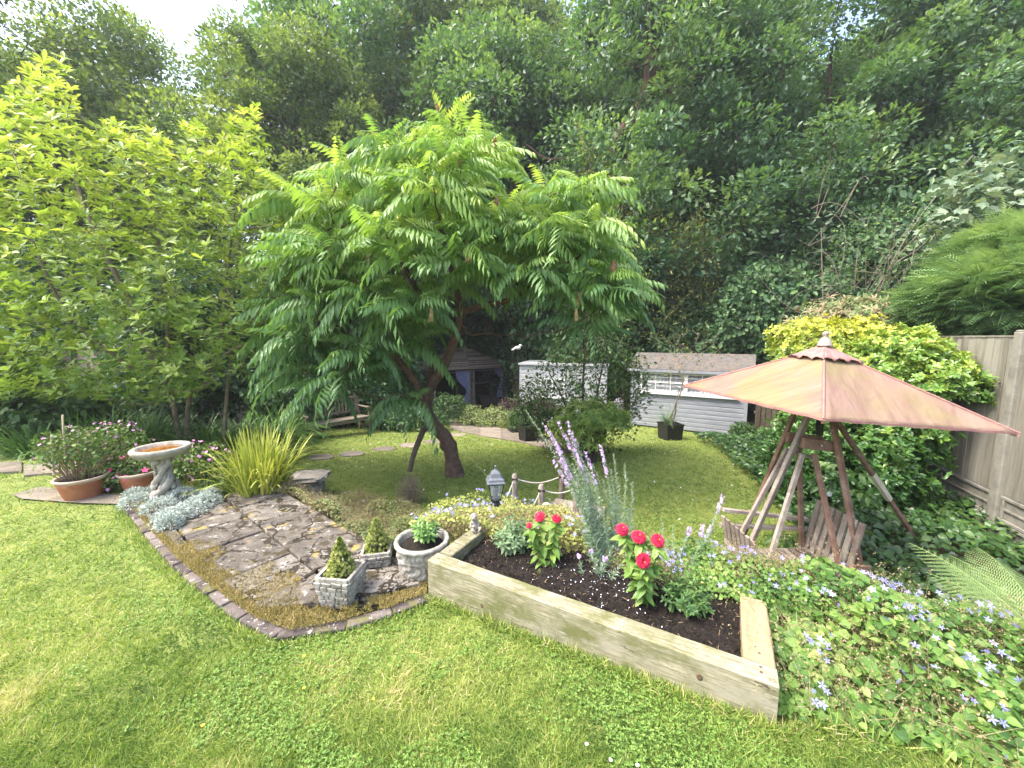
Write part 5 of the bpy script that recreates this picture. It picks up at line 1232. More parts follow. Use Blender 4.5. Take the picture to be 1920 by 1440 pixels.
def whorls(g, pos, out, T, size, k=6, tilt=0.5, m=0, rnd=None, sj=0.25, along=0.0):
    """k leaves spread round each shoot"""
    n = len(pos); out = nrm(out); ref = nrm(np.random.normal(size=(n, 3))); x = nrm(np.cross(out, ref)); y = np.cross(out, x)
    if rnd is None: rnd = np.random.rand(n)
    for j in range(k):
        a = 2 * pi * j / k * 1.0 + j * 0.35; rad_ = np.cos(a) * x + np.sin(a) * y; tl = tilt + 0.25 * np.random.randn(n)
        d = nrm(rad_ + out * tl[:, None]); up = nrm(out - rad_ * tl[:, None] + 0.15 * np.random.normal(size=(n, 3)))
        g.inst(T, pos - out * (along * size * np.random.rand(n))[:, None], frames(d, up), size * (1 + sj * (np.random.rand(n) * 2 - 1)), m, np.clip(rnd + 0.08 * np.random.randn(n), 0, 1))
def star(petals=5, w_=0.42, cup=0.15, blunt=False):
    V = [(0, 0, 0)]; F = []
    for k in range(petals):
        a = 2 * pi * k / petals; d = np.array((cos(a), sin(a))); s_ = np.array((-sin(a), cos(a))); i = len(V)
        for (r_, ww, z) in (((0.5, w_ / 2, cup * 0.5), (0.5, -w_ / 2, cup * 0.5), (1.0, 0, cup)) if not blunt else ((0.6, w_ / 2, cup * .4), (0.6, -w_ / 2, cup * .4), (1.0, 0.0, cup))): V.append((*(d * r_ + s_ * ww), z))
        F += [(0, i + 1, i + 2, i)]
    return np.array(V), F
STAR = star(); BLOOM = star(5, 0.62, 0.1, True)
def frond_t(n=12, rach=0.02, llen=0.22, w=0.3, arch=0.12, droop=0.5, hang=0.75, s0=0.18, seg=2, fan=75, jit=0.0, bend=0.0):
    """pinnate leaf of unit length; leaflets hang from an arching rib"""
    lt = leaf_t(w, 0.25, 0.28, 0.35, seg); V = []; F = []; k = 0
    rib = lambda s_: np.array((bend * s_ * s_, s_ * (1 - 0.18 * droop * s_), arch * 4 * s_ * (1 - s_) * 0.6 - droop * s_ ** 2.2))
    n_seg = 6; rv = []
    for i in range(n_seg + 1):
        q = rib(i / n_seg); r_ = rach * (1 - 0.7 * i / n_seg); rv += [q + (-r_, 0, 0), q + (r_, 0, 0), q + (0, 0, -r_)]
    V += rv
    for i in range(n_seg):
        a = 3 * i
        for (p0, p1) in ((0, 1), (1, 2), (2, 0)): F.append((a + p0, a + p1, a + 3 + p1, a + 3 + p0))
    k = len(V)
    for i in range(n + 1):
        s_ = s0 + (1 - s0) * i / n; q = rib(min(1, s_)); T_ = nrm(rib(min(1, s_) ) - rib(min(1, s_) - 0.05)); ll = llen * (0.75 + 0.5 * sin(pi * min(1, (s_ + 0.15) / 1.1)) ** 0.8) * (0.75 if i == n else 1)
        for sd in ((-1, 1) if i < n else (0,)):
            ang = radians(fan * (1 - 0.45 * i / n)); d = T_ * cos(ang) + np.array((sd, 0, 0)) * sin(ang) if sd else T_
            d = nrm(d + np.array((0, 0, -hang * (0.7 + 0.5 * ((i * 7 + (sd > 0) * 3) % 5) / 5))) * (0.9 if sd else 0.4)); up = np.array((sd * 0.55, 0.1, 1.0))
            if jit:
                if np.random.rand() < 0.04: continue
                d = nrm(d + jit * np.random.randn(3) * 0.30); up = up + jit * np.random.randn(3) * 0.5
            R = frames(d[None], up[None])[0]; v = (lt[0] * ll * (1 + jit * 0.25 * np.random.randn())) @ R.T + q; V += list(v); F += [tuple(np.array(f) + k) for f in lt[1]]; k += len(v)
    return np.array([np.asarray(q, float) for q in V]), F
def bush(name, label, cat, c, blobs, mats, T, size, N, group=None, stems=8, seed=0, rndf=None, whorl=0, flowers=None, **kw):
    """shrub on its own stems: blobs = [(offset, radii, share)]"""
    np.random.seed(seed + 100); c = np.array(c, float); z0 = float(terrain(c[0], c[1])); base = np.array((c[0], c[1], z0)); t = thing(name, label, cat, base, 0, group)
    g = Geo(); gs = Geo(); tot = sum(b[2] for b in blobs)
    for (o, r, sh) in blobs:
        cc = c + np.array(o) - base; n = int(N * sh / tot)
        if whorl:
            d = nrm(np.random.normal(size=(n * 2, 3))); d = d[d[:, 2] > kw.get('low', -0.3)][:n]; n = len(d)
            k = 1 + 0.55 * (vnoise(d[:, 0] * 3 + 9, d[:, 1] * 3 + d[:, 2] * 4 + 9, 1.4, seed) - 0.5) + 0.30 * (np.random.rand(n) - 0.4)
            pos = cc + d * np.array(r) * (k * (1 - 0.35 * np.random.rand(n) ** 2))[:, None]; rn = rndf(pos + base) if rndf else None
            whorls(g, pos, nrm(d + np.random.normal(size=(n, 3)) * 0.45 + np.array((0, 0, 0.5))), T, size, whorl, 0.55, 0, rn, along=0.5)
        else:
            pos, d = mound(g, cc, r, n, T, size, 0, None, **kw)
        for _ in range(stems):
            d = nrm(np.random.normal(size=3)); d[2] = abs(d[2]); e = cc + d * np.array(r) * 0.8
            gs.tube(curve(np.array((0, 0, 0)) + np.random.normal(size=3) * (0.06, 0.06, 0), e, 0.03, 6), np.linspace(0.018, 0.005, 6), 5, cap=False)
    if flowers: flowers(g, c, blobs, base)
    g.build('foliage', mats, t); gs.build('stem', [M_TWIGD if kw.get('dark', 1) else M_TWIG], t)
    return t
ARC = None
def arc_blade(seg=7, rise=1.0, reach=0.8, fall=0.55):
    V = []; F = []
    for i in range(seg + 1):
        t = i / seg; w_ = 0.5 * (1 - 0.25 * t) if i < seg else 0.03; y = reach * t ** 1.5; z = rise * t - fall * t ** 2.6
        V += [(-w_, y, z), (w_, y, z)]
        if i: F.append((2 * i - 2, 2 * i - 1, 2 * i + 1, 2 * i))
    return np.array(V), F
def grass_clump(name, label, cat, c, N, L, wd, mat, r=0.12, T=None, seed=0, group=None, tilt=0.35):
    rs = np.random.RandomState(seed); z0 = float(terrain(c[0], c[1])); t = thing(name, label, cat, (c[0], c[1], z0), 0, group); g = Geo()
    Ts = T or [arc_blade(), arc_blade(7, 1.0, 0.45, 0.2), arc_blade(7, 0.95, 1.0, 0.85)]
    for k, TT in enumerate(Ts):
        n = N // len(Ts); a = rs.rand(n) * 6.283; rr = r * np.sqrt(rs.rand(n)); pos = np.stack([rr * np.cos(a) , rr * np.sin(a), np.full(n, -0.01)], 1)
        a2 = a + rs.randn(n) * 0.5; tl = tilt * rs.randn(n) * 0.5; d = np.stack([np.cos(a2), np.sin(a2), tl], 1); ll = L * (0.55 + 0.6 * rs.rand(n))
        g.inst(TT, pos, frames(d, np.tile((0., 0, 1), (n, 1)) + rs.randn(n, 3) * 0.08), np.stack([wd * (0.6 + 0.7 * rs.rand(n)), ll, ll], 1), 0, np.clip(rs.rand(n), 0, 1), smooth=True)
    g.build('leaves', [mat], t); return t

# ---- long grass and daylily clumps
M_YGR = leafmat('yellow_green_blades', st((0.16, 0.22, 0.03), (0.30, 0.36, 0.06), (0.46, 0.46, 0.12)), 0.35, 0.5)
M_DGR = leafmat('dark_green_blades', st((0.04, 0.10, 0.025), (0.08, 0.18, 0.04), (0.17, 0.29, 0.06)), 0.3, 0.45)
q = G(485, 922, 0.0); grass_clump('grass_clump', 'bright yellow green grass clump arching at the corner of the terrace', 'grass clump', (q[0], 4.05), 520, 0.74, 0.015, M_YGR, 0.22, seed=1, tilt=0.5, T=[arc_blade(7, 1.0, 0.26, 0.12), arc_blade(7, 1.05, 0.16, 0.08), arc_blade(8, 1.1, 0.5, 0.45)])
cl = [(225, 6.0, 'dark strappy leaved clump directly behind the pink geraniums'), (290, 6.3, 'dark strappy leaved clump under the magnolia fork'), (365, 6.6, 'dark strappy leaved clump behind the bird bath'), (430, 7.0, 'dark strappy leaved clump behind the yellow grass clump'), (490, 7.3, 'dark strappy leaved clump between yellow grass and bench'), (520, 8.6, 'dark strappy leaved clump touching the left end of the bench'), (150, 6.2, 'dark strappy leaved clump farthest left, above the caned pot')]
for i, (u, Y, lab) in enumerate(cl):
    q = P(u, 800, Y); grass_clump('daylily_clump', lab, 'daylily', (q[0], Y), 480, 0.98, 0.026, M_DGR, 0.34, seed=20 + i, group='dark daylily clumps along the shrub border')
q = G(20, 850, 0); grass_clump('daylily_clump', 'broad leaved green clump at the far left edge of the border', 'daylily', (q[0], 5.7), 260, 0.62, 0.022, M_DGR, 0.25, seed=40)

# ---- geraniums and silver cushion by the bird bath
M_GER = leafmat('geranium_leaves', st((0.04, 0.09, 0.02), (0.09, 0.17, 0.035), (0.18, 0.24, 0.06)), 0.3)
M_PINK_P = plain('pink_petals', (0.62, 0.25, 0.52), 0.6); M_MAG = plain('magenta_petals', (0.72, 0.06, 0.22), 0.6); M_LILAC = plain('lilac_petals', (0.42, 0.38, 0.72), 0.6); M_VIO = plain('violet_petals', (0.36, 0.17, 0.52), 0.6)
def geranium(label, px, Y, r, N, nf, seed, fm=1, mats=None, fs=0.017, twigs=14):
    np.random.seed(seed); q = P(px[0], px[1], Y); z0 = float(terrain(q[0], Y)); t = thing('geranium', label, 'flowering plant', (q[0], Y, z0)); g = Geo(); c = np.array((0, 0, max(0.1, q[2] - z0)))
    mound(g, c, r, N, HEART, 0.032, 0, None, 0.5, low=-0.7, lump=0.3); g.build('foliage', [M_GER], t)
    g = Geo(); d = rdir(nf, 0.7); pos = c + d * np.array(r) * (1.02 + 0.22 * np.random.rand(nf))[:, None]
    g.inst(BLOOM, pos, frames(rdir(nf), nrm(d + np.array((0.1, -0.8, 0.6)))), fs * (0.7 + 0.6 * np.random.rand(nf)), fm - 1); g.build('blossom', mats or [M_PINK_P, M_MAG], t)['kind'] = 'stuff'
    g = Geo()
    for k in range(twigs): e = c + rdir(1, 0.6)[0] * np.array(r) * 1.15; g.tube(curve((0, 0, 0), e, 0.05, 5), np.linspace(0.005, 0.002, 5), 4, cap=False)
    g.build('stem', [M_STRAW], t)
geranium('scraggly geranium with tan stems filling the caned terracotta pot', (140, 845), 4.0, (0.34, 0.24, 0.24), 900, 10, 1, twigs=60)
geranium('pink flowered geranium spilling behind the wide terracotta pots', (205, 838), 4.45, (0.40, 0.28, 0.26), 1500, 85, 2)
geranium('low leafy geranium between the wide and the small terracotta pot', (200, 895), 4.15, (0.26, 0.2, 0.17), 900, 12, 3)
geranium('magenta flowered geranium in the small pot left of the bird bath', (252, 880), 4.2, (0.20, 0.16, 0.15), 500, 16, 4, 2, fs=0.03)
geranium('pink flowered geranium between bird bath and yellow grass clump', (370, 870), 4.4, (0.38, 0.25, 0.24), 1700, 80, 5)
geranium('pink flowered geranium directly behind the bird bath pedestal', (310, 885), 4.5, (0.30, 0.2, 0.2), 900, 50, 6)
geranium('dark green leafy geranium at the foot of the yellow grass clump', (415, 910), 4.0, (0.2, 0.14, 0.12), 500, 6, 7)
M_SILV = leafmat('silver_leaves', st((0.26, 0.31, 0.27), (0.40, 0.46, 0.41), (0.55, 0.60, 0.55)), 0.1, 0.9, 0.1, (1, 1, 1))
np.random.seed(5); g = Geo()
for (u, v, r) in ((262, 938, 0.17), (300, 950, 0.15), (325, 968, 0.16), (355, 955, 0.16), (380, 942, 0.15), (280, 925, 0.12), (340, 930, 0.15), (318, 982, 0.10), (395, 930, 0.1), (252, 930, 0.1)):
    q = G(u, v, 0.03); n = 1300; d = nrm(np.random.normal(size=(n * 2, 3))); d = d[d[:, 2] > 0][:n]; n = len(d); pos = q - pb + np.array((0, 0, -0.03)) + d * np.array((r, r, 0.09 + 0.03 * random.random())) * (0.7 + 0.35 * np.random.rand(n, 1))
    leaves_at(g, SLIM, pos, d + (0, 0, 0.5), 0.024, nz=0.7)
tag(g.build('silver_cushion', [M_SILV], loc=pb), 'low silvery cushion plant spreading round the bird bath foot', 'silver plant')

# ---- dwarf conifers and leafy pot plant
M_CON = leafmat('spruce_tips', st((0.05, 0.10, 0.02), (0.16, 0.22, 0.035), (0.42, 0.46, 0.13), (0.62, 0.62, 0.28)), 0.15, 0.7, 0.1, namt=0.1)
def dwarf_conifer(loc, r, h, lab, seed):
    np.random.seed(seed); t = thing('dwarf_conifer', lab, 'conifer', loc); g = Geo(); n = 430
    hh = np.random.rand(n) ** 1.25; a = np.random.rand(n) * 6.28; rr = r * (1 - hh) ** 0.8 * (0.78 + 0.34 * np.random.rand(n)); pos = np.stack([rr * np.cos(a), rr * np.sin(a), 0.02 + hh * h], 1); out = np.stack([np.cos(a), np.sin(a), 0.3 + 0.9 * hh], 1)
    inner = np.random.rand(n) < 0.3; pos[inner] *= (0.7, 0.7, 1)
    tipc = np.clip(0.72 + 0.2 * np.random.randn(n), 0.4, 1); tipc[inner] = 0.25
    for k in range(34):
        leaves_at(g, NEEDLE, pos + np.random.normal(size=(n, 3)) * 0.002, out, 0.014, nz=1.3, rnd=np.clip(tipc + 0.1 * np.random.randn(n) - (0.35 if k % 3 == 0 else 0), 0, 1)); 
    # needles must read: widen them
    g.build('foliage', [M_CON], t); g = Geo(); g.tube([(0, 0, -0.02), (0.004, 0, h * 0.5), (0, 0, h * 0.85)], [0.009, 0.006, 0.003], 6); g.build('trunk', [M_BARK], t)
NEEDLE = (np.array([(-0.13, 0, 0), (0.13, 0, 0), (0, 1, 0)]), [(0, 1, 2)])
dwarf_conifer((pA[0] - 0.005, pA[1] + 0.03, 0.14), 0.088, 0.23, 'small cone shaped conifer in the nearest walling pot', 3)
dwarf_conifer((pB[0], pB[1] + 0.06, 0.095), 0.092, 0.24, 'paler cone shaped conifer in the rear square pot', 4)
M_HYD = leafmat('fresh_leaves', st((0.07, 0.16, 0.04), (0.13, 0.26, 0.06), (0.24, 0.38, 0.11)), 0.3, 0.4, 0.5)
def leafy(name, label, cat, loc, shoots, size, T, mat, seed, h=0.2, spread=0.14, k=7, levels=3, group=None, rl=0.6):
    np.random.seed(seed); t = thing(name, label, cat, loc, 0, group); g = Geo(); gs = Geo()
    for s_ in range(shoots):
        a = s_ * 2.4 + random.random(); r_ = spread * sqrt((s_ + 0.5) / shoots); hh = h * (1 - 0.45 * (r_ / max(spread, 1e-6)) ** 2) * random.uniform(0.85, 1.1); e = np.array((r_ * cos(a), r_ * sin(a), hh)); b = e * (0.15, 0.15, 0)
        c = curve(b, e, 0.02, 6); gs.tube(c, np.linspace(0.004, 0.0025, 6), 5, cap=False)
        for L in range(levels):
            p_ = c[-1 - L] if L < 5 else c[0]; whorls(g, np.array([p_]), np.array([(e - b) * (0.7, 0.7, 1)]), T, size * (0.7 + 0.2 * L), k if L else k - 1, 0.55 - 0.25 * L)
    g.build('foliage', [mat], t); gs.build('stem', [M_STEM], t); return t
leafy('pot_plant', 'fresh green leafy young hydrangea in the round log pot', 'pot plant', (pC[0] + 0.02, pC[1] + 0.01, 0.195), 15, 0.062, LEAF, M_HYD, 5, 0.15, 0.11, 6)

# ---- plants in the raised bed
M_SAGE = leafmat('sage_green_leaves', st((0.07, 0.13, 0.06), (0.13, 0.22, 0.10), (0.22, 0.31, 0.17)), 0.2, 0.6)
leafy('penstemon', 'rounded grey green bushy plant at the left end of the bed by the lantern', 'bushy plant', tuple(bedp(0.37, 0.50, 0.11)), 34, 0.042, LEAF, M_SAGE, 7, 0.25, 0.16, 5, 5)
M_DKL = leafmat('dark_leaves', st((0.03, 0.08, 0.02), (0.06, 0.14, 0.035), (0.12, 0.20, 0.05)), 0.25, 0.5)
leafy('bushy_plant', 'dark green bushy plant right of the taller zinnia in the bed', 'bushy plant', tuple(bedp(1.50, 0.44, 0.11)), 32, 0.038, LEAF, M_DKL, 8, 0.21, 0.15, 5, 5)
M_ZL = leafmat('zinnia_leaves', st((0.07, 0.15, 0.03), (0.14, 0.25, 0.045), (0.25, 0.36, 0.09)), 0.35, 0.45, 0.4)
M_RED = rough_mat('red_petals', [(0.3, (0.34, 0.006, 0.028)), (0.7, (0.56, 0.022, 0.075))], 60, rough=0.7, bs=0.1, rndamt=0.5)
M_ORG = plain('orange_stamens', (0.75, 0.30, 0.03), 0.7)
PET = (np.array([(0, 0, 0), (-0.16, 0.45, 0.05), (-0.17, 0.85, 0.02), (0, 1, -0.02), (0.17, 0.85, 0.02), (0.16, 0.45, 0.05)]), [(0, 5, 4, 3), (0, 3, 2, 1)])
def zinnia(label, base, heads, seed, dense=1.0):
    np.random.seed(seed); t = thing('zinnia', label, 'zinnia', base); gl = Geo(); gs = Geo(); base = np.asarray(base)
    for (q, r_, nd) in heads:
        e = np.asarray(q) - base; b = np.array((e[0] * 0.15, e[1] * 0.15, 0)); c = curve(b, e, 0.0, 9, (0.01, 0, 0)); gs.tube(c, np.linspace(0.0055, 0.0035, 9), 6)
        for L in range(1, 9):
            p_ = c[L if L < 8 else 7] + (0, 0, 0 if L < 8 else 0.01); k = 2 if L < 4 else 3; a = L * 1.57 + random.random()
            for j in range(int(k * dense) + 1):
                a2 = a + j * 2 * pi / (int(k * dense) + 1); d = np.array((cos(a2), sin(a2), random.uniform(-0.55, 0.25)))[None]; gl.inst(HEARTN, p_[None], frames(d, np.array([[0.0, -0.2, 1]])), random.uniform(0.052, 0.088), 0, np.random.rand(1))
        gf = Geo(); nd = nrm(np.asarray(nd, float)); x = nrm(np.cross(nd, (0.3, 0.9, 0.1))); y = np.cross(nd, x); e0 = np.asarray(e)
        for ring, (npet, rad_, lift, tl) in enumerate(((18, 1.08, 0.0, -0.22), (19, 1.0, 0.09, -0.05), (18, 0.84, 0.18, 0.06), (15, 0.66, 0.27, 0.2), (12, 0.48, 0.34, 0.4), (7, 0.3, 0.40, 0.8))):
            a = np.arange(npet) * 2 * pi / npet + ring * 0.5; d = np.cos(a)[:, None] * x + np.sin(a)[:, None] * y; dd = nrm(d + nd * tl + 0.06 * np.random.normal(size=(npet, 3)))
            gf.inst(PET, np.tile(e0 + nd * lift * r_, (npet, 1)), frames(dd, np.tile(nd, (npet, 1)) + 0.1 * np.random.normal(size=(npet, 3))), np.stack([np.full(npet, r_ * 1.15), np.full(npet, r_ * rad_), np.full(npet, r_)], 1), 0)
        gf.blob(e0 + nd * 0.42 * r_, (r_ * 0.11,) * 3, 1, nu=10, nv=8, amp=0.2); fl = gf.build('flower_head', [M_RED, M_ORG], t)
        g2 = Geo(); g2.blob(e0 - nd * 0.12 * r_, (r_ * 0.3,) * 3, nu=10, nv=8); g2.build('calyx', [M_STEM], fl)
    gl.build('foliage', [M_ZL], t); gs.build('stem', [M_STEM], t)
HEARTN = leaf_t(0.52, 0.2, 0.3, 0.36, 4)
z1 = G(1022, 1078, 0.10); z2 = G(1203, 1140, 0.10)
UPN = (0.05, -0.55, 0.85)
zinnia('left zinnia in the bed with three red heads in profile and one below', z1, [(P(1012, 968, 2.42), 0.037, (-0.4, -0.45, 0.8)), (P(1044, 972, 2.36), 0.033, (0.2, -0.3, 1)), (P(992, 985, 2.40), 0.02, (-0.6, -0.5, 0.6)), (P(1038, 995, 2.46), 0.024, (0.3, -0.5, 0.5))], 11, 1.2)
zinnia('right zinnia in the bed, tall with four bright red flower heads', z2, [(P(1167, 992, 2.12), 0.039, UPN), (P(1198, 1006, 2.08), 0.041, UPN), (P(1234, 1013, 2.06), 0.038, (0.1, -0.7, 0.7)), (P(1207, 1052, 1.98), 0.041, (0, -0.95, 0.35))], 12, 1.4)

# ---- toadflax
M_TFL = leafmat('blue_green_leaves', st((0.18, 0.28, 0.18), (0.31, 0.42, 0.31), (0.48, 0.56, 0.44)), 0.2, 0.7, 0.2, (1.1, 1.1, 0.9))
def toadflax(label, base, tips, seed, leafsize=0.036, dens=1.0, bend=(0, 0, 0)):
    np.random.seed(seed); base = np.asarray(base, float); t = thing('toadflax', label, 'toadflax', base); gl = Geo(); gs = Geo(); gf = Geo()
    for (tp, fl) in tips:
        e = np.asarray(tp) - base; L = np.linalg.norm(e); b = np.random.normal(size=3) * (0.04, 0.04, 0); c = curve(b, e, 0.0, 30, np.asarray(bend) * L); gs.tube(c, np.linspace(0.004, 0.0018, 30), 5)
        n = int(L * 300 * dens); s_ = np.random.rand(n) ** 1.05 * (0.92 if fl else 1.0); idx = s_ * 29; i0 = np.clip(idx.astype(int), 0, 28); pos = c[i0] + (c[i0 + 1] - c[i0]) * (idx - i0)[:, None]; ax = nrm(c[i0 + 1] - c[i0])
        a = nrm(np.random.normal(size=(n, 3))); a = nrm(a - ax * (a * ax).sum(1)[:, None] + ax * 0.75); sz = leafsize * (1.15 - 0.75 * s_) * (0.7 + 0.6 * np.random.rand(n)); gl.inst(SLIM, pos, frames(a, ax + 0.2 * np.random.normal(size=(n, 3))), np.stack([sz * 0.7, sz, sz], 1), 0, np.clip(0.3 + 0.5 * s_ + 0.2 * np.random.randn(n), 0, 1))
        if fl:
            n = int(46 * fl); s_ = 1 - 0.22 * fl * np.random.rand(n) ** 0.8; idx = np.clip(s_ * 29, 0, 28.99); i0 = idx.astype(int); pos = c[i0] + (c[i0 + 1] - c[i0]) * (idx - i0)[:, None]; ax = nrm(c[i0 + 1] - c[i0]); a = nrm(np.random.normal(size=(n, 3))); a = nrm(a - ax * (a * ax).sum(1)[:, None])
            gf.inst(BLOOM, pos + a * 0.012, frames(ax, a), 0.0085 * (0.7 + 0.6 * np.random.rand(n)), 0); gf.inst(QOVAL, pos + a * 0.004, frames(a + ax * 0.6, ax), 0.017, 0)
    gl.build('foliage', [M_TFL], t); gs.build('stem', [M_STEM], t)
    if gf.n: gf.build('blossom', [M_TOAD], t)['kind'] = 'stuff'
M_TOAD = plain('mauve_petals', (0.62, 0.42, 0.72), 0.6)
b = bedp(1.0, 0.60, 0.1)
tp = [((1172, 870), 2.9, 0), ((1185, 905), 2.9, 0), ((1180, 950), 2.8, 0), ((1075, 870), 2.6, 0), ((1062, 905), 2.55, 0), ((1100, 875), 2.7, 0), ((1150, 850), 3.0, 0), ((1190, 985), 2.7, 0), ((985, 768), 3.0, 0), ((1017, 792), 2.95, 1), ((1030, 810), 2.9, .6), ((1046, 788), 2.95, .9), ((1063, 790), 3.0, .8), ((1066, 806), 2.9, 1.3), ((1040, 830), 2.8, 1), ((1075, 840), 2.9, .9), ((1088, 858), 2.85, 1), ((1097, 846), 2.9, 1.3), ((1050, 862), 2.75, .9), ((1043, 845), 2.7, 1), ((1125, 834), 2.9, 1.2), ((1036, 862), 2.65, 1), ((1110, 870), 2.9, 0), ((1130, 900), 2.8, 0), ((1060, 880), 2.7, .5), ((1145, 880), 2.9, 0), ((1160, 905), 2.85, 0), ((1075, 900), 2.6, 0), ((1100, 930), 2.6, 0), ((1165, 940), 2.8, 0), ((1145, 960), 2.6, 0), ((1060, 940), 2.7, 0), ((1085, 880), 2.75, 0), ((1110, 895), 2.7, 0)]
toadflax('tall blue green toadflax with mauve spikes leaning left out of the bed', b, [(P(u, v, Y), f) for ((u, v), Y, f) in tp], 21, 0.046, 1.3, (0.06, -0.02, -0.02))
tp = [((1355, 930), 2.7, .7), ((1262, 985), 2.5, 0), ((1290, 1000), 2.5, .0), ((1318, 985), 2.55, .7), ((1335, 985), 2.6, .5), ((1295, 985), 2.5, .6), ((1250, 1010), 2.45, 0), ((1330, 1010), 2.5, 0), ((1275, 1020), 2.4, 0), ((1310, 1025), 2.4, 0), ((1240, 970), 2.6, 0)]
toadflax('low sprawling toadflax behind the dark bushy plant with one tall purple spike', bedp(1.38, 0.62, 0.08), [(P(u, v, Y), f) for ((u, v), Y, f) in tp], 22, 0.04, 1.1, (0.03, 0, -0.05))
tp = [((1135, 1045), 2.25, .4), ((1108, 1030), 2.3, .3), ((1165, 1060), 2.2, 0), ((1085, 1040), 2.35, .4), ((1150, 1025), 2.3, 0)]
toadflax('short tuft of toadflax between the two zinnias', bedp(0.98, 0.42, 0.1), [(P(u, v, Y), f) for ((u, v), Y, f) in tp], 23, 0.042, 1.8)
tp = [((863, 843), 4.6, 0), ((905, 880), 4.3, 0), ((930, 905), 4.2, 0)]
toadflax('single thin toadflax stalk arching beside the sumac trunk', (-0.15, 4.0, float(terrain(-0.15, 4.0))), [(P(u, v, Y), f) for ((u, v), Y, f) in tp[:1]], 24, 0.03, 0.7, (0.15, 0, 0.05))

# ---- campanula drift
M_CAM = leafmat('campanula_leaves', st((0.045, 0.11, 0.025), (0.10, 0.21, 0.04), (0.19, 0.31, 0.065), (0.34, 0.37, 0.13)), 0.35, 0.5, 0.35, namt=0.15)
M_WIRY = leafmat('seed_heads', st((0.15, 0.16, 0.06), (0.29, 0.235, 0.125), (0.38, 0.29, 0.21)), 0.25, 0.8, 0.1, (1, 1, .8))
def drift(name, label, poly, hfun, N, size, seed, nfl, nst, T=None, mats=None, flow=0.016, cat='ground cover', stems_h=0.1, yb=0.0):
    rs = np.random.RandomState(seed); poly = np.asarray(poly); lo, hi = poly.min(0), poly.max(0); g = Geo()
    def samp(n):
        X = rs.uniform(lo[0], hi[0], n * 4); Y = rs.uniform(lo[1], hi[1], n * 4); ok = in_poly(X, Y, poly); X, Y = X[ok][:n], Y[ok][:n]; return X, Y
    X, Y = samp(N); n = len(X); h = hfun(X, Y); z = terrain(X, Y) + h * (1 - 0.6 * rs.rand(n) ** 2.2); pos = np.stack([X, Y, z], 1)
    a = rs.rand(n) * 6.28; d = np.stack([np.cos(a), np.sin(a) - 0.4, -0.35 + 0.5 * rs.rand(n)], 1); up = np.stack([0.45 * rs.randn(n), -0.55 + 0.45 * rs.randn(n), 0.9 + 0 * X], 1)
    pt = vnoise(X, Y, 3.0, seed + 1)
    g.inst(T or HEART, pos, frames(d, up), size * (0.45 + 0.9 * rs.rand(n)) * (0.8 + 0.4 * pt), 0, np.clip(0.15 + 0.6 * vnoise(X, Y, 4, seed + 3) + 0.22 * rs.randn(n), 0, 1))
    X, Y = samp(nst); n = len(X); h = hfun(X, Y); cl_ = vnoise(X, Y, 2.5, seed + 7) > 0.32; X, Y, h = X[cl_], Y[cl_], h[cl_]; n = len(X)
    pos = np.stack([X, Y, terrain(X, Y) + h * 0.6], 1); d = rdir(n, 1.0); L = 0.05 + stems_h * rs.rand(n); 
    g.inst(STRAND, pos, frames(d, rdir(n)), np.stack([np.full(n, 0.0028), L, L], 1), 1, rs.rand(n)); tip = pos + d * L[:, None]
    for k in range(5): 
        e = tip + rs.randn(n, 3) * 0.012; leaves_at(g, QOVAL, e, rdir(n, 0.5), 0.009, m=1, rnd=rs.rand(n))
    X, Y = samp(nfl * 3); fc = (vnoise(X, Y, 6, seed + 5) > 0.48); X, Y = X[fc][:nfl], Y[fc][:nfl]; n = len(X); h = hfun(X, Y); pos = np.stack([X, Y, terrain(X, Y) + h * 1.02 + 0.02 + 0.03 * rs.rand(n)], 1)
    g.inst(STAR, pos, frames(rdir(n), np.stack([0.4 * rs.randn(n), -0.6 + 0.4 * rs.randn(n), np.full(n, 0.8)], 1)), flow * (0.7 + 0.6 * rs.rand(n)), 2, rs.rand(n))
    tag(g.build(name, mats or [M_CAM, M_WIRY, M_LILAC2]), label, cat, kind='stuff')
STRAND = (np.array([(-0.5, 0, 0), (0.5, 0, 0), (0.3, 0.5, 0.06), (-0.3, 0.5, 0.06), (0, 1, 0)]), [(0, 1, 2, 3), (3, 2, 4)])
M_LILAC2 = leafmat('campanula_petals', st((0.26, 0.25, 0.60), (0.36, 0.35, 0.70), (0.50, 0.49, 0.78)), 0.25, 0.6, 0.2, (1, 1, 1))
def hcamp(X, Y):
    d = seg_dist(X, Y, CAMP[1:7]); return 0.045 + 0.19 * sstep(d / 0.42) * (0.35 + 1.2 * vnoise(X, Y, 3.3, 77))
drift('campanula', 'sprawling campanula drift with lilac star flowers right of the bed', CAMP, hcamp, 15500, 0.042, 61, 760, 8500, stems_h=0.22)
poly = [bedp(0.9, 0.60)[:2], bedp(BL + 0.02, 0.56)[:2], bedp(BL + 0.5, 0.75)[:2], bedp(BL + 0.4, 1.1)[:2], bedp(0.9, 0.95)[:2]]
drift('campanula', 'straggling campanula with lilac stars along the back edge of the bed', poly, lambda X, Y: 0.16 + 0.10 * vnoise(X, Y, 4, 8) + 0.35 * np.clip(-terrain(X, Y), 0, 0.4), 5000, 0.024, 62, 130, 8000, flow=0.014)
poly = [bedp(0.0, 0.50)[:2], bedp(0.9, 0.62)[:2], bedp(0.9, 0.95)[:2], (0.25, 3.6), (-0.2, 4.0), (-0.75, 3.9), (-0.95, 3.3), (-0.62, 2.85)]
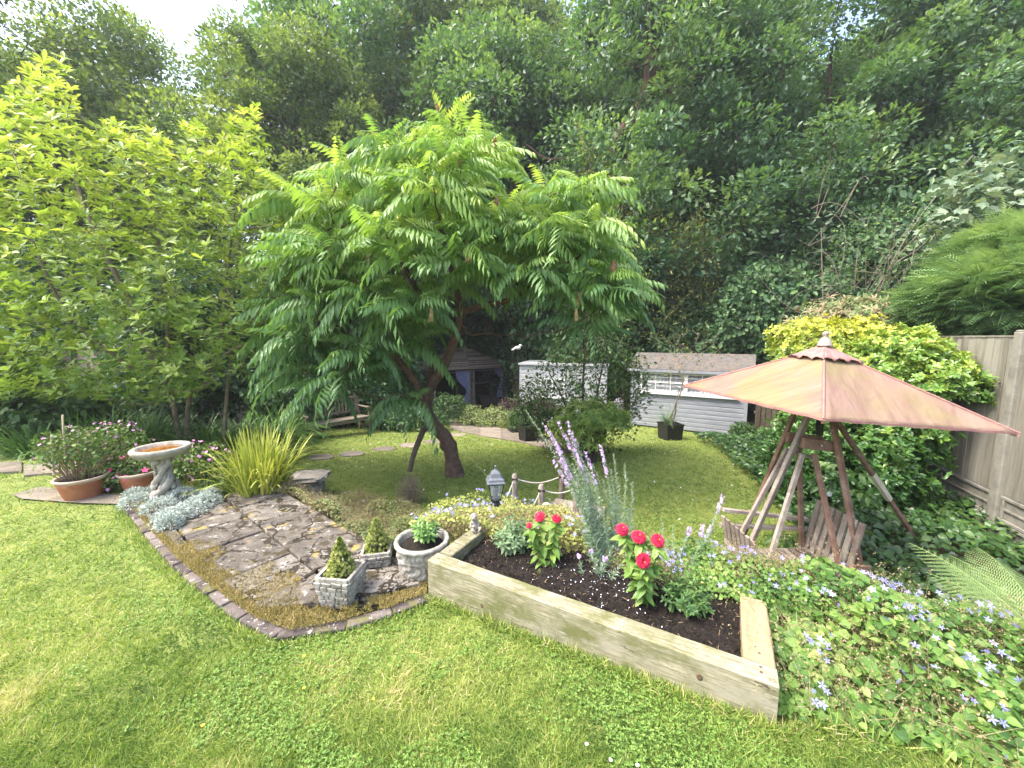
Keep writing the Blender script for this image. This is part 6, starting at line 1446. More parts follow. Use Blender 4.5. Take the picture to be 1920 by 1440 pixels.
drift('campanula', 'pale yellowing campanula mound around the foot of the lantern', poly, lambda X, Y: 0.16 + 0.16 * vnoise(X, Y, 3, 18) + 0.65 * np.clip(-terrain(X, Y), 0, 0.6), 9500, 0.024, 63, 150, 9000, mats=[leafmat('yellowing_leaves', st((0.12, 0.17, 0.035), (0.28, 0.32, 0.07), (0.46, 0.42, 0.16)), 0.3), M_WIRY, M_LILAC2], flow=0.016)
poly = [(-3.1, 4.9), (-2.75, 3.98), (-2.3, 3.88), (-0.9, 2.72), (-0.62, 2.85), (-0.95, 3.3), (-0.8, 4.3), (-1.5, 4.9), (-2.5, 5.4)]
drift('bank_weeds', 'dry straggly weeds covering the bank below the terrace edge', poly, lambda X, Y: 0.08 + 0.16 * vnoise(X, Y, 4, 28), 34000, 0.024, 64, 18, 17000, mats=[leafmat('weed_leaves', st((0.07, 0.11, 0.03), (0.17, 0.20, 0.06), (0.30, 0.25, 0.12)), 0.25), M_WIRY, M_LILAC2])
poly = [(0.3, 3.3), (1.0, 3.0), (1.9, 2.5), (2.6, 2.2), (2.4, 3.0), (1.5, 3.2), (0.9, 3.7)]
drift('bank_weeds', 'leafy weeds with pale stars on the bank between landing and swing', poly, lambda X, Y: 0.14 + 0.2 * vnoise(X, Y, 3, 38), 7000, 0.028, 65, 60, 4200)
poly = [(2.9, 2.2), (4.2, 1.4), (8, 2), (7.4, 9.0), (4.4, 9.0), (3.9, 6.0), (3.4, 4.4), (2.5, 3.0)]
M_IVY = leafmat('ivy_leaves', st((0.018, 0.05, 0.014), (0.04, 0.10, 0.022), (0.09, 0.17, 0.035)), 0.2, 0.4, 0.5)
drift('ground_ivy', 'dark green leafy ground cover between the swing and the fence', poly, lambda X, Y: 0.12 + 0.30 * vnoise(X, Y, 1.5, 48), 22000, 0.075, 66, 40, 1500, mats=[M_IVY, M_WIRY, M_LILAC2])
# ---- dry twiggy plant
np.random.seed(9); q = GT(770, 945); t = thing('lavender_bush', 'dry grey twiggy bush below the forked prop branch', 'dry bush', q); g = Geo()
for k in range(170):
    d = rdir(1, 0.8)[0]; e = d * np.array((0.22, 0.22, 0.36)) * random.uniform(0.6, 1.15) + (0, 0, 0.1); g.tube(curve((0, 0, 0), e, 0.06, 6, np.random.normal(size=3) * 0.05), np.linspace(0.004, 0.0015, 6), 4, cap=False)
g.build('stem', [M_TWIG], t); g = Geo(); d = rdir(700, 0.6); leaves_at(g, SLIM, d * np.array((0.2, 0.2, 0.34)) * np.random.rand(700, 1) ** 0.4 + (0, 0, 0.1), d, 0.03, nz=1.0); g.build('foliage', [leafmat('dry_grey_leaves', st((0.16, 0.15, 0.09), (0.28, 0.25, 0.16)), 0.15)], t)
q = GT(800, 975); leafy('weed', 'broad leaved green weed behind the round log pot', 'weed', (q[0], 3.35, float(terrain(q[0], 3.35))), 7, 0.17, SLIM, M_HYD, 31, 0.14, 0.1, 4, 2)

# ---- fern
M_FERN = leafmat('fern_green', st((0.12, 0.20, 0.06), (0.23, 0.33, 0.12), (0.36, 0.44, 0.20)), 0.35, 0.55, 0.3)
def bipinnate(n=21, m=17):
    V = []; F = []; k = 0
    rib = lambda s_: np.array((0, s_, 0.16 * s_ - 0.30 * s_ ** 2.2))
    for i in range(n):
        s_ = 0.08 + 0.92 * i / (n - 1); q = rib(s_); L = 0.24 * sin(pi * min(1, (s_ + 0.12) / 1.14)) ** 0.9 + 0.012; T_ = nrm(rib(min(1, s_ + .01)) - rib(s_ - .01))
        for sd in (-1, 1):
            d = nrm(np.array((sd, 0.36, -0.16 - 0.25 * s_))); nn = np.array((0.0, 0.1, 1.0)); wv = nrm(T_)
            mm = max(4, int(m * L / 0.21))
            for j in range(mm):
                t = (j + 0.5) / mm; c = q + d * L * t; ll = L * 0.125 * (1 - 0.7 * t)
                for s2 in (-1, 1):
                    e = c + (wv * s2 + d * 0.45) * ll + np.array((0, 0, -0.15 * ll)); hw = L / mm * 0.3; V += [c - d * hw, c + d * hw, e + d * hw * 0.4, e - d * hw * 0.5]; F.append((k, k + 1, k + 2, k + 3)); k += 4
    return np.array(V), F
FERNT = bipinnate()
fb = np.array((2.62, 1.72, 0.0)); t = thing('fern', 'pale green fern arching in from the right edge above the campanula', 'fern', fb)
np.random.seed(4)
for (u, v, Y, rr) in ((1716, 1026, 2.25, 0.3), (1745, 1080, 2.1, 0.3), (1790, 1050, 2.35, 0), (1800, 1210, 1.80, 0.3), (1700, 1150, 2.0, 0.2), (1850, 1040, 2.3, 0), (1880, 1180, 1.9, -0.2), (1830, 1130, 1.9, 0.1)):
    e = P(u, v, Y) - fb; b = np.array((0.02, 0, 0.16)); d = e - b; L = np.linalg.norm(d); g = Geo(); R = frames((d + np.array((0, 0, 0.16 * L)))[None], np.array([[rr * 0.5, -0.55, 1.0]])); g.inst(FERNT, b[None], R, L * 1.04, 0, np.array([random.uniform(0.4, 0.8)]))
    s_ = np.linspace(0, 1, 12)[:, None]; loc_ = np.concatenate([0 * s_, s_, 0.16 * s_ - 0.30 * s_ ** 2.2], 1) * L * 1.04; g.tube(loc_ @ R[0].T + b, np.linspace(0.005, 0.0015, 12), 5); g.tube([(0, 0, -0.3), b], 0.006, 5); g.build('frond', [M_FERN], t)
# ---- seedling with pinnate leaves by the swing
ASH = frond_t(3, 0.012, 0.34, 0.42, 0.05, 0.25, 0.25, 0.3, 3, 65)
np.random.seed(14)
for (u, v, Y, lab, nn) in ((1505, 1005, 3.75, 'ash seedling with divided leaves growing through the swing seat', 5), (1620, 1020, 3.9, 'ash seedling with divided leaves right of the swing legs', 8), (1590, 880, 4.3, 'taller ash seedling between swing and evergreen shrub', 7)):
    q = P(u, v, Y); z0 = float(terrain(q[0], Y)); t = thing('ash_seedling', lab, 'seedling', (q[0], Y, z0)); hh = q[2] - z0; g = Geo(); a = np.arange(nn) * 2.4; d = np.stack([np.cos(a), np.sin(a) - 0.3, 0.15 + 0 * a], 1); pz = hh * (0.6 + 0.4 * np.linspace(0, 1, nn)); g.inst(ASH, np.stack([0 * a, 0 * a, pz], 1), frames(d, np.tile((0., -0.3, 1), (nn, 1))), 0.34, 0, np.random.rand(nn)); g.build('foliage', [M_DKL], t); g = Geo(); g.tube([(0, 0, 0), (0.01, 0, hh * 0.5), (0, 0, hh)], [0.007, 0.005, 0.003], 5); g.build('stem', [M_STEM], t)
# ================================================================== SUMAC
M_SUM = leafmat('sumac_leaves', st((0.07, 0.155, 0.055), (0.13, 0.25, 0.08), (0.22, 0.36, 0.085), (0.40, 0.51, 0.13)), 0.40, 0.45, 0.5, (1.2, 1.2, 0.6), namt=0.08)
np.random.seed(99)
FR = []
for k_ in range(10):
    a_ = (0.14, 0.16, 0.10, 0.06, 0.2)[k_ % 5]; dr_ = (0.42, 0.62, 0.25, 0.15, 0.8)[k_ % 5]; hg_ = (0.95, 1.15, 0.7, 0.4, 1.2)[k_ % 5]
    FR.append(frond_t(9 + k_ % 4, 0.006, 0.225 + 0.02 * np.random.rand(), 0.27 + 0.04 * np.random.rand(), a_, dr_, hg_, jit=0.20, bend=0.18 * np.random.randn()))
np.random.seed(101)
sb = P(850, 893, 6.3); zb_ = float(terrain(sb[0], 6.3)); sb[2] = zb_
sum_t = thing('sumac_tree', 'leaning staghorn sumac with umbrella crown of bright drooping fronds', 'tree', sb)
def PL_(*a): return P(*a) - sb
limbs = [([PL_(853, 898, 6.3), PL_(846, 850, 6.3), PL_(836, 822, 6.28), PL_(812, 795, 6.25), PL_(800, 765, 6.2), PL_(806, 728, 6.15), PL_(824, 700, 6.1), PL_(842, 665, 6.05), PL_(858, 620, 6.0), PL_(866, 585, 6.0)], 0.125, 0.06),
         ([PL_(800, 765, 6.2), PL_(780, 720, 6.1), PL_(740, 670, 5.9), PL_(690, 640, 5.7), PL_(620, 610, 5.5), PL_(560, 590, 5.4)], 0.07, 0.03),
         ([PL_(806, 735, 6.15), PL_(808, 690, 6.25), PL_(806, 640, 6.4), PL_(790, 560, 6.4), PL_(740, 470, 6.2), PL_(690, 400, 6.0)], 0.06, 0.025),
         ([PL_(866, 585, 6.0), PL_(900, 575, 5.9), PL_(960, 560, 5.8), PL_(1020, 520, 5.7), PL_(1090, 480, 5.6)], 0.055, 0.02),
         ([PL_(866, 585, 6.0), PL_(850, 520, 6.0), PL_(830, 440, 5.9), PL_(815, 370, 5.8)], 0.055, 0.025),
         ([PL_(862, 600, 6.0), PL_(880, 627, 5.9), PL_(912, 625, 5.9), PL_(938, 628, 5.9)], 0.022, 0.008),
         ([PL_(910, 625, 5.9), PL_(918, 600, 5.9), PL_(935, 585, 5.9)], 0.014, 0.006)]
top = [(530, 540), (550, 400), (575, 335), (610, 300), (640, 270), (700, 250), (760, 240), (800, 215), (860, 215), (900, 250), (950, 300), (1000, 310), (1060, 300), (1110, 300), (1130, 400), (1165, 500)]
bot = [(530, 640), (560, 680), (620, 700), (700, 700), (750, 690), (790, 620), (830, 520), (900, 500), (980, 500), (1040, 550), (1110, 565), (1140, 560), (1165, 530)]
tips = env_pts(100, [(a, b + 50) for a, b in top], bot, 5.9, 1.25, 5, 0.42, 0.3)
extra = [(725, 265, 5.3), (805, 330, 4.9), (870, 250, 6.2), (840, 240, 6.5), (1095, 345, 5.2), (985, 500, 5.0), (640, 330, 5.2), (560, 370, 5.5), (690, 545, 4.9), (780, 560, 4.9), (560, 640, 5.2), (640, 700, 5.0), (600, 560, 5.0), (1140, 530, 5.2), (1095, 600, 5.3), (915, 285, 5.8), (560, 560, 5.4), (765, 740, 5.5), (690, 640, 5.1), (565, 690, 5.3), (610, 715, 5.2), (870, 470, 4.8), (1040, 420, 5.1), (950, 400, 5.3), (620, 450, 5.0), (720, 430, 4.7), (575, 470, 5.2)]
tips = np.vstack([tips, [P(*e) for e in extra]]) - sb
g = Geo(); nodes = skeleton(g, limbs, tips, 0.009, 0, 1.0, 6, 0.05, 14)
b0, b1 = np.array(limbs[0][0][0]), np.array(limbs[0][0][1]); g.tube([b0 - (0, 0, 0.12), b0 + (0, 0, 0.02), b0 + (b1 - b0) * 0.3, b0 + (b1 - b0) * 0.7], [0.24, 0.19, 0.15, 0.124], 16, wob=0.16)
for (t_, r_) in ((0.05, 0.14), (0.16, 0.15), (0.25, 0.13), (0.36, 0.12)):      # swollen knuckles on the leaning trunk
    q = spline(limbs[0][0], 5); i_ = int(t_ * (len(q) - 1)); g.blob(q[i_] + np.random.normal(size=3) * 0.02, (r_, r_, r_ * 0.8), nu=14, nv=10, amp=0.1, seed=i_)
g.build('trunk', [M_SBARK], sum_t)
g = Geo(); g.tube(spline([PL_(808, 798, 6.22), PL_(795, 806, 6.1), PL_(786, 825, 6.0), PL_(776, 852, 5.9), PL_(768, 884, 5.85)], 4), np.linspace(0.055, 0.035, 17), 9, wob=0.2); g.build('prop_branch', [M_BARK], sum_t)['label'] = 'dark forked branch bracing the trunk against the lawn'
g = Geo(); gc = Geo(); cen_s = np.array(P(840, 480, 6.0)) - sb
for i, tp in enumerate(tips):
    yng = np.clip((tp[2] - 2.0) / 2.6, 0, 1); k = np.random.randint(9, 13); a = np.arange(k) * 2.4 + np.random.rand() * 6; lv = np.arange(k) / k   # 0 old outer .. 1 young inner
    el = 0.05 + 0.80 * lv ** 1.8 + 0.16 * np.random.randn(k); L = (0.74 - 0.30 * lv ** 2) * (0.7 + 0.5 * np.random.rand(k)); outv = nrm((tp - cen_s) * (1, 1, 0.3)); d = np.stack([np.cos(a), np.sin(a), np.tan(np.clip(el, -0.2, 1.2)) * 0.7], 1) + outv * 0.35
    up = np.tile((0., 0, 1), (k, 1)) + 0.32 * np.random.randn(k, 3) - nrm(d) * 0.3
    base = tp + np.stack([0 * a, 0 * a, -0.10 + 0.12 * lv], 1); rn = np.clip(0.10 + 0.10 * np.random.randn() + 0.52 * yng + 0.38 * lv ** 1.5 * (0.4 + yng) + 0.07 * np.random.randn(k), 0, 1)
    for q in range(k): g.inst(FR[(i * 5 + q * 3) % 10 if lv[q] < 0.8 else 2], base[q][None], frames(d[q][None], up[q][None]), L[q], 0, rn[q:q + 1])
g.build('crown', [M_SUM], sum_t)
M_CONE = rough_mat('sumac_fruit', [(0.3, (0.22, 0.07, 0.06)), (0.7, (0.42, 0.20, 0.15))], 30, rough=0.9, bs=1.0, bd=0.01); M_CONET = rough_mat('dry_sumac_fruit', [(0.3, (0.30, 0.20, 0.10)), (0.7, (0.50, 0.38, 0.22))], 30, rough=0.9, bs=1.0, bd=0.01)
for (u, v, Y, m_) in ((928, 268, 5.6, 0), (878, 478, 4.6, 1), (690, 490, 4.8, 1), (1150, 500, 5.0, 0), (617, 468, 5.0, 1), (700, 245, 5.5, 0), (820, 205, 6.3, 0), (808, 590, 4.8, 1), (640, 415, 5.2, 0), (1080, 590, 5.0, 1), (590, 440, 5.2, 0), (930, 380, 5.1, 0), (1085, 560, 5.0, 0), (862, 300, 5.2, 0)):
    c = P(u, v, Y) - sb; g = Geo(); L = 0.16; tt = np.linspace(0, 1, 9); g.tube(np.stack([c[0] + 0.01 * np.sin(tt * 3), c[1] + 0 * tt, c[2] - L / 2 + L * tt], 1), 0.018 * np.sin(pi * np.clip(tt * 0.9 + 0.08, 0, 1)) ** 0.7 + 0.003, 9, wob=0.5)
    for k in range(60): q = random.random(); a = random.random() * 6.28; g.blob(c + np.array((cos(a) * 0.022 * (1.1 - q), sin(a) * 0.022 * (1.1 - q), -L / 2 + L * q)), (0.011,) * 3, nu=5, nv=4, amp=0.5, seed=k)
    g.build('fruit_cone', [M_CONET if m_ else M_CONE], sum_t)

OBOVN = leaf_t(0.38, 0.3, 0.2, 0.6, 4)
# ================================================================== MAGNOLIA
M_MAG_L = leafmat('magnolia_leaves', st((0.09, 0.17, 0.035), (0.19, 0.30, 0.055), (0.31, 0.41, 0.085), (0.44, 0.48, 0.13)), 0.42, 0.42, 0.5, (1.2, 1.2, 0.6), namt=0.08)
M_MBARK = rough_mat('magnolia_bark', [(0.3, (0.13, 0.10, 0.075)), (0.7, (0.27, 0.22, 0.17))], 9, rough=0.9, bs=0.5)
np.random.seed(202)
mb = P(335, 768, 6.4); mb[2] = float(terrain(mb[0], 6.4)); mag = thing('magnolia_tree', 'broad magnolia shrub tree with upright sprays of yellow green leaves', 'tree', mb)
def PM(*a): return P(*a) - mb
limbs = [([np.array((0, 0, -0.1)), PM(322, 742, 6.3), PM(298, 705, 6.2), PM(250, 690, 6.0), PM(180, 640, 5.7), PM(110, 560, 5.5), PM(60, 450, 5.4)], 0.045, 0.015),
         ([np.array((0, 0, -0.1)), PM(355, 745, 6.4), PM(378, 728, 6.3), PM(400, 680, 6.2), PM(415, 620, 6.1), PM(425, 520, 6.0), PM(440, 400, 6.0)], 0.038, 0.014),
         ([np.array((0.5, 0.2, -0.1)), PM(425, 745, 6.5), PM(432, 690, 6.5), PM(432, 620, 6.5), PM(446, 480, 6.5), PM(460, 330, 6.5)], 0.034, 0.012),
         ([PM(322, 742, 6.3), PM(315, 650, 6.3), PM(310, 540, 6.2), PM(290, 420, 6.1), PM(270, 300, 6.1)], 0.03, 0.012),
         ([PM(298, 705, 6.2), PM(260, 600, 6.1), PM(200, 480, 6.0), PM(150, 360, 6.0), PM(120, 230, 6.0)], 0.05, 0.016),
         ([PM(400, 680, 6.2), PM(450, 650, 6.0), PM(500, 640, 5.8)], 0.03, 0.012)]
top = [(-180, 260), (-60, 210), (0, 190), (40, 150), (90, 100), (125, 105), (150, 250), (200, 225), (260, 235), (310, 250), (330, 300), (350, 235), (385, 230), (400, 270), (440, 210), (480, 190), (500, 300), (530, 360), (545, 500)]
bot = [(-180, 700), (0, 745), (150, 745), (250, 750), (350, 745), (430, 710), (490, 680), (545, 560)]
tips = env_pts(2300, top, bot, 5.9, 1.15, 9, 0.10, 0.2) - mb
g = Geo(); sel = tips[np.random.permutation(len(tips))[:430]]; skeleton(g, limbs, sel, 0.0045, 0, 0.6, 4, 0.05, 9); g.build('trunk', [M_MBARK], mag)
g = Geo(); n = len(tips); zr = (tips[:, 2] + mb[2]); rn = np.clip(0.34 + 0.12 * (zr - 0.5) / 1.3 + 0.13 * np.random.randn(n), 0.05, 1)
out = nrm(np.stack([0.5 * np.random.randn(n), 0.5 * np.random.randn(n), 0.9 + 0.4 * np.random.rand(n)], 1) + nrm(tips - (0, 0, 2.2)) * 0.6)
whorls(g, tips, out, OBOVN, 0.115, 6, 0.75, 0, rn, 0.3, 0.2)
whorls(g, tips - out * 0.09, out, OBOVN, 0.10, 3, 0.45, 0, np.clip(rn - 0.12, 0, 1), 0.3, 0.6)
g.build('crown', [M_MAG_L], mag)

# ================================================================== WOODLAND TREES
M_OAK = leafmat('oak_leaves', st((0.034, 0.083, 0.046), (0.068, 0.148, 0.073), (0.125, 0.22, 0.095), (0.23, 0.32, 0.12)), 0.40, 0.42, 0.55, (1.3, 1.35, 0.5), 0.6, 0.14)
M_ASHL = leafmat('woodland_leaves', st((0.047, 0.09, 0.042), (0.085, 0.15, 0.058), (0.155, 0.23, 0.078), (0.30, 0.37, 0.11)), 0.42, 0.45, 0.5, (1.35, 1.35, 0.5), 0.6, 0.14)
LOBED = (np.array([(0, 0, 0), (-0.16, 0.25, 0.02), (-0.12, 0.4, 0), (-0.3, 0.6, 0.03), (-0.2, 0.72, 0), (-0.16, 0.95, -0.06), (0, 1, -0.1), (0.16, 0.95, -0.06), (0.2, 0.72, 0), (0.3, 0.6, 0.03), (0.12, 0.4, 0), (0.16, 0.25, 0.02), (0, 0.55, -0.03)]), [(0, 12, 2, 1), (12, 4, 3, 2), (12, 6, 5, 4), (0, 11, 10, 12), (12, 10, 9, 8), (12, 8, 7, 6)])
def make_tree(name, label, h, r, z0, nclump, nleaf, size, T, mat, seed, cr=0.75, lean=(0, 0), trunk=0.28, gap=0.0):
    np.random.seed(seed); t = thing(name, label, 'tree', (0, 0, 0)); rs = np.random.RandomState(seed)
    pts = [np.array((0, 0, -0.3)), np.array((lean[0] * .2, lean[1] * .2, h * 0.25)), np.array((lean[0] * .6, lean[1] * .6, h * 0.5)), np.array((lean[0], lean[1], h * 0.85))]
    limbs = [(pts, trunk, 0.06)]
    for k in range(6):
        a = k * 2.4 + rs.rand(); zz = h * (0.22 + 0.09 * k); b = np.array((lean[0] * zz / h, lean[1] * zz / h, zz)); e = b + np.array((cos(a) * r * 0.7, sin(a) * r * 0.7, h * 0.16)); limbs.append(([b, (b + e) / 2 + (0, 0, -0.2), e], trunk * 0.45, 0.04))
    c = []
    while len(c) < nclump:
        zz = rs.uniform(0, 1); rad = r * (0.55 + 0.55 * sin(pi * zz ** 0.85)) * (0.35 + 0.65 * rs.rand() ** 0.5); a = rs.rand() * 6.283
        q = np.array((rad * cos(a) + lean[0] * zz, rad * sin(a) + lean[1] * zz, z0 + (h - z0) * zz))
        if vnoise(q[0] + 30, q[1] + q[2] * 0.8 + 30, 0.55, seed) < gap: continue
        c.append(q)
    c = np.array(c); g = Geo(); skeleton(g, limbs, c[:min(len(c), 260)], 0.015, 0, 1.0, 4, 0.08, 9); g.build('trunk', [M_BARK], t)
    g = Geo(); per = nleaf // nclump
    idx = np.repeat(np.arange(nclump), per); n = len(idx); d = nrm(rs.normal(size=(n, 3))); rr = cr * (0.6 + 0.8 * rs.rand(nclump))[idx] * (0.35 + 0.65 * rs.rand(n) ** 0.6); pos = c[idx] + d * (rr[:, None]) * (1, 1, 0.62)
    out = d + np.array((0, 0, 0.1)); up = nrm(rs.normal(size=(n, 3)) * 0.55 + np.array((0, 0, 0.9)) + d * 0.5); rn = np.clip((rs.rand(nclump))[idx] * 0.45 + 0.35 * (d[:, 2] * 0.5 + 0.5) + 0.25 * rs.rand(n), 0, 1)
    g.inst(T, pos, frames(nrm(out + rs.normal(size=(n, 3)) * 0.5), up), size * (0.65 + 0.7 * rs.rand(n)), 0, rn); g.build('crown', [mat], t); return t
def put(t, x, y, s_, rz_, label, group=None, first=False):
    o = t if first else copy_tree(t); o.location = (x, y, float(terrain(x, y)) - 0.2); o.scale = (s_, s_, s_); o.rotation_euler = (0, 0, rz_); o['label'] = label; o['group'] = group or 'woodland trees beyond the garden'; return o
oak = make_tree('oak_tree', 'oak', 14.5, 4.0, 1.6, 420, 120000, 0.145, LOBED, M_OAK, 301, 0.85, (0.6, 0), 0.34, 0.22)
oak2 = make_tree('oak_tree', 'oak', 13.5, 4.2, 4.4, 380, 110000, 0.135, QOVAL, M_OAK, 302, 0.82, (-1.0, 0.4), 0.3, 0.30)
ash = make_tree('ash_tree', 'ash', 13.5, 3.8, 3.9, 460, 105000, 0.115, QOVAL, M_ASHL, 303, 0.70, (0.5, 0), 0.22, 0.30)
put(oak, 5.2, 16.2, 1.12, 0.3, 'largest dark oak rising directly behind the grey shed', first=True)
put(oak, 11.8, 14.6, 1.02, 2.1, 'dark leafy oak above the far end of the board fence')
put(oak2, 0.4, 18.0, 1.12, 0.0, 'dark oak with a thick leaning limb above the white shed', first=True)
put(oak, 8.6, 19.5, 1.2, 4.0, 'dark oak standing behind the gap between the grey shed and fence')
put(oak2, 16.5, 15.5, 1.05, 1.0, 'dark oak farthest right beyond the fence')
put(ash, -3.9, 24.5, 1.75, 0.0, 'fine leaved tree behind the gazebo roof', first=True)
put(ash, -9.0, 16.2, 1.06, 1.2, 'fine leaved tree above the middle of the magnolia')
put(ash, -17.6, 16.0, 1.25, 2.9, 'fine leaved tree at the far left above the magnolia')
put(oak2, -7.6, 23.0, 1.45, 2.2, 'oak in the second row left of the gazebo')
put(ash, -25, 22, 1.3, 4.4, 'second row tree behind the far left fine leaved tree')
put(ash, 1.0, 26, 1.65, 3.0, 'second row tree glimpsed between the sumac top and the oaks')
put(oak, 15, 23, 1.15, 0.9, 'second row oak behind the right end of the fence')
put(ash, 20, 17, 1.1, 5.0, 'fine leaved tree outermost on the right')
put(oak2, -22, 18, 1.05, 0.5, 'oak outermost on the left')
put(ash, 6.5, 27, 1.2, 1.9, 'far tree behind the largest oak')
put(oak2, -3, 29, 0.95, 5.2, 'far tree behind the gazebo tree')
# thick leaning limb of the oak seen above the white shed
g = Geo(); q0 = P(1120, 400, 15.5); pts = [P(1095, 520, 16.0), P(1120, 380, 15.8), P(1150, 275, 15.5), P(1195, 215, 15.2), P(1218, 140, 15.0), P(1222, 60, 15.0), P(1230, -60, 15)]
base_l = np.array((pts[0][0] - 0.5, 16.0, float(terrain(pts[0][0], 16.0)))); t = thing('bare_tree_trunk', 'thick reddish brown leaning trunk showing through the dark leaves above the white shed', 'tree', base_l)
M_RBARK = rough_mat('reddish_bark', [(0.3, (0.08, 0.045, 0.035)), (0.7, (0.20, 0.12, 0.095))], 4, rough=0.95, bs=0.6)
g.tube(spline([np.array((0, 0, -0.3))] + [p_ - base_l for p_ in pts], 5), np.linspace(0.34, 0.19, 36), 12, wob=0.1); g.tube(spline([pts[2] - base_l, P(1090, 290, 15.4) - base_l, P(1030, 300, 15.2) - base_l, P(985, 270, 15) - base_l], 4), np.linspace(0.13, 0.04, 13), 8, wob=0.2); g.tube(spline([pts[3] - base_l, P(1250, 180, 15.0) - base_l, P(1330, 110, 14.8) - base_l], 4), np.linspace(0.12, 0.04, 9), 8); g.build('trunk', [M_RBARK], t)

# understory
M_LAUR = leafmat('laurel_leaves', st((0.032, 0.08, 0.034), (0.065, 0.14, 0.055), (0.125, 0.22, 0.08)), 0.3, 0.45, 0.4, namt=0.15)
und = [(-21, 13, 2.6), (-17, 12.0, 2.4), (-13.6, 11.5, 2.2), (-11.2, 11.0, 2.0), (-9.0, 10.8, 2.1), (-6.6, 12.3, 2.0), (-5.6, 14.5, 2.3), (3.3, 17.8, 1.6), (3.6, 14.6, 2.2), (6.0, 13.2, 2.0), (8.4, 12.0, 2.2), (10.8, 12.5, 2.6), (9.5, 9.6, 1.9), (13.5, 12, 3.0), (-2.6, 25.5, 2.6), (0.6, 22.5, 2.4), (17, 12, 3), (2.9, 17.5, 3.0), (-6.5, 26, 3.2), (-10.5, 25, 3.6)]
where = ['farthest left under the magnolia', 'second from the left under the magnolia', 'third from the left under the magnolia', 'behind the daylily clumps at left', 'behind the magnolia fork', 'directly behind the garden bench', 'between the bench and the gazebo', 'behind the right side of the gazebo', 'behind the white shed', 'behind the left half of the grey shed', 'behind the right end of the grey shed', 'behind the fence top at its far end', 'between the grey shed and the fence', 'beyond the fence, under the tangled branches', 'directly behind the gazebo', 'far behind the gap between gazebo and white shed', 'outermost right beyond the fence', 'behind the gap between the two sheds', 'far behind the left side of the gazebo', 'far behind the garden bench']
np.random.seed(333); ut = thing('laurel_bush', 'x', 'bush', (0, 0, 0)); g = Geo()
for (c, r, n) in (((0, 0, 0.95), (1.0, 0.8, 0.95), 15000), ((0.5, 0.1, 1.5), (0.6, 0.5, 0.5), 5000), ((-0.5, 0, 1.35), (0.55, 0.5, 0.5), 5000), ((0.1, -0.3, 0.5), (0.9, 0.5, 0.5), 5000)): mound(g, c, r, n, QOVAL, 0.062, 0, None, 0.4, low=-0.9, lump=0.25)
g.build('foliage', [M_LAUR], ut); g = Geo()
for k in range(14): e = np.random.normal(size=3) * (0.5, 0.4, 0.3) + (0, 0, 1.3); g.tube(curve((0, 0, 0), e, 0.05, 6), np.linspace(0.03, 0.008, 6), 5, cap=False)
g.build('stem', [M_TWIGD], ut)
for i, (x, y, s_) in enumerate(und):
    o = ut if i == 0 else copy_tree(ut); o.location = (x, y, float(terrain(x, y)) - 0.1); o.scale = (s_ * 1.05, s_, s_ * (0.95 + 0.2 * ((i * 7) % 3))); o.rotation_euler = (0, 0, i * 1.3); o['label'] = 'dark glossy laurel bush ' + where[i]; o['category'] = 'bush'; o['group'] = 'dark laurels under the trees'

# ---- shrubs in the garden
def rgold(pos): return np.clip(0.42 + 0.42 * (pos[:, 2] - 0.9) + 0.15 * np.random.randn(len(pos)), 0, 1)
M_EUO = leafmat('euonymus_leaves', st((0.04, 0.11, 0.025), (0.085, 0.19, 0.035), (0.20, 0.33, 0.05), (0.46, 0.50, 0.09)), 0.32, 0.32, 0.6, (1.2, 1.2, 0.6), namt=0.08)
def PXc(u, v, Y, c): return P(u, v, Y) - np.array(c)
c0 = P(1640, 820, 5.2)
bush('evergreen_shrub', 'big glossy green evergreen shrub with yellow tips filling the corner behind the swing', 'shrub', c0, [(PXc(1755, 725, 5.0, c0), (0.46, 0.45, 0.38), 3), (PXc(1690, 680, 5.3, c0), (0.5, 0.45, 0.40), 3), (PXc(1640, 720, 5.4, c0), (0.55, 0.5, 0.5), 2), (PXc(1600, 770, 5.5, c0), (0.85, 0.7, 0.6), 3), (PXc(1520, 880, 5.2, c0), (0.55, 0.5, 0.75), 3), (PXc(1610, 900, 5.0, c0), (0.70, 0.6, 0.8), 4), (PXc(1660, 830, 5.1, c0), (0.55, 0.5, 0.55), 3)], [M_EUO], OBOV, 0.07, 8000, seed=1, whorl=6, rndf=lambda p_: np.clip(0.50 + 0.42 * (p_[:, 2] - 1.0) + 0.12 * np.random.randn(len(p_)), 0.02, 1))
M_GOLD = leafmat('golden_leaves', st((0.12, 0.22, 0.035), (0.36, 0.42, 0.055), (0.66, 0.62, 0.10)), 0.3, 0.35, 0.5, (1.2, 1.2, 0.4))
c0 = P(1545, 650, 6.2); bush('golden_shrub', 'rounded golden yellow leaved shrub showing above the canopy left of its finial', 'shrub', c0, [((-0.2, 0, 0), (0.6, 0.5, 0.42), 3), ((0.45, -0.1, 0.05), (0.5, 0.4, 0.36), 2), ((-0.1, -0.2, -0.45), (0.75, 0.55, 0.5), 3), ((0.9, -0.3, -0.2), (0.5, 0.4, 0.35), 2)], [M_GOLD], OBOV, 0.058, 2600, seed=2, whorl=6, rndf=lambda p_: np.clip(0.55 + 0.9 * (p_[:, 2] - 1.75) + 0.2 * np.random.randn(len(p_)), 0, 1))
M_RHO = leafmat('rhododendron_leaves', st((0.06, 0.12, 0.03), (0.14, 0.20, 0.06), (0.26, 0.24, 0.12), (0.27, 0.19, 0.12)), 0.22, 0.5)
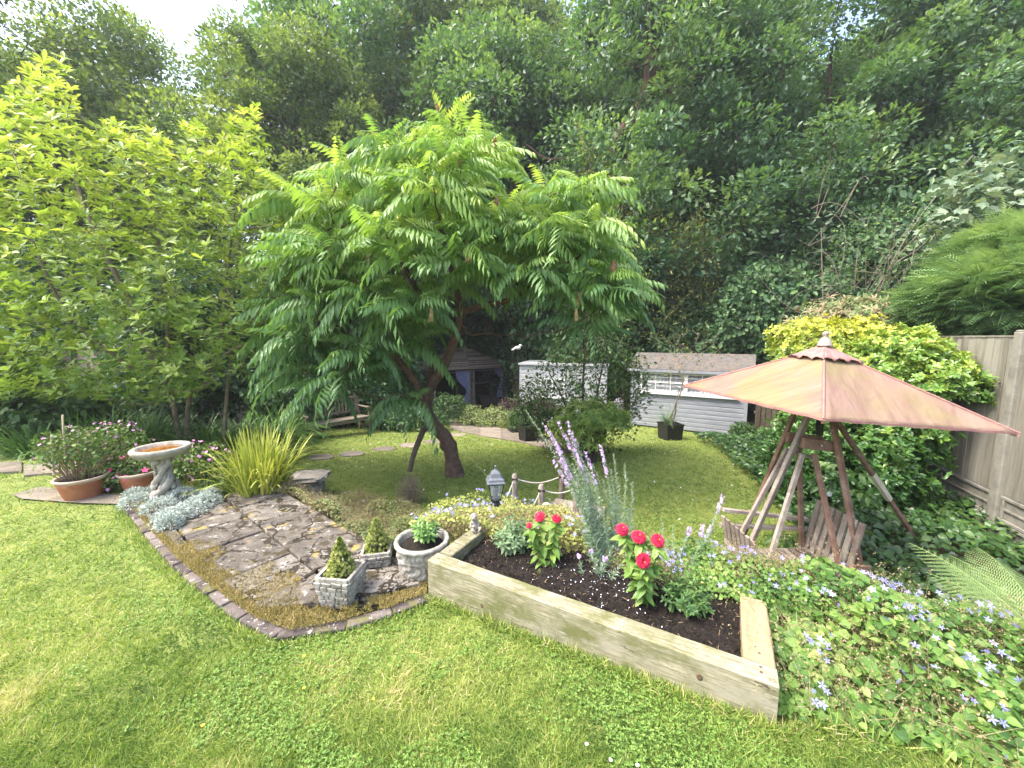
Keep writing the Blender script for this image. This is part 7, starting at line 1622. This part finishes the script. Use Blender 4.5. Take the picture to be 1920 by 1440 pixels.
c0 = P(1620, 610, 7.2); bush('rhododendron', 'sprawling shrub with pinkish brown seed heads above the golden shrub', 'shrub', c0, [((0, 0, 0), (1.25, 0.7, 0.50), 3), ((-0.6, 0, -0.35), (0.8, 0.6, 0.5), 2)], [M_RHO], SLIM, 0.10, 2000, seed=3, whorl=6)
M_THU = leafmat('thuja_sprays', st((0.07, 0.14, 0.055), (0.16, 0.27, 0.10), (0.32, 0.43, 0.16)), 0.28, 0.6, 0.2)
SV = []; SF = []
for i in range(9):
    y = 0.08 + 0.92 * i / 9; L = 0.34 * (1 - 0.6 * i / 9)
    for s_ in (-1, 1): k = len(SV); SV += [(0, y, -0.25 * y * y), (s_ * L * 0.55 - s_ * 0.02, y + L * 0.42, -0.25 * y * y - 0.03), (s_ * L, y + L * 0.75, -0.25 * y * y - 0.08), (s_ * L * 0.5, y + L * 0.22, -0.25 * y * y - 0.03)]; SF.append((k, k + 1, k + 2, k + 3) if s_ < 0 else (k, k + 3, k + 2, k + 1))
k = len(SV); SV += [(-0.03, 0, 0), (0.03, 0, 0), (0, 1.15, -0.32)]; SF.append((k, k + 1, k + 2)); SPRAY = (np.array(SV), SF)
np.random.seed(55); c0 = np.array((8.9, 6.1, 0)); z0 = float(terrain(8.9, 6.1)); t = thing('conifer_hedge', 'bright feathery conifer overhanging the top of the board fence', 'conifer', (8.9, 6.1, z0)); g = Geo()
for (u, v, Y, r, n) in ((1890, 560, 5.6, (1.0, 0.9, 0.55), 2600), (1830, 580, 6.2, (0.9, 0.8, 0.42), 1800), (1780, 600, 7.0, (1.1, 0.8, 0.36), 1700), (1920, 500, 6.0, (0.9, 0.9, 0.7), 1900), (1990, 560, 5.3, (1, 1, .9), 900)):
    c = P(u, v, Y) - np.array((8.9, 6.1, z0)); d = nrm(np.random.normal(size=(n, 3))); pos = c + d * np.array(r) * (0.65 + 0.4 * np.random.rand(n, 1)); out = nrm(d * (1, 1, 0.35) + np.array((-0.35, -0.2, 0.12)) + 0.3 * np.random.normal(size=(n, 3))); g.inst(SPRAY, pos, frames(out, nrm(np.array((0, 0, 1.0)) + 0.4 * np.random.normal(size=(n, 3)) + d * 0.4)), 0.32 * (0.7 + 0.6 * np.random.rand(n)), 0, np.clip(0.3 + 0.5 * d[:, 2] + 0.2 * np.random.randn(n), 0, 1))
g.build('foliage', [M_THU], t); g = Geo()
for k in range(5): g.tube([(k * 0.3 - 0.8, 0.3 * (k % 2), -0.1), (k * 0.3 - 0.9, 0.2, 2.6)], [0.07, 0.03], 7)
g.build('trunk', [M_BARK], t)
# sycamore with large grey green lobed leaves
ang = np.radians([90, 55, 38, 20, 0, -35, -90, -145, 180, 160, 142, 125]); rad_ = np.array([1.0, 0.55, 0.85, 0.5, 0.62, 0.4, 0.28, 0.4, 0.62, 0.5, 0.85, 0.55]) * 0.6
MV = [(0, 0.42, 0)] + [(r_ * cos(a), 0.42 + r_ * sin(a), -0.06 * (r_ > 0.4)) for a, r_ in zip(ang, rad_)]; MAPLE = (np.array(MV), [(0, k + 1, (k + 1) % 12 + 1)[::-1] for k in range(12)])
M_SYC = leafmat('sycamore_leaves', st((0.07, 0.12, 0.07), (0.13, 0.20, 0.12), (0.20, 0.27, 0.17), (0.27, 0.33, 0.21)), 0.25, 0.45, 0.5)
np.random.seed(66); c0 = P(1860, 400, 7.4); z0 = float(terrain(c0[0], 7.4)); t = thing('sycamore_tree', 'young sycamore with large grey green lobed leaves above the conifer', 'tree', (c0[0] + .6, 7.4, z0)); o0 = np.array((c0[0] + .6, 7.4, z0))
tp = env_pts(230, [(1750, 420), (1790, 320), (1840, 285), (1920, 280), (1990, 300)], [(1750, 480), (1820, 500), (1920, 490), (1990, 480)], 7.4, 0.9, 12, 0.12) - o0
g = Geo(); skeleton(g, [([np.array((0, 0, -0.1)), np.array((0, 0, 1.5)), c0 - o0 + (0.4, 0, 0.3)], 0.07, 0.03)], tp[:70], 0.006, 0, 1, 4); g.build('trunk', [M_BARK], t); g = Geo()
for q in range(7): n = len(tp); a = np.random.rand(n) * 6.28; leaves_at(g, MAPLE, tp + np.random.normal(size=(n, 3)) * 0.12 * (1, 1, .5), np.stack([np.cos(a), np.sin(a) - 0.4, -0.5 + 0 * a], 1), 0.20, nz=0.3)
g.build('crown', [M_SYC], t)
# bare tangled branches
np.random.seed(77); c0 = P(1640, 560, 9.6); z0 = float(terrain(c0[0], 9.6)); o0 = np.array((c0[0], 9.6, z0)); t = thing('bare_branches', 'tangle of bare tan climbing stems hanging in front of the dark woodland', 'dead creeper', o0); g = Geo(); M_TAN = plain('tan_stem', (0.20, 0.165, 0.125), 0.9)
for k in range(70):
    u0, v0 = random.uniform(1500, 1800), random.uniform(380, 640); ln = random.uniform(40, 170); a = random.uniform(-1.5, 1.5) + (pi if random.random() < 0.4 else 0); Y = random.uniform(8.8, 10.4)
    p0 = P(u0, v0, Y); p1 = P(u0 + ln * cos(a), max(300, v0 - ln * sin(a)), Y + random.uniform(-.5, .5)); g.tube(curve(p0, p1, random.uniform(-0.1, 0.35), 9, np.random.normal(size=3) * 0.12) - o0, np.linspace(random.uniform(0.004, 0.011), 0.003, 9), 4, cap=False)
for k in range(16): u0 = 1560 + k * 14; g.tube(curve(P(u0, 640, 9.7) - (0, 0, 0.9) - o0, P(u0 + random.uniform(-40, 60), random.uniform(400, 520), 9.6) - o0, 0.0, 9, np.random.normal(size=3) * 0.2), np.linspace(0.016, 0.007, 9), 5, cap=False)
for k in range(3): g.tube(spline([P(1600, 700 , 9.8) - o0, P(1660, 520, 9.7) - o0, P(1730, 400 + 30 * k, 9.6) - o0, P(1825, 290 + 40 * k, 9.5) - o0], 5), np.linspace(0.02, 0.008, 16), 6)
g.build('stem', [M_TAN], t); g = Geo(); tp = env_pts(260, [(1560, 420), (1700, 380), (1780, 400)], [(1560, 560), (1700, 600), (1780, 560)], 9.5, 0.5, 5) - o0
for _ in range(9): leaves_at(g, QOVAL, tp + np.random.normal(size=tp.shape) * 0.1, rdir(len(tp), 0.3), 0.06)
g.build('foliage', [M_OAK], t)
# shrub tree behind the sumac with yellowish upright shoots
M_CHER = leafmat('cherry_leaves', st((0.06, 0.11, 0.03), (0.15, 0.20, 0.05), (0.34, 0.34, 0.08), (0.52, 0.46, 0.14)), 0.35, 0.5)
def shoot_tree(name, label, base, tips, seed, size, per, mat, limbs=None, T=SLIM, spread=0.12, r_tip=0.004, bark=None, yr=None, trunk=0.05):
    np.random.seed(seed); base = np.asarray(base, float); t = thing(name, label, 'tree', base); tips = tips - base; g = Geo(); L = [([np.array((0, 0, -0.1)), np.array((0.02, 0, 0.5)), tips.mean(0) * (0.6, 0.6, 0.6)], trunk, 0.015)] if limbs is None else limbs
    skeleton(g, L, tips, r_tip, 0, 0.6, 4, 0.06, 8); g.build('trunk', [bark or M_TWIGD], t); g = Geo(); n = len(tips)
    for j in range(per): pos = tips + np.random.normal(size=(n, 3)) * spread * (1, 1, 0.8); d = np.random.normal(size=(n, 3)) * (1, 1, 0.5); leaves_at(g, T, pos, d, size, nz=0.4, rnd=np.clip((yr(tips + base) if yr else 0.3 + 0 * tips[:, 0]) + 0.25 * np.random.randn(n), 0, 1), droop=0.2)
    g.build('crown', [mat], t); return t
tp = env_pts(520, [(1090, 300), (1085, 240), (1120, 300), (1170, 330), (1220, 380), (1260, 420), (1310, 390), (1340, 480)], [(1085, 600), (1200, 640), (1300, 640), (1340, 560)], 12.6, 1.0, 31, 0.1)
b = P(1165, 770, 12.8); b[2] = float(terrain(b[0], b[1])); shoot_tree('cherry_tree', 'slender tree with thin yellowish upright shoots behind the right side of the sumac', b, tp, 31, 0.11, 9, M_CHER, spread=0.18, trunk=0.045, yr=lambda p_: np.clip(0.2 + 0.22 * (p_[:, 2] - 1.5), 0, 0.8))
g = Geo()     # long whip shoots standing out of its outline
for i, (u, v, u1, v1) in enumerate(((1205, 520, 1228, 300), (1260, 470, 1325, 378), (1110, 330, 1082, 228), (1225, 560, 1290, 420), (1160, 420, 1178, 300), (1245, 600, 1300, 540))):
    a = P(u, v, 12.0); e = P(u1, v1, 11.8); c = curve(a, e, 0, 14, (0.04, 0, 0)); g.tube(c - b, np.linspace(0.011, 0.004, 14), 4); ax = nrm(e - a); nn = 44; s_ = np.random.rand(nn); pos = a + (e - a) * s_[:, None] - b; g.inst(SLIM, pos, frames(nrm(np.random.normal(size=(nn, 3)) + ax * 0.6), rdir(nn, 1)), 0.12, 1, np.clip(0.6 + 0.2 * np.random.randn(nn), 0, 1))
g.build('whip_shoot', [M_TWIG, M_CHER], [o for o in bpy.data.objects if o.get('category') == 'tree' and o.name.startswith('cherry_tree')][0])
M_MAPL = leafmat('small_maple_leaves', st((0.03, 0.07, 0.02), (0.06, 0.12, 0.03), (0.12, 0.17, 0.05), (0.20, 0.18, 0.07)), 0.35, 0.5)
tp = env_pts(560, [(975, 740), (1010, 690), (1045, 630), (1100, 590), (1170, 640), (1215, 700)], [(950, 760), (1040, 840), (1120, 860), (1180, 800), (1215, 740)], 7.7, 0.7, 41, 0.07)
b = P(1085, 855, 7.8); b[2] = float(terrain(b[0], b[1])); lim = [([np.array((0, 0, -0.1)), P(1092, 780, 7.8) - b, P(1094, 700, 7.8) - b, P(1100, 620, 7.8) - b], 0.035, 0.012), ([np.array((0.05, 0, -0.1)), P(1110, 790, 7.7) - b, P(1125, 710, 7.7) - b, P(1140, 640, 7.7) - b], 0.028, 0.01), ([np.array((-0.03, 0, -0.1)), P(1060, 760, 7.7) - b, P(1030, 700, 7.7) - b], 0.022, 0.01)]
tp0 = tp
shoot_tree('maple_tree', 'small airy maple with dark thin stems in front of the white shed', b, tp, 41, 0.062, 11, M_MAPL, lim, QOVAL, 0.13)
M_AZA = leafmat('azalea_leaves', st((0.10, 0.19, 0.04), (0.20, 0.31, 0.06), (0.36, 0.44, 0.11)), 0.35, 0.4)
c0 = P(1105, 790, 7.0); bush('azalea_shrub', 'light green whorled leafy shrub at the foot of the small maple', 'shrub', c0, [((0, 0, 0), (0.62, 0.45, 0.38), 3), ((0.35, 0, 0.0), (0.4, 0.4, 0.3), 1), ((-0.1, 0, -0.35), (0.45, 0.35, 0.35), 1)], [M_AZA], SLIM, 0.085, 900, seed=6, whorl=7)
M_BOX = leafmat('box_leaves', st((0.02, 0.06, 0.015), (0.05, 0.11, 0.03), (0.12, 0.19, 0.06)), 0.2, 0.45); M_PALEB = leafmat('pale_shrub_leaves', st((0.12, 0.18, 0.06), (0.22, 0.28, 0.10), (0.34, 0.38, 0.18)), 0.25, 0.6); M_PURP = leafmat('purple_leaves', st((0.03, 0.022, 0.024), (0.07, 0.04, 0.045), (0.12, 0.09, 0.07)), 0.25, 0.5)
for i, (u, v, Y, r, mt, nm, lab) in enumerate(((838, 768, 12.2, (0.75, 0.5, 0.5), M_BOX, 'box_bush', 'dark clipped box bush left of the gazebo post'), (885, 782, 12.0, (0.4, 0.3, 0.4), M_PALEB, 'santolina_bush', 'small grey green bush touching the dark box bush'), (925, 783, 11.8, (0.65, 0.45, 0.32), M_PALEB, 'spirea_bush', 'low pale green mounded bush in front of the gazebo'), (974, 788, 10.6, (0.32, 0.28, 0.34), M_BOX, 'box_bush', 'dark clipped box bush standing in the low black trough'), (960, 762, 12.4, (0.5, 0.35, 0.28), M_PURP, 'berberis_bush', 'purple leaved bush between gazebo and white shed'), (1015, 770, 11.5, (0.55, 0.3, 0.3), M_PURP, 'berberis_bush', 'purple leaved bush below the left corner of the white shed'), (1003, 800, 9.4, (0.24, 0.2, 0.2), M_BOX, 'box_bush', 'dark leafy plant in the black square pot on the path'), (1392, 812, 9.0, (0.3, 0.25, 0.22), M_BOX, 'weedy_bush', 'dark low leafy weed at the right corner of the grey shed'))):
    c0 = P(u, v, Y); bush(nm, lab, 'bush', c0, [((0, 0, 0), r, 1)], [mt], QOVAL, 0.055 if mt is not M_PALEB else 0.045, 2600 if r[0] > 0.5 else 1300, seed=20 + i, stems=5, low=-0.7, lump=0.22, fill=0.35)
# shade plants behind the bench and under the magnolia
for i, (u, v, Y, r, lab) in enumerate(((30, 790, 6.4, (1.0, 0.6, 0.5), 'broad leaved dark bush at the far left, left of the daylily clumps'), (120, 760, 7.0, (1.0, 0.6, 0.6), 'broad leaved dark bush behind the caned pot'), (-60, 720, 6.5, (1.0, 0.7, 0.8), 'broad leaved dark bush cut by the left edge of the view'), (530, 740, 9.4, (0.8, 0.5, 0.7), 'dark leafy bush left of the bench'), (760, 790, 11.0, (1.2, 0.5, 0.45), 'low dark leafy bush right of the bench'), (640, 740, 11.6, (1.6, 0.6, 1.0), 'tall dark leafy bush rising behind the bench'))):
    bush('shade_bush', lab, 'bush', P(u, v, Y), [((0, 0, 0), r, 1)], [M_LAUR if i > 2 else M_DKL], HEART, 0.10 if i < 3 else 0.085, 1900, seed=40 + i, stems=8, low=-0.8, lump=0.3, fill=0.5)
# bare twisted sapling in the lattice pot
b = np.array((potq[0], potq[1] + 0.2, potq[2] + 0.33)); lim = [([np.zeros(3), P(1268, 780, 9.6) * 0 + np.array((0.02, 0, 0.25)), np.array((0.10, 0, 0.55)), np.array((0.22, 0.0, 0.85)), np.array((0.26, 0, 1.3))], 0.028, 0.012), ([np.array((0.03, 0.02, 0)), np.array((0.12, 0.03, 0.3)), np.array((0.12, 0.0, 0.6)), np.array((0.18, 0, 0.9))], 0.02, 0.012)]
rs = np.random.RandomState(3); tps = b + np.stack([0.25 + 0.42 * rs.randn(90) , 0.25 * rs.randn(90), 1.15 + 1.25 * rs.rand(90)], 1)
shoot_tree('sapling', 'thin nearly bare twisted sapling growing from the lattice pot', b, tps, 51, 0.05, 3, M_CHER, lim, QOVAL, 0.05, 0.0035, M_TWIG)
grass_clump('rosemary_plant', 'upright fine green plant beside the twisted sapling in the lattice pot', 'pot plant', (b[0] - 0.12, b[1] - 0.05), 90, 0.75, 0.008, M_SAGE, 0.05, seed=77, tilt=0.1)
[o for o in bpy.data.objects if o.name.startswith('rosemary_plant')][0].location[2] = b[2]

# ================================================================== THIN HAZE, ADDED TO LIFT THE FAR SHADOWS
m = bpy.data.materials.new('shadow_lift_air'); m.use_nodes = True; n = m.node_tree; n.nodes.clear(); o = n.nodes.new('ShaderNodeOutputMaterial'); v = n.nodes.new('ShaderNodeVolumePrincipled')
v.inputs['Density'].default_value = 0.0013; v.inputs['Color'].default_value = (0.92, 0.95, 1, 1); v.inputs['Anisotropy'].default_value = 0.2; n.links.new(v.outputs[0], o.inputs['Volume'])
g = Geo(); g.box((0, 120, 14.5), (330, 300, 37)); tag(g.build('shadow_lift_haze', [m]), kind='stuff')
